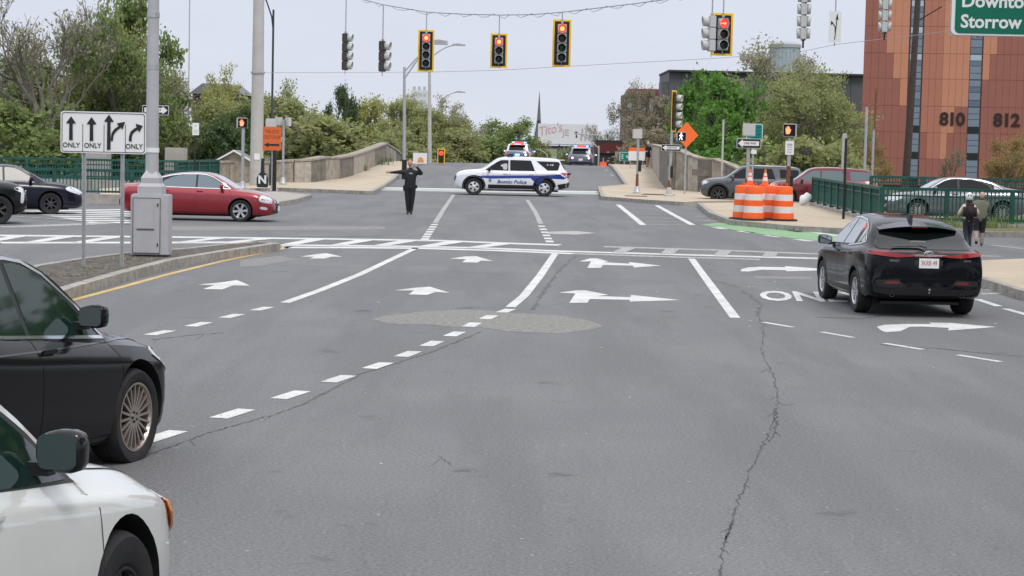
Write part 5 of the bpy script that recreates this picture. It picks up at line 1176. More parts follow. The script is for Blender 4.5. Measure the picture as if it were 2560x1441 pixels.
b0_ = A(470, 400, 150); root = thing('antenna_mast', 'very thin pale mast rising above the trees at left', 'mast', (b0_.x, 150, -1)); MB().tube([(0, 0, 0), (0, 0, A(470, -60, 150).z+1)], .05, 6).build('shaft', STEELP, root)
# far small pedestrian / traffic signals and signs on the bridge
d = 131; p = A(1103, 391, d); fs_ = thing('traffic_light', 'small yellow-bordered signal with red lit at the far left end of the bridge', 'traffic light', (p.x, d, G(d)))
zc_ = p.z-G(d); MB().box((0, 0, zc_), (.50, .06, .98)).build('reflective_border', YEL, fs_); MB().box((0, -.04, zc_), (.36, .05, .86)).build('housing', BLACK, fs_)
MB().lathe([(.15, 0), (.001, .04)], 14, 0, Matrix.Translation((.0, -.07, zc_+.20)) @ Matrix.Rotation(R(90), 4, 'X'), cap=False).build('lens', LENS_R, fs_); MB().tube([(.1, .06, -.3), (.1, .06, zc_+.6)], .05, 8).build('pole', STEELP, fs_)
d = 140; p = A(1508, 414, d); q_ = thing('pedestrian_signal', 'small glowing red-orange signal at the right kerb of the bridge crest', 'pedestrian signal', (p.x, d, G(d)))
MB().box((0, 0, p.z-G(d)), (.50, .10, .50)).build('housing', mat('amber_box', (.7, .16, .04), .5), q_); MB().prism([(x*.9, p.z-G(d)+z) for x, z in circle2(.17, 12)], 'y', -.075, -.06).build('lens', LENS_R, q_); MB().tube([(0, .08, -.4), (0, .08, .6)], .04, 8).build('pole', GALV, q_)
p = A(1497, 365, 150); bl = thing('barrier_frame', 'pale tubular gate frame right of the right-hand police suv', 'frame', (p.x, 150, G(150)))
b_ = MB(); zt = p.z-G(150); b_.tube([(0, 0, -.5), (0, 0, zt)], .07, 6); b_.tube([(0, 0, zt-.2), (-.9, 0, zt+.6), (-1.6, 0, zt+.95)], .05, 6); b_.tube([(-.55, 0, zt+.9), (-.55, 0, zt+.2)], .05, 6); b_.tube([(-1.9, 0, zt+.9), (-.1, 0, zt+.8)], .05, 6); b_.build('frame_tubes', STEELP, bl)
d = 118; p = A(1046, 399, d); bs = thing('billboard_sign', 'low white sign with orange half-disc emblem behind the officer', 'sign', (p.x, d+2, G(d)))
zz = p.z-G(d)+.05; MB().box((0, 0, zz), (.85, .05, .66)).build('sign_plate', WHITEP, bs)
MB().prism([(.04+.19*math.cos(R(a)), zz-.22+.30*math.sin(R(a))) for a in range(0, 181, 18)], 'y', -.05, -.03).build('emblem', mat('emblem_orange', (.75, .30, .05), .5), bs); MB().box((-.3, .03, zz/2), (.05, .05, zz)).build('post', GALV, bs); MB().box((.3, .03, zz/2), (.05, .05, zz)).build('post', GALV, bs)
d = 128; p = A(1592, 388, d); ob = thing('board_sign', 'white board with orange top band on the right bridge pavement', 'sign', (p.x, d, G(d)+.15)); zz = p.z-G(d)-.15
MB().box((0, 0, zz-.06), (1.08, .04, .60)).build('sign_plate', WHITEP, ob); MB().box((0, 0, zz+.36), (1.06, .045, .24)).build('orange_band', ORANGE, ob)
for x in (-.4, .4): MB().box((x, .04, zz/2-.2), (.05, .05, zz)).build('post', GALV, ob)
p = A(1562, 392, 160); gb = thing('direction_sign', 'small green direction sign with white marks left of the orange-banded board', 'sign', (p.x, 160, 0)); MB().box((0, 0, p.z), (.85, .05, .72)).build('sign_plate', WHITEP, gb); MB().box((.02, -.03, p.z), (.78, .03, .66)).build('sign_face', mat('teal_sign', (0, .20, .14), .5), gb)
q = MB()
for x, z in ((-.2, .15), (-.2, 0), (-.2, -.15), (.15, .05), (.22, -.05)): q.box((x, -.05, p.z+z), (.16, .01, .07))
o = q.build('print_marks', WHITEP, gb); o['kind'] = 'stuff'; MB().box((0, .04, p.z/2-.5), (.07, .05, p.z+.3)).build('post', GALV, gb)

# ---------------------------------------------------------------- barrels, cones, bag
def barrel():
    root = thing('traffic_barrel', 'x', 'barrel', (0, 0, 0), 0, 'orange and white traffic barrels on the right corner')
    prof = [(.31, .02), (.305, .05), (.30, .22), (.285, .225), (.285, .40), (.278, .405), (.278, .57), (.262, .575), (.262, .74), (.252, .745), (.25, .92), (.235, .97), (.12, .985), (.001, .985)]
    segs = [(0, 2, 0), (3, 4, 1), (5, 6, 0), (7, 8, 1), (9, 13, 0)]
    b = MB()
    b.lathe(prof[0:3]+[prof[3]], 28, 0, cap=False); b.lathe(prof[3:5]+[prof[5]], 28, 1, cap=False); b.lathe(prof[5:7]+[prof[7]], 28, 0, cap=False); b.lathe(prof[7:9]+[prof[9]], 28, 1, cap=False); b.lathe(prof[9:], 28, 0, cap=False)
    b.build('drum', [mat('barrel_orange', (.88, .13, .02), .5, var=.12, vscale=6), mat('barrel_white', (.68, .68, .68), .45, var=.08, vscale=8)], root, True, 45)
    h = MB(); h.tube([(-.09, 0, .98), (-.09, 0, 1.05), (.09, 0, 1.05), (.09, 0, .98)], .014, 6); h.build('handle', mat('barrel_orange', (1, 1, 1)), root)
    f = MB(); f.lathe([(.40, 0), (.42, .02), (.40, .05), (.31, .06)], 20); f.build('rubber_base', RUBBER, root, True, 40)
    return root
br = barrel(); BZ = []
BL = ['left front orange and white barrel at the kerb', 'second orange and white barrel from the left in the front row', 'third orange and white barrel from the left in the front row', 'right front orange and white barrel nearest the rusty pole',
      'rear barrel behind the left pair carrying the left cone', 'rear barrel behind the right pair carrying the right cone']
for i, (x, y) in enumerate(((1857, 549), (1883, 551.5), (1932, 550), (1958, 552.5), (1872, 543), (1910, 544))):
    g = P(x, y, .15); o = br if i == 0 else copy_tree(br); o['label'] = BL[i]; o.location = g; o.rotation_euler = (0, 0, random.uniform(0, 6))
    k = 1.13 if i < 4 else 1.08; o.scale = (k*.98, k*.98, k); BZ.append((g, k))
def cone(label, loc, sc=1.0):
    root = thing('traffic_cone', label, 'cone', loc); root.scale = (sc, sc, sc)
    MB().box((0, 0, .02), (.32, .32, .04)).build('cone_base', mat('barrel_orange', (1, 1, 1)), root)
    b = MB(); b.lathe([(.12, .04), (.095, .16)], 18, 0, cap=False); b.lathe([(.095, .16), (.072, .28)], 18, 1, cap=False); b.lathe([(.072, .28), (.062, .33)], 18, 0, cap=False); b.lathe([(.062, .33), (.046, .42)], 18, 1, cap=False); b.lathe([(.046, .42), (.025, .55), (.001, .55)], 18, 0, cap=False)
    b.build('cone_body', [mat('barrel_orange', (1, 1, 1)), mat('barrel_white', (1, 1, 1))], root, True, 60)
for i, lab in ((4, 'left small traffic cone standing on top of a rear barrel'), (5, 'right small traffic cone standing on top of a rear barrel')):
    g, k = BZ[i]; cone(lab, (g.x, g.y, g.z+.985*k+.002), 1.0)
g = P(2012, 514, .15); bm = bmesh.new(); bmesh.ops.create_icosphere(bm, subdivisions=3, radius=1)
for v in bm.verts:
    n_ = .12*math.sin(7*v.co.x+3*v.co.z)+.10*math.cos(9*v.co.y-4*v.co.z); v.co = Vector((v.co.x*.22*(1+n_)+.10*v.co.z, v.co.y*.15, (v.co.z+1)*.26*(1+n_*.4)))
me = bpy.data.meshes.new('paper_bag'); bm.to_mesh(me); bm.free(); me.materials.append(WHITEP); me.set_sharp_from_angle(angle=R(20)); o = linkobj('rubbish_bag', me); o.location = g; tag(o, 'crumpled white bag on the pavement at the end of the green railing', 'bag')
# sunken rusty utility covers at the right bridge corner
q = MB(); gg = P(1640, 487, .15); q.prism([(gg.x-.75, gg.y-.7), (gg.x+.6, gg.y-1.0), (gg.x+.9, gg.y-.2), (gg.x-.5, gg.y+.5)], 'z', gg.z+.004, gg.z+.03); q.build('utility_cover', RUST, right_walk)
q = MB(); gg = P(1590, 491, .15); q.prism([(gg.x-.5, gg.y-.5), (gg.x+.5, gg.y-.5), (gg.x+.5, gg.y+.5), (gg.x-.5, gg.y+.5)], 'z', gg.z+.004, gg.z+.02); q.build('utility_cover', RUST, right_walk)

# ---------------------------------------------------------------- green railings
def railing(label, pts, zb, zt, spacing=2.1, base=.32, low_rail=True, post_w=.13, bal=.12, solid=False):
    root = thing('railing', label, 'railing', pts[0]); O = Vector(pts[0]); bal_mb = MB()
    for a, b_ in zip(pts, pts[1:]):
        a, b_ = Vector(a), Vector(b_); v = b_-a; L_ = v.length; u = v.normalized(); yaw = math.atan2(u.y, u.x); n = max(1, round(L_/spacing))
        for (z, h, w_) in ((zt, .10, .13), (zt-.22, .05, .06), (zb+.10, .07, .07)):
            o = MB().box((a+u*L_/2-O)+Vector((0, 0, z)), (L_, w_, h), rz=yaw).build('rail', FENCEG, root)
        o = MB().box((a+u*L_/2-O)+Vector((0, 0, zb/2-.05)), (L_+.1, .34, zb+.1), rz=yaw).build('kerb_wall', CONC, root)
        for k in range(n+1):
            c = a+u*L_*k/n-O; o = MB().box(c+Vector((0, 0, (zb+zt)/2)), (post_w, post_w+.03, zt-zb+.04), rz=yaw).build('post', FENCEG, root)
        m = int(L_/bal)
        for k in range(m): bal_mb.box(a+u*(L_*(k+.5)/m)-O+Vector((0, 0, (zb+zt)/2)), (.036, .036, zt-zb-.1), rz=yaw)
    o = bal_mb.build('balusters', FENCEG, root); o['kind'] = 'stuff'; return root
def fpt(px, d): return Vector((A(px, 400, d).x, d, 0.0))
railing('nearer green metal railing on a low wall along the far side of the left road', [fpt(-60, 68), fpt(520, 69.5)], .33, 1.17, 2.3)
railing('farther green railing behind the left one, curving to the stone pier', [fpt(-60, 88), fpt(440, 90), fpt(545, 97)], .33, 1.28, 2.0)
railing('green corner railing of closely spaced posts behind the black crossover', [fpt(2036, 83), fpt(2208, 62.5), fpt(2700, 62)], .25, 1.28, 2.2)
railing('farther green railing in front of the orange tower', [fpt(2180, 84), fpt(2700, 84)], .30, 1.38, 2.4)

# ---------------------------------------------------------------- stone bridge walls
STONE = mat('bridge_stone', (.30, .265, .22), .9, var=.38, vscale=2.6, bump=.7, bscale=9)
STONE3 = mat('bridge_stone_pale', (.37, .335, .285), .9, var=.3, vscale=3.2, bump=.7, bscale=9)
STONE2 = mat('bridge_stone_dark', (.17, .155, .135), .9, var=.4, vscale=2.2, bump=.7, bscale=9)
def wall(label, cols, thick=.45, name='stone_wall'):
    # cols: (px, y_top, y_base, distance): the wall's face; slabs between neighbouring columns
    root = thing(name, label, 'wall', (0, 0, 0)); pts = [(A(x, yt, d), A(x, yb, d)) for x, yt, yb, d in cols]
    root.location = (pts[0][1].x, pts[0][1].y, pts[0][1].z); O = root.location.copy()
    for i in range(len(pts)-1):
        (t0, b0_), (t1, b1_) = pts[i], pts[i+1]; u = Vector((b1_.x-b0_.x, b1_.y-b0_.y, 0)); l = u.length; u.normalize(); back = Vector((-u.y, u.x, 0))*thick
        if back.y < 0: back = -back
        g_ = u*.028; zlow = -.7
        def slab(za0, za1, zb0, zb1, nm, m, proud=0.0):
            f = -back.normalized()*proud
            v = [Vector((b0_.x, b0_.y, za0))+g_+f, Vector((b1_.x, b1_.y, za1))-g_+f, Vector((t1.x, t1.y, zb1))-g_+f, Vector((t0.x, t0.y, zb0))+g_+f]; v += [p+back-f*2 for p in v]
            q = MB(); q.add([p-O for p in v], [(0, 1, 2, 3), (7, 6, 5, 4), (0, 4, 5, 1), (1, 5, 6, 2), (2, 6, 7, 3), (3, 7, 4, 0)]); me = q.mesh(nm, m); bevelled(me, .015, 1); return linkobj(nm, me, root)
        slab(b0_.z-.5, b1_.z-.5, t0.z-.13, t1.z-.13, 'stone_panel', [STONE, STONE3, STONE2, STONE, STONE2, STONE3, STONE, STONE2][i % 8])
        slab(t0.z-.125, t1.z-.125, t0.z+random.uniform(-.01, .01), t1.z+random.uniform(-.01, .01), 'coping_stone', STONE, .04)
    return root
wall('left bridge wall of weathered stone slabs climbing beside the pavement', [(690, 402, 449, 102), (735, 399, 449, 102.5), (780, 397, 447, 103), (815, 391, 440, 106), (850, 392, 437, 108), (885, 386, 430, 112), (912, 378, 421, 117), (938, 368, 412, 122), (966, 357, 404, 129)])
wall('left bridge parapet receding past the stone pillar over the crest', [(966, 356, 402, 130), (978, 364, 402, 134), (990, 372, 402, 137), (1003, 383, 408, 142)])
wall('left stone pier wall beside the little gabled housing', [(545, 404, 452, 98), (575, 402, 452, 99), (610, 402, 451, 100), (650, 403, 450, 101), (690, 405, 449, 102)])
wall('right bridge parapet running up to the crest beside the walking woman', [(1636, 360, 414, 136), (1650, 362, 425, 126), (1668, 366, 442, 114), (1690, 372, 458, 104)])
wall('right bridge wall of stone slabs descending behind the parked suvs', [(1690, 372, 458, 104), (1718, 386, 464, 103), (1745, 394, 466, 102), (1778, 396, 468, 101), (1815, 408, 468, 100), (1850, 422, 468, 99), (1900, 432, 468, 98)])
# carved niche block on the right wall
p = A(1762, 432, 101.4); MB().box((0, 0, 0), (1.35, .16, .32)).build('carved_niche', STONE2, None).location = (p.x, 101.2, p.z); o = bpy.data.objects['carved_niche']; tag(o, 'dark carved niche set low in the right bridge wall', 'stone niche')
# little gabled stone housing
gx = A(586, 450, 99.4).x; gh = thing('gatehouse', 'small gabled stone hut with grey roof left of the concrete mast', 'hut', (gx, 100.2, 0)); w2 = .95; ht = A(586, 404, 99.4).z; rt = A(586, 376, 99.4).z
q = MB(); q.prism([(-w2, -.5), (w2, -.5), (w2, ht), (0, rt-.1), (-w2, ht)], 'y', -.9, .9); q.build('hut_wall', STONE, gh)
for s in (-1, 1): q = MB(); q.prism([(0, rt), (s*(w2+.15), ht-.06), (s*(w2+.15), ht-.16), (0, rt-.10)], 'y', -1.05, 1.1); q.build('roof_slope', mat('slate', (.17, .17, .18), .8), gh)
for s in (-1, 1): q = MB(); q.prism([(0, rt+.03), (s*(w2+.18), ht-.05), (s*(w2+.18), ht-.15), (0, rt-.07)], 'y', -1.12, -1.055); q.build('gable_trim', WHITEP, gh)
MB().box((w2+.04, -.3, ht*.45), (.22, .5, ht*.9)).build('dark_opening', DARK, gh)
for px, pt, pb, w_, d, lab in ((231, 383, 440, 66, 92, 'pale box cabinet behind the lane sign'), (432, 370, 440, 50, 92, 'square beige utility box right of the cabinet pole')):
    zt, zb = A(px, pt, d).z, 0; ww = w_*d/FPX; o = thing('utility_box', lab, 'utility box', (A(px, 400, d).x, d+.9, 0)); linkobj('box_shell', bevelled(MB().box((0, 0, zt/2), (ww, .8, zt)).mesh('box_shell', mat('beige_metal', (.36, .34, .31), .7, var=.1)), .02, 2), o); MB().box((0, -.405, zt*.5), (ww*.8, .015, zt*.75)).build('box_door', mat('beige_metal2', (.33, .31, .29), .7), o)
# ---------------------------------------------------------------- trees
def gen_tree(seed, kind):
    # returns (trunk mesh, branch mesh, leaf mesh) fitted into x,y in -.5..+.5 and z in 0..1
    rnd = random.Random(seed); segs = []; tips = []
    P_ = dict(full=(5, 3, .62, .50, .30), bud=(6, 3, .66, .42, .18), bare=(6, 3, .68, .36, .15), bush=(5, 4, .64, .70, .04))[kind]
    LV, NB, RT, SP, TR = P_
    def grow(p, d, ln, r, lv):
        n = 3; q = p; dd = d
        for k in range(n):
            dd = (dd+Vector((rnd.gauss(0, .16), rnd.gauss(0, .16), rnd.gauss(.05, .10)))).normalized(); q2 = q+dd*ln/n
            segs.append((q, q2, r*(1-.25*k/n), r*(1-.25*(k+1)/n), lv)); q = q2
            if lv >= LV-2: tips.append((q, lv))
        if lv >= LV: return
        nb = NB if lv else NB+2
        for i in range(nb):
            az = rnd.uniform(0, 2*math.pi) if lv else 2*math.pi*i/nb+rnd.uniform(-.4, .4)
            sp = SP*rnd.uniform(.7, 1.4); a = dd.orthogonal().normalized(); b = dd.cross(a)
            nd = (dd+(a*math.cos(az)+b*math.sin(az))*sp*1.5).normalized()
            st = q if i < 2 else q.lerp(p, rnd.uniform(.1, .7))
            grow(st, nd, ln*RT*rnd.uniform(.8, 1.2), r*.58, lv+1)
    grow(Vector((0, 0, 0)), Vector((0, 0, 1)), TR if kind != 'bush' else .05, .030 if kind != 'bare' else .026, 0) if False else None
    # trunk then crown limbs
    p = Vector((0, 0, 0)); d = Vector((rnd.gauss(0, .05), rnd.gauss(0, .05), 1)).normalized(); grow(p, d, max(TR, .06), .03, 0)
    # keep only what stays above ground
    allp = np.array([tuple(s[1]) for s in segs]); mn, mx = allp.min(0), allp.max(0)
    mn[2] = 0
    cx, cy = (mn[0]+mx[0])/2, (mn[1]+mx[1])/2; sx_, sy_, sz_ = 1/(mx[0]-mn[0]), 1/(mx[1]-mn[1]), 1/mx[2]
    f = lambda v: Vector(((v.x-cx)*sx_*.94, (v.y-cy)*sy_*.94, max(0.01 if v.z > 1e-6 else 0, v.z*sz_*.97)))
    vs = []; fs = []; mi = []
    for a, b, r0, r1, lv in segs:
        a, b = f(a), f(b); t = (b-a)
        if t.length < 1e-5: continue
        t.normalize(); u = t.orthogonal().normalized(); w_ = t.cross(u); n = 6 if lv < 2 else 3; base = len(vs); rr = (.42, .42, .42)
        r0_, r1_ = max(r0*.8, .0016), max(r1*.8, .0012)
        for c, r in ((a, r0_), (b, r1_)):
            for k in range(n):
                an = 2*math.pi*k/n; vs.append(tuple(c+(u*math.cos(an)+w_*math.sin(an))*r))
        for k in range(n): fs.append((base+k, base+(k+1) % n, base+n+(k+1) % n, base+n+k))
        mi += [0 if lv == 0 else 1]*n
    rs = np.random.RandomState(seed)
    tp = np.array([tuple(f(t[0])) for t in tips])
    NL = dict(full=12000, bud=9500, bare=1800, bush=9000)[kind]; sz0 = dict(full=.0155, bud=.0105, bare=.009, bush=.026)[kind]; sg = dict(full=.036, bud=.026, bare=.015, bush=.055)[kind]
    idx = rs.randint(0, len(tp), NL); c = tp[idx]+rs.normal(0, sg, (NL, 3))
    if kind in ('full', 'bush'):     # clumps: drop leaves in some cells so gaps open
        cell = np.floor(c*np.array([7, 7, 8])).astype(int); h = (cell[:, 0]*73856093 ^ cell[:, 1]*19349663 ^ cell[:, 2]*83492791) % 100
        c = c[(h > 34) | (c[:, 2] < .2)]
    c = c[(c[:, 2] > .03)]; n = len(c)
    s = sz0*rs.uniform(.6, 1.5, n)[:, None]; a = rs.normal(size=(n, 3)); a /= np.linalg.norm(a, axis=1)[:, None]; b = rs.normal(size=(n, 3)); b = np.cross(a, b); b /= np.linalg.norm(b, axis=1)[:, None]
    q = np.stack([c-a*s, c-b*s*.6, c+a*s, c+b*s*.6], 1).reshape(-1, 3)
    return (vs, fs, mi), q
def branch_mesh(v, f, mi, w_, name, m):
    keep = [x for x, y in zip(f, mi) if y == w_]; used = sorted({i for x in keep for i in x}); mp = {o: i for i, o in enumerate(used)}
    me = bpy.data.meshes.new(name); me.from_pydata([v[i] for i in used], [], [tuple(mp[i] for i in x) for x in keep]); me.materials.append(m); return me
TREES = {}
for kind, seeds in (('full', (3, 11, 29)), ('bud', (5, 17)), ('bare', (8, 21)), ('bush', (2, 14))):
    for i, sd_ in enumerate(seeds):
        (v, f, mi), q = gen_tree(sd_, kind); TREES[(kind, i)] = (branch_mesh(v, f, mi, 0, 'trunk', BARK), branch_mesh(v, f, mi, 1, 'branches', BARK), q)
LEAFM = dict(olive=leafmat('leaf_olive', (.26, .285, .12), (.39, .41, .19), .45), yellow=leafmat('leaf_yellow_green', (.34, .35, .11), (.46, .45, .18), .4), bright=leafmat('leaf_bright', (.085, .19, .04), (.20, .35, .09), .4),
    dark=leafmat('leaf_dark', (.06, .10, .045), (.13, .19, .08), .35), mid=leafmat('leaf_mid', (.17, .23, .085), (.29, .36, .14), .45), brown=leafmat('leaf_bud_brown', (.26, .23, .16), (.35, .31, .22), .4), rust=leafmat('leaf_rust', (.33, .22, .09), (.38, .31, .13), .4), grey=leafmat('leaf_bud_grey', (.32, .31, .21), (.42, .41, .28), .4))
LM = {}
def leaf_mesh(kind, i, lm):
    k = (kind, i, lm)
    if k not in LM:
        q = TREES[(kind, i)][2]; n = len(q)//4; me = bpy.data.meshes.new('crown'); me.vertices.add(len(q)); me.vertices.foreach_set('co', q.astype(np.float32).ravel())
        me.loops.add(len(q)); me.loops.foreach_set('vertex_index', np.arange(len(q), dtype=np.int32)); me.polygons.add(n); me.polygons.foreach_set('loop_start', np.arange(0, len(q), 4, dtype=np.int32)); me.polygons.foreach_set('loop_total', np.full(n, 4, dtype=np.int32)); me.update(); me.materials.append(LEAFM[lm]); LM[k] = me
    return LM[k]
def tree(label, kind, i, lm, px, ytop, wpx, d, name=None, zb=-1.2, rz=None, group='trees along the river bank', depth=None):
    p = A(px, ytop, d); w_ = wpx*d/FPX; h = p.z-zb; root = thing(name or ('shrub' if kind == 'bush' else 'tree'), label, 'shrub' if kind == 'bush' else 'tree', (p.x, d, zb), random.uniform(0, 6.28) if rz is None else rz, group)
    root.scale = (w_, w_ if depth is None else depth, h); t, b, _ = TREES[(kind, i)]
    linkobj('trunk', t, root); linkobj('branches', b, root); linkobj('crown', leaf_mesh(kind, i, lm), root); return root
T_ = tree
# left bank
T_('large bare-limbed tree with dark twisting branches at the far left', 'bare', 0, 'grey', 120, -45, 430, 112, rz=1.0)
T_('tall leafy tree with fresh green top left of the cabinet pole', 'bud', 1, 'mid', 312, -20, 330, 114, rz=2.2)
T_('fresh green crown high up just left of the cabinet pole', 'full', 2, 'mid', 300, -8, 270, 121, rz=4.1)
T_('second leafy crown beside the tall green-topped tree left of the cabinet pole', 'bud', 0, 'olive', 285, 40, 380, 118)
T_('dark branching tree behind the lane sign', 'bud', 0, 'brown', 190, 110, 330, 126)
T_('dark olive tree right behind the cabinet pole reaching its left side', 'full', 1, 'dark', 340, 150, 260, 138)
T_('bushy green tree filling the left edge above the railing', 'full', 2, 'mid', 30, 120, 300, 122)
T_('low green shrubby tree at the left edge near the railing', 'bush', 0, 'mid', 60, 250, 330, 108)
T_('shrub mass under the bare tree behind the left railing', 'bush', 1, 'dark', 250, 300, 330, 112)
T_('yellow-green willow left of the concrete mast', 'bud', 1, 'yellow', 560, 150, 190, 150, rz=.5)
T_('dense olive tree below the willow left of the concrete mast', 'full', 0, 'olive', 520, 235, 260, 142)
T_('dark evergreen behind the red hand signal', 'full', 2, 'dark', 585, 270, 170, 136)
T_('dark shrub behind the little gabled hut', 'bush', 0, 'dark', 560, 300, 170, 116)
T_('budding brownish tree between the cabinet pole and the willow', 'bud', 0, 'brown', 425, 165, 170, 150)
T_('olive shrub above the farther left railing', 'bush', 1, 'olive', 430, 305, 200, 118)
# middle group
T_('olive tree with feathery pale top just right of the concrete mast', 'bud', 1, 'olive', 745, 190, 220, 150, rz=2)
T_('broad olive tree behind the left stone wall', 'full', 1, 'olive', 760, 245, 280, 138)
T_('dark green narrow tree among the olive ones', 'full', 2, 'dark', 866, 215, 95, 160)
T_('big olive shrub spilling over the left stone wall', 'bush', 0, 'olive', 800, 290, 300, 126)
T_('yellowish budding tree left of the forked lamp post', 'full', 0, 'yellow', 930, 240, 170, 165)
T_('olive tree directly behind the forked lamp post', 'full', 1, 'olive', 1010, 250, 190, 160)
T_('sparse budding tree between the two tall lamp posts', 'bud', 0, 'yellow', 1000, 225, 190, 170)
T_('grey-green budding tree right of the tall lamp posts', 'bud', 1, 'grey', 1125, 232, 200, 172)
T_('olive tree right of the tall lamp posts lower down', 'full', 2, 'olive', 1110, 275, 190, 168, zb=-.8)
T_('olive shrub at the left end of the bridge crest', 'bush', 1, 'olive', 1000, 320, 200, 150)
T_('brown-green shrub behind the small yellow signal', 'bush', 0, 'olive', 1120, 322, 210, 160)
T_('fresh green round tree behind the left rear police suv', 'full', 0, 'mid', 1236, 292, 190, 210)
T_('second fresh green crown beside the round tree', 'full', 2, 'mid', 1255, 312, 130, 205)
T_('fresh green shrub under the round tree by the bridge crest', 'bush', 1, 'mid', 1240, 338, 140, 200)
T_('pale green little tree left of the billboard foot', 'bush', 0, 'olive', 1352, 350, 60, 250)
T_('small green tree under the billboard', 'bush', 1, 'olive', 1430, 362, 70, 245)
# right group
T_('bare twiggy tree right of the billboard', 'bare', 0, 'grey', 1520, 305, 120, 260)
T_('brown budding tree in front of the red brick building', 'bud', 0, 'brown', 1605, 195, 150, 230, rz=.4)
T_('brown-olive dense tree above the walking woman', 'full', 1, 'brown', 1630, 240, 150, 190)
T_('brown shrub above the right parapet', 'bush', 0, 'brown', 1610, 318, 170, 180)
T_('bright green leafy tree behind the orange diamond sign', 'full', 1, 'bright', 1812, 178, 270, 135, rz=1.5)
T_('second bright green crown filling behind the orange diamond sign', 'bush', 0, 'bright', 1815, 192, 245, 132)
T_('airy olive tree covering the right end of the grey building', 'bud', 1, 'olive', 2105, 170, 180, 140, rz=.7)
T_('pale olive tree just right of the bright green one', 'full', 0, 'olive', 1965, 165, 230, 142, rz=4)
T_('bright green lower tree behind the right stone wall', 'full', 2, 'bright', 1790, 250, 230, 130)
T_('bright green shrub above the right stone wall', 'bush', 1, 'bright', 1830, 335, 250, 124)
T_('broad budding olive tree left of the orange tower', 'bud', 1, 'olive', 2040, 150, 330, 128, rz=3)
T_('dense olive tree left of the orange tower', 'full', 1, 'olive', 2030, 205, 300, 136)
T_('pale twiggy treetop reaching above the grey building', 'bud', 0, 'grey', 1930, 92, 330, 150, rz=2.6)
T_('olive shrub above the parked grey suv', 'bush', 0, 'olive', 1960, 340, 260, 112)
T_('dark shrub behind the maroon suv', 'bush', 1, 'olive', 2110, 350, 200, 112)
T_('sparse rust-tinted sapling at the left edge of the orange tower', 'bud', 1, 'rust', 2185, 330, 110, 125)
T_('bare orange-brown tree at the right edge before the tower', 'bud', 0, 'rust', 2535, 325, 180, 120)
T_('pale twiggy sapling before the orange tower', 'bare', 1, 'brown', 2385, 360, 90, 150)
# parkland beside the road, right of the picture (seen mirrored in the car windows)
for i, (x, y, h, w_, k, lm) in enumerate(((20, 4, 18, 16, ('full', 0), 'mid'), (27, 16, 20, 18, ('full', 1), 'olive'), (34, 32, 17, 18, ('full', 2), 'mid'), (19, -10, 19, 16, ('full', 1), 'mid'), (18, 31, 15, 10, ('full', 0), 'mid'), (23, 43, 17, 12, ('full', 1), 'dark'), (29, 55, 18, 13, ('full', 2), 'mid'), (40, 2, 22, 20, ('full', 0), 'dark'))):
    root = thing('tree', ['leafy roadside tree abreast of the camera', 'taller olive roadside tree further along', 'rounded roadside tree nearest the right kerb', 'roadside tree behind the camera', 'slim green tree by the right kerb ahead of the camera', 'dark green tree second along the right kerb', 'green tree farthest along the right kerb', 'dark tall tree set back from the road'][i]+', outside the picture at right', 'tree', (x, y, -.06), i*1.3, 'park trees right of the picture'); root.scale = (w_, w_, h)
    t, b, _ = TREES[k]; linkobj('trunk', t, root); linkobj('branches', b, root); linkobj('crown', leaf_mesh(k[0], k[1], lm), root)
# weeds at the foot of the stone walls and on the verge
def tufts(name, label, spots, m, h=.35, n=60):
    vs = []; fs = []
    for (x, y), s in spots:
        g = P(x, y, .15)
        for k in range(n):
            c = g+Vector((random.gauss(0, .35*s), random.gauss(0, .18*s), 0)); a = random.uniform(0, 6.28); l = h*s*random.uniform(.4, 1.2); dx = Vector((math.cos(a), math.sin(a), 0)); b = len(vs)
            vs += [c-dx*.02, c+dx*.02, c+dx.cross(Vector((0, 0, 1)))*random.uniform(-.15, .15)+Vector((0, 0, l))]; fs.append((b, b+1, b+2))
    me = bpy.data.meshes.new(name); me.from_pydata([tuple(v) for v in vs], [], fs); me.materials.append(m); o = linkobj(name, me); tag(o, label, None, kind='stuff'); return o
tufts('weeds', 'weeds growing along the foot of the left stone bridge wall', [((790, 441), 1), ((880, 427), 1.3), ((925, 412), 1.6), ((945, 405), 1.6), ((845, 434), .7), ((700, 449), .6)], LEAFM['dark'], .4, 150)
tufts('grass', 'rough grass on the verge behind the man in the olive shirt', [((x, 562+random.uniform(-6, 8)), 1.0) for x in range(2330, 2680, 14)], LEAFM['mid'], .32, 70)
tufts('dry_weeds', 'dry weeds scattered over the soil of the median', [((random.uniform(150, 520), random.uniform(630, 690)), .6) for _ in range(0)]+[((330, 650), .6), ((150, 690), .7), ((240, 672), .6)], LEAFM['brown'], .10, 40)

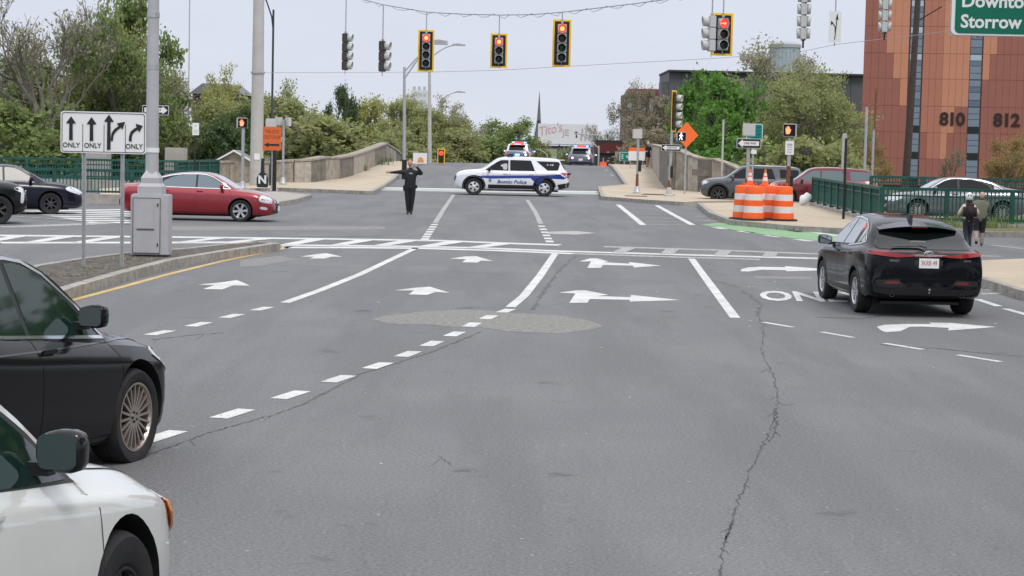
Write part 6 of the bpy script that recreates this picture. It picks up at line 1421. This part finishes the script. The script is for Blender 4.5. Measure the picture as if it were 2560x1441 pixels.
# ---------------------------------------------------------------- orange tower
D = 220.0; K = FPX/D; bx = A(2151, 385, D).x; tw = thing('orange_tower', 'tall orange and brick-red panelled building numbered 810 and 812', 'building', (bx, D, -1.2), R(-10.3))
PM = [mat('panel_brick', (.29, .108, .080), .6, var=.06, vscale=.6), mat('panel_rust', (.40, .155, .103), .6, var=.05, vscale=.6), mat('panel_orange', (.50, .215, .132), .6, var=.05, vscale=.6)]
WPX = 2151
YW = R(10.3)
def tx(px): q_ = bx/D+(px-WPX)/FPX; return (q_*D-bx)/(math.cos(YW)+q_*math.sin(YW))
def tz(py): return 2.4+(384-py)/K+1.2
MB().box((tx(2850)/2, 12.6, 25), (tx(2850), 25, 50)).build('building_core', mat('panel_brick', (1, 1, 1)), tw)
rows = [-125, -60, 5, 70, 136.5, 199, 266, 331, 396, 462]
cols = [(2151+18.5*i, 2151+18.5*(i+1)) for i in range(6)]+[(2298+16.7*i, 2298+16.7*(i+1)) for i in range(7)]+[(2447+17.2*i, 2447+17.2*(i+1)) for i in range(22)]
def shade(px, r):
    # colour by the photographed stepped pattern; r = row index in rows
    y = (rows[r]+rows[r+1])/2
    if px < 2270:
        lim = 2180 if y < 5 else 2190 if y < 70 else 2205 if y < 136 else 2220 if y < 199 else 2240 if y < 266 else 9999
        return 2 if px > lim else 0
    if px < 2415:
        if y < 266: return 2 if px > 2351 else 1
        if y < 331: return 0 if px > 2389 else 2 if px > 2345 else 1
        if y < 396: return 2 if 2345 < px < 2364 else 1 if 2315 < px < 2340 else 0
        return 0
    if y < 70: return 2 if px < 2520 else 0
    if y < 136: return 2 if px < 2485 else 0
    if y < 199: return 2 if px < 2460 else 0
    return 0
PCACHE = {}
for ci, (x0, x1) in enumerate(cols):
    for r in range(len(rows)-1):
        z0, z1 = tz(rows[r+1]), tz(rows[r]); w_ = tx(x1)-tx(x0)-.022; h_ = z1-z0-.03; m = shade((x0+x1)/2, r); k = (round(w_, 2), round(h_, 2), m)
        if k not in PCACHE: PCACHE[k] = MB().box((0, 0, 0), (w_, .12, h_)).mesh('cladding_panel', PM[m])
        o = linkobj('cladding_panel', PCACHE[k], tw); o.location = (tx((x0+x1)/2), 0, (z0+z1)/2)
GP = [mat('pane_blue', (.15, .19, .25), .15, .3), mat('pane_pale', (.42, .50, .55), .15, .3), mat('pane_slate', (.19, .23, .29), .3, .1), mat('pane_dark', (.02, .022, .025), .2)]
for x0, x1 in ((2264, 2296), (2414, 2445)):
    MB().box((tx((x0+x1)/2), -.01, 25), (tx(x1)-tx(x0), .10, 50)).build('window_mullions', mat('mullion', (.05, .05, .055), .5), tw)
    for r in range(len(rows)-1):
        y0, y1 = rows[r], rows[r+1]; H_ = y1-y0; random.seed(r*7+int(x0))
        dark = r in (6, 7, 8)
        for a, b_, m in ((.03, .25, 1 if r < 5 else 2), (.27, .46, 0 if not dark else 2), (.48, .74, 2), (.76, .985, 3 if dark else random.choice([0, 2]))):
            o = MB().box((tx((x0+x1)/2), -.04, (tz(y0+a*H_)+tz(y0+b_*H_))/2), (tx(x1)-tx(x0)-.14, .10, (b_-a)*H_/K)).build('window_pane', GP[m], tw)
random.seed(5)
NUM = mat('number_black', (.03, .012, .012), .5)
for t_, px in (('8', 2356), ('1', 2376), ('0', 2397), ('8', 2490), ('1', 2512), ('2', 2534)):
    text_mesh(t_, 1.95, NUM, tw, face_T(tx(px), -.10, tz(298)), 'number', .05, .07)
# ---------------------------------------------------------------- far buildings
def bld(name, label, px0, px1, ytop, d, depth, m, zb=-1.4, cat='building'):
    a, b_ = A(px0, 362, d).x, A(px1, 362, d).x; zt = A((px0+px1)/2, ytop, d).z; root = thing(name, label, cat, ((a+b_)/2, d, zb)); MB().box((0, depth/2, (zt-zb)/2), (b_-a, depth, zt-zb)).build('wall', m, root); return root, (b_-a), zt-zb
m_gb = mat('grey_cladding', (.085, .09, .10), .6, var=.08, vscale=.3)
root, w_, h_ = bld('grey_building', 'flat-roofed dark grey building behind the green trees', 1668, 2152, 184, 300, 20, m_gb)
for i in range(16): MB().box((-w_/2+w_*(i+.5)/16, -.06, h_/2), (w_/16-.06, .10, h_-.3)).build('cladding_panel', m_gb, root)
MB().box((0, 9, h_+.08), (w_+.4, 20, .25)).build('roof_edge', mat('roof_dark', (.05, .05, .05), .7), root)
MB().box((-w_/2-.55, 3, h_/2-.8), (1.1, 6, h_-1.6)).build('side_wing', mat('grey_cladding2', (.09, .09, .095), .6), root)
for zf in (.35, .55):
    for i in range(10): MB().box((w_/2-1.5-i*2.2, -.13, h_*zf), (1.3, .08, 1.5)).build('window', GP[3], root)
m_cy = mat('pale_glass', (.36, .42, .47), .25, .2)
d = 420; c_ = A(1962, 140, d); root = thing('glass_tower', 'round pale glass tower rising beyond the grey building', 'building', (c_.x, d, -1.4)); rr_ = 37*d/FPX; zt = A(1962, 106, d).z+1.4
MB().lathe([(rr_, 0), (rr_, zt-1.2)], 24).build('glass_drum', m_cy, root); MB().lathe([(rr_+.25, zt-1.2), (rr_+.25, zt-.5), (rr_*.8, zt)], 24).build('roof_cap', mat('pale_metal', (.33, .35, .37), .5), root)
for k in range(24):
    a = 2*math.pi*k/24; MB().box((rr_*math.cos(a)*1.005, rr_*math.sin(a)*1.005, zt/2), (.14, .14, zt-1.3)).build('mullion', mat('pale_metal', (1, 1, 1)), root)
m_rb = mat('brick_far', (.13, .075, .06), .8, var=.2, vscale=.5)
root, w_, h_ = bld('brick_building', 'dark red brick building with pale windows behind the brown trees', 1560, 1672, 236, 330, 14, m_rb)
MB().box((.2, 3, h_+.4), (w_*.92, 8, .9)).build('parapet', mat('brick_red', (.20, .05, .05), .8), root); MB().box((0, -.1, h_-.2), (w_+.3, .4, .35)).build('cornice', STONE, root)
for r in range(4):
    for i in range(4):
        f = MB().box((-w_/2+w_*(i+.5)/4, -.06, h_-1.8-2.9*r), (1.15, .10, 1.9)).build('window', mat('pale_frame', (.50, .53, .56), .6), root); MB().box((-w_/2+w_*(i+.5)/4, -.13, h_-1.8-2.9*r), (.8, .06, 1.5)).build('pane', GP[1], f)
# church steeple
d = 620; c_ = A(1346, 350, d); zt = A(1349, 229, d).z; root = thing('church_steeple', 'slender dark grey church steeple left of the billboard', 'steeple', (c_.x, d, -1.4)); rb = 11*d/FPX
m_st = mat('steeple_slate', (.13, .135, .15), .7, var=.1, vscale=.3)
MB().lathe([(rb, 0), (rb, A(1346, 352, d).z+1.4)], 4, 0, Matrix.Rotation(R(45), 4, 'Z')).build('tower', m_st, root); z0_ = A(1346, 352, d).z+1.4
MB().lathe([(rb, z0_), (rb*.42, lerp(z0_, zt, .5)), (.05, zt+1.4)], 8).build('spire', m_st, root)
for s in (-1, 1): MB().lathe([(rb*.2, z0_), (.02, z0_+3.5)], 6, 0, Matrix.Translation((s*rb*.85, -rb*.5, 0))).build('pinnacle', m_st, root)
for k in range(3): MB().box((0, -rb*(.82-.18*k), lerp(z0_, zt, .08+.16*k)), (.5, .4, 1.5)).build('lucarne', GP[3], root)
# pale distant tower
m_pt = mat('pale_concrete', (.60, .62, .66), .8)
root, w_, h_ = bld('pale_tower', 'pale distant tower block above the trees near the lamp posts', 1026, 1064, 226, 700, 8, m_pt)
root2 = root
for i in range(3): MB().box((-w_/2+w_*(i+.5)/3, 2, h_+.6), (.8, 2, 1.4)).build('roof_plant', mat('pale_concrete2', (.36, .37, .40), .8), root)
for r in range(3):
    for i in range(4): MB().box((-w_/2+w_*(i+.5)/4, -.05, h_-1.5-2.6*r), (.8, .1, 1.2)).build('window', mat('window_pale', (.44, .47, .52), .5), root)
root, w_, h_ = bld('dark_roofed_house', 'dark roofed building peeping between the willow and the trees at left', 480, 600, 236, 190, 8, mat('dark_house', (.05, .05, .06), .7))
MB().prism([(-w_/2-.3, h_), (w_/2+.3, h_), (w_/2-1, h_+1), (-w_/2+1, h_+1)], 'y', -.5, 8.5).build('roof', mat('slate', (1, 1, 1)), root)
# billboard
d = 290; a = A(1345, 332, d); b_ = A(1494, 335, d); w_ = b_.x-a.x; h_ = 49*d/FPX; root = thing('billboard', 'large white roadside billboard with faded red script on steel legs', 'billboard', ((a.x+b_.x)/2, d, a.z-.1))
MB().box((0, 0, 0), (w_, .4, h_)).build('board', mat('billboard_white', (.68, .68, .69), .6, var=.05, vscale=.5), root)
MB().box((0, -.05, -h_/2-.12), (w_, .5, .18)).build('board_edge', mat('pale_metal', (1, 1, 1)), root)
text_mesh("Tito's", 1.9, mat('faded_red', (.58, .36, .41), .6), root, face_T(-w_/2+1.75, -.22, .55) @ Matrix.Rotation(R(14), 4, 'Z'), 'lettering', .01, .01, shear=.3, sx=.82)
text_mesh('JE', 1.3, mat('faded_tan', (.45, .43, .39), .6), root, face_T(-w_/2+4.1, -.22, .15), 'lettering', .01, .02)
q = MB(); q.prism([(1.0, .35), (1.45, .35), (1.3, -.1), (1.45, -.5), (1.15, -.5), (1.2, -.1)], 'y', -.24, -.21); q.build('dark_mark', DARK, root)
for i in range(4): q = MB(); q.prism([(1.8+.6*i, -.9), (2.1+.6*i, -.9), (2.3+.6*i, .6), (2.05+.6*i, 1.0)], 'y', -.23, -.21); q.build('faded_figure', mat('faded_grey', (.42, .42, .44), .6), root)
for x in (-3.4, -1.2, 1.2, 3.2): MB().box((x, .6, -h_/2-2.2), (.22, .3, 4.4)).build('steel_leg', mat('dark_steel', (.10, .10, .11), .6), root)
MB().box((0, 1.0, -h_/2-.55), (w_*.95, .8, .45)).build('catwalk', mat('dark_steel', (1, 1, 1)), root)
root, w_, h_ = bld('overpass', 'dark red girder overpass beyond the bridge right of the rear police suv', 1490, 1640, 352, 240, 5, mat('overpass_dark', (.035, .03, .03), .8), cat='bridge')
MB().box((-w_*.2, -.15, h_-1.0), (w_*.6, .2, 1.2)).build('red_girder', mat('girder_red', (.10, .018, .018), .6), root); MB().box((-w_*.12, -.3, h_/2-.6), (.9, .3, h_-1.5)).build('pier', CONC, root)
root, w_, h_ = bld('low_building', 'low grey-green building under the billboard', 1395, 1490, 372, 270, 6, mat('low_wall', (.10, .11, .10), .8))
for i in range(4): MB().box((-w_/2+w_*(i+.5)/4, -.05, h_-1), (.8, .1, .8)).build('window', GP[1], root)

# ---------------------------------------------------------------- people
SKIN = mat('skin', (.42, .22, .15), .55); SKIN2 = mat('skin_pale', (.52, .31, .23), .55)
def person(label, loc, yaw, J, E, mats, height=1.0, head=None, fingers=None, extra=None, fat=1.0):
    # J: name -> (x, y, z, radius); E: (a, b, material index); facing -Y
    root = thing('person', label, 'person', loc, yaw); names = list(J); ix = {n: i for i, n in enumerate(names)}
    me = bpy.data.meshes.new('body'); me.from_pydata([J[n][:3] for n in names], [(ix[a], ix[b]) for a, b, _ in E], []); ob = bpy.data.objects.new('tmp', me); C.objects.link(ob)
    sk = ob.modifiers.new('s', 'SKIN'); ss_ = ob.modifiers.new('d', 'SUBSURF'); ss_.levels = 2; ss_.render_levels = 2
    for n in names:
        r = J[n][3]*(fat if n not in ('neck', 'neckt', 'hal', 'har', 'wrl', 'wrr', 'tol', 'tor') else 1); sv = me.skin_vertices[0].data[ix[n]]; sv.radius = (r, r*(J[n][4] if len(J[n]) > 4 else 1)); sv.use_root = (n == 'pelvis')
    bpy.context.view_layer.update(); nm = bpy.data.meshes.new_from_object(ob.evaluated_get(bpy.context.evaluated_depsgraph_get())); bpy.data.objects.remove(ob)
    bm = bmesh.new(); bm.from_mesh(nm)
    segs = [(Vector(J[a][:3]), Vector(J[b][:3]), m, (J[a][3]+J[b][3])/2) for a, b, m in E]
    for f in bm.faces:
        c = f.calc_center_median(); best = None
        for a, b, m, r in segs:
            ab = b-a; t = max(0, min(1, (c-a).dot(ab)/ab.length_squared)); dd = (c-(a+ab*t)).length-r*.6
            if best is None or dd < best[0]: best = (dd, m)
        f.material_index = best[1]; f.smooth = True
    # head, part of the same mesh
    hc = Vector(head[:3]); r = bmesh.ops.create_uvsphere(bm, u_segments=18, v_segments=14, radius=1)
    hy = head[3] if len(head) > 3 else 0
    for v in r['verts']:
        p = v.co.copy(); jaw = 1-.22*max(0, -p.z); q = Vector((p.x*.078*jaw, p.y*.098, p.z*.122))
        if p.y < -.85 and abs(p.x) < .25 and -.35 < p.z < .1: q.y -= .018
        if abs(p.x) > .93 and abs(p.z) < .3: q.x *= 1.14
        if p.y < -.6 and .0 < p.z < .25 and .2 < abs(p.x) < .6: q.y += .008
        v.co = hc+Matrix.Rotation(hy, 3, 'Z') @ q
    for v in r['verts']:
        for f in v.link_faces: f.material_index = 0; f.smooth = True
    for (a, b, ra) in (fingers or []):
        a, b = Vector(a), Vector(b); mid = a.lerp(b, .5)+Vector((0, -.006, -.004)); mb = MB(); mb.tube([a, mid, b], [ra, ra*.9, ra*.6], 6)
        base = [bm.verts.new(v) for v in mb.v]
        for f in mb.f:
            try: nf = bm.faces.new([base[i] for i in f]); nf.material_index = 0; nf.smooth = True
            except ValueError: pass
    nm.materials.clear()
    for m in mats: nm.materials.append(m)
    bm.to_mesh(nm); bm.free()
    nm.name = 'body'; linkobj('body', nm, root); root.scale = (height,)*3; return root
def hand_fingers(c, d, up, n=1):      # c palm end, d finger direction, up spread axis
    c, d, up = Vector(c), Vector(d).normalized(), Vector(up).normalized(); out = []
    for i, l in enumerate((.062, .075, .07, .055)): o = c+up*(.027-.018*i); out.append((o-d*.02, o+d*l, .009))
    out.append((c-d*.05+up*.03, c-d*.005+up*.065, .011)); return out
COP = mat('uniform_navy', (.010, .011, .016), .75); SHOE = mat('shoe_black', (.008, .008, .008), .4)
J = dict(pelvis=(0, 0, .95, .135, .85), waist=(0, 0, 1.08, .145, .8), chest=(0, 0, 1.28, .165, .75), neck0=(0, 0, 1.46, .085), neck=(0, -.01, 1.53, .052), neckt=(-.01, -.02, 1.60, .05),
  shr=(-.17, 0, 1.42, .075), elr=(-.43, -.03, 1.40, .050), wrr=(-.66, -.06, 1.385, .036), har=(-.73, -.07, 1.385, .028),
  shl=(.18, 0, 1.42, .078), ell=(.40, -.08, 1.36, .056), wrl=(.22, -.14, 1.58, .038), hal=(.13, -.15, 1.64, .03),
  hpr=(-.09, 0, .88, .10), knr=(-.075, -.01, .50, .070), anr=(-.055, .02, .10, .046), tor=(-.075, -.14, .035, .036),
  hpl=(.09, 0, .88, .10), knl=(.075, -.01, .50, .070), anl=(.045, .02, .10, .046), tol=(.055, -.14, .035, .036))
E_ = [('pelvis', 'waist', 1), ('waist', 'chest', 1), ('chest', 'neck0', 1), ('neck0', 'neck', 1), ('neck', 'neckt', 0), ('chest', 'shr', 1), ('shr', 'elr', 1), ('elr', 'wrr', 1), ('wrr', 'har', 0), ('chest', 'shl', 1), ('shl', 'ell', 1), ('ell', 'wrl', 1), ('wrl', 'hal', 0),
  ('pelvis', 'hpr', 1), ('hpr', 'knr', 1), ('knr', 'anr', 1), ('anr', 'tor', 2), ('pelvis', 'hpl', 1), ('hpl', 'knl', 1), ('knl', 'anl', 1), ('anl', 'tol', 2)]
g = P(1024, 537, 0)
off = person('bald traffic officer in dark uniform, one arm stretched left and one hand at his brow', (g.x, g.y, 0), R(2), J, E_, [SKIN, COP, SHOE], 1.0, (-.015, -.03, 1.70), hand_fingers((-.75, -.07, 1.385), (-1, -.1, .05), (0, -.2, 1))+hand_fingers((.11, -.155, 1.66), (-1, 0, .5), (.4, 0, 1)), fat=1.28)
q = MB(); q.lathe([(.175, .90), (.18, .93), (.175, .96)], 20, 0, Matrix.Diagonal((1, .78, 1, 1)), cap=False); q.build('duty_belt', BLACK, off, True)
linkobj('holster', bevelled(MB().box((-.20, 0, .88), (.07, .10, .20)).mesh('holster', BLACK), .02, 2), off); linkobj('radio', bevelled(MB().box((.205, .0, .93), (.08, .08, .12)).mesh('radio', BLACK), .02, 2), off)
MB().box((.02, -.145, 1.37), (.10, .008, .045), M=Matrix.Rotation(R(8), 3, 'Y')).build('chest_patch', mat('patch_grey', (.35, .38, .40), .5), off)
# walking woman on the bridge pavement
NAVYC = mat('navy_cloth', (.012, .014, .03), .8)
Jw = dict(pelvis=(0, 0, .92, .125, .85), waist=(0, 0, 1.04, .115, .8), chest=(0, 0, 1.22, .13, .8), neck0=(0, 0, 1.37, .06), neckt=(0, -.01, 1.47, .042),
  shr=(-.15, 0, 1.34, .06), elr=(-.21, .03, 1.10, .045), wrr=(-.14, -.16, 1.05, .03), har=(-.08, -.20, 1.07, .026), shl=(.15, 0, 1.34, .06), ell=(.24, .02, 1.12, .045), wrl=(.20, -.14, 1.10, .03), hal=(.14, -.2, 1.10, .026),
  hpr=(-.08, 0, .84, .105), knr=(-.07, -.10, .50, .058), anr=(-.07, .02, .12, .036), tor=(-.08, -.10, .04, .034), hpl=(.08, 0, .84, .105), knl=(.07, .03, .48, .058), anl=(.06, .22, .15, .036), tol=(.06, .14, .05, .034))
Ew = [('pelvis', 'waist', 1), ('waist', 'chest', 1), ('chest', 'neck0', 1), ('neck0', 'neckt', 0), ('chest', 'shr', 1), ('shr', 'elr', 1), ('elr', 'wrr', 0), ('wrr', 'har', 0), ('chest', 'shl', 1), ('shl', 'ell', 1), ('ell', 'wrl', 0), ('wrl', 'hal', 0),
  ('pelvis', 'hpr', 1), ('hpr', 'knr', 0), ('knr', 'anr', 0), ('anr', 'tor', 2), ('pelvis', 'hpl', 1), ('hpl', 'knl', 0), ('knl', 'anl', 0), ('anl', 'tol', 2)]
g = P(1619, 420, .15)
wo = person('blonde woman in navy top and short skirt walking on the right bridge pavement', g, R(8), Jw, Ew, [SKIN2, NAVYC, RUST], 1.0, (0, -.02, 1.58), hand_fingers((-.07, -.22, 1.07), (0, -1, .2), (0, 0, 1))+hand_fingers((.13, -.22, 1.10), (0, -1, .2), (0, 0, 1)), fat=1.1)
q = MB(); q.lathe([(.135, 1.0), (.165, .86), (.195, .70), (.19, .70)], 18, 0, Matrix.Diagonal((1, .85, 1, 1)), cap=False); q.build('skirt', NAVYC, wo, True)
def hair(parent, c, m, sc=(.092, .112, .135), back=.04, name='hair', cutz=-.2):
    bm = bmesh.new(); bmesh.ops.create_uvsphere(bm, u_segments=16, v_segments=12, radius=1)
    bmesh.ops.delete(bm, geom=[v for v in bm.verts if v.co.z < cutz and v.co.y < .2 or (v.co.y < -.55 and v.co.z < .35)], context='VERTS')
    for v in bm.verts: v.co = Vector((v.co.x*sc[0], v.co.y*sc[1]+back*.5, v.co.z*sc[2]))+Vector(c)
    me = bpy.data.meshes.new(name); bm.to_mesh(me); bm.free(); me.materials.append(m); me.polygons.foreach_set('use_smooth', [True]*len(me.polygons)); o = linkobj(name, me, parent); sm = o.modifiers.new('s', 'SOLIDIFY'); sm.thickness = .01; return o
hair(wo, (0, -.02, 1.59), mat('hair_blonde', (.50, .42, .30), .7), cutz=-.7)
# man in olive shirt seen from behind, right of the black crossover
OLIVE = mat('olive_shirt', (.135, .14, .105), .85, var=.1, vscale=8); SHORT = mat('shorts_dark', (.02, .02, .025), .85); SKT = mat('skin_tattooed', (.30, .24, .22), .6, var=.5, vscale=22)
Jm = dict(pelvis=(0, 0, .95, .155, .85), waist=(0, 0, 1.06, .175, .85), chest=(0, -.02, 1.28, .195, .8), neck0=(0, -.03, 1.45, .10), neckt=(-.03, -.08, 1.57, .06),
  shr=(.20, -.02, 1.42, .09), elr=(.33, .06, 1.16, .065), wrr=(.30, -.06, .95, .042), har=(.30, -.10, .87, .036), shl=(-.20, -.02, 1.42, .09), ell=(-.27, -.16, 1.18, .065), wrl=(-.24, -.34, 1.06, .042), hal=(-.22, -.41, 1.05, .036),
  hpr=(.10, 0, .86, .12), knr=(.12, -.02, .52, .082), anr=(.12, .24, .22, .05), tor=(.12, .20, .08, .042), hpl=(-.09, 0, .86, .12), knl=(-.08, -.10, .50, .082), anl=(-.08, -.06, .10, .05), tol=(-.08, -.20, .04, .042))
Em = [('pelvis', 'waist', 1), ('waist', 'chest', 1), ('chest', 'neck0', 1), ('neck0', 'neckt', 0), ('chest', 'shr', 1), ('shr', 'elr', 1), ('elr', 'wrr', 0), ('wrr', 'har', 0), ('chest', 'shl', 1), ('shl', 'ell', 1), ('ell', 'wrl', 0), ('wrl', 'hal', 0),
  ('pelvis', 'hpr', 2), ('hpr', 'knr', 2), ('knr', 'anr', 3), ('anr', 'tor', 4), ('pelvis', 'hpl', 2), ('hpl', 'knl', 2), ('knl', 'anl', 3), ('anl', 'tol', 4)]
g = P(2448, 617, 0)
mn = person('bald man in an olive shirt and dark shorts walking away right of the black crossover', (g.x, g.y, 0), R(172), Jm, Em, [SKIN2, OLIVE, SHORT, SKT, SHOE], .80, (-.04, -.10, 1.68), hand_fingers((.30, -.12, .84), (0, -.2, -1), (0, 1, 0))+hand_fingers((-.22, -.44, 1.05), (0, -1, 0), (0, 0, 1)), fat=1.2)
# cyclist in white helmet with backpack
CREAM = mat('cream_shirt', (.62, .58, .42), .85); PANT = mat('pants_charcoal', (.03, .03, .045), .85); BAG = mat('backpack_brown', (.028, .016, .018), .8, var=.2, vscale=9)
Jc = dict(Jw); Jc['ell'] = (.26, -.06, 1.13, .05); Jc['wrl'] = (.27, -.27, 1.02, .032); Jc['hal'] = (.26, -.34, 1.0, .026)
Jc['elr'] = (-.28, -.04, 1.14, .05); Jc['wrr'] = (-.28, -.25, 1.02, .032); Jc['har'] = (-.27, -.33, 1.0, .026)
Ec = [(a, b, 2 if a in ('pelvis', 'hpr', 'hpl', 'knr', 'knl') and b not in ('waist',) else 3 if a in ('anr', 'anl') else m) for a, b, m in Ew]
g = P(2418, 628, 0)
cy = person('woman in white cycle helmet and dark backpack between the crossover and the man in olive', (g.x, g.y, 0), R(176), Jc, Ec, [SKIN2, CREAM, PANT, SHOE], .84, (0, -.02, 1.58), hand_fingers((.26, -.36, 1.0), (0, -1, 0), (1, 0, 0))+hand_fingers((-.27, -.35, 1.0), (0, -1, 0), (1, 0, 0)), fat=1.15)
bm = bmesh.new(); bmesh.ops.create_cube(bm, size=1); bmesh.ops.bevel(bm, geom=bm.edges[:], offset=.22, segments=4, affect='EDGES')
me = bpy.data.meshes.new('backpack'); bm.to_mesh(me); bm.free(); me.transform(Matrix.Translation((0, .20, 1.17)) @ Matrix.Diagonal((.40, .24, .52, 1))); me.materials.append(BAG); me.polygons.foreach_set('use_smooth', [True]*len(me.polygons)); linkobj('backpack', me, cy)
q = MB(); q.tube([(-.12, .33, 1.30), (0, .335, 1.12), (.12, .33, 1.30)], .006, 5); q.build('backpack_seam', BLACK, cy)
hm_ = hair(cy, (0, -.01, 1.61), mat('helmet_white', (.72, .74, .74), .35), (.115, .14, .14), .02, 'helmet', .0)
q = MB()
for s in (-1, 0, 1): q.prism([(s*.05+x, 1.67+z-.01*abs(s)) for x, z in [(-.012, -.035), (.012, -.035), (.008, .03), (-.008, .03)]], 'y', .118, .135)
q.build('helmet_vents', BLACK, cy); hair(cy, (0, .0, 1.52), mat('hair_brown', (.06, .03, .02), .8), (.085, .10, .15), .03, 'hair', -.9)
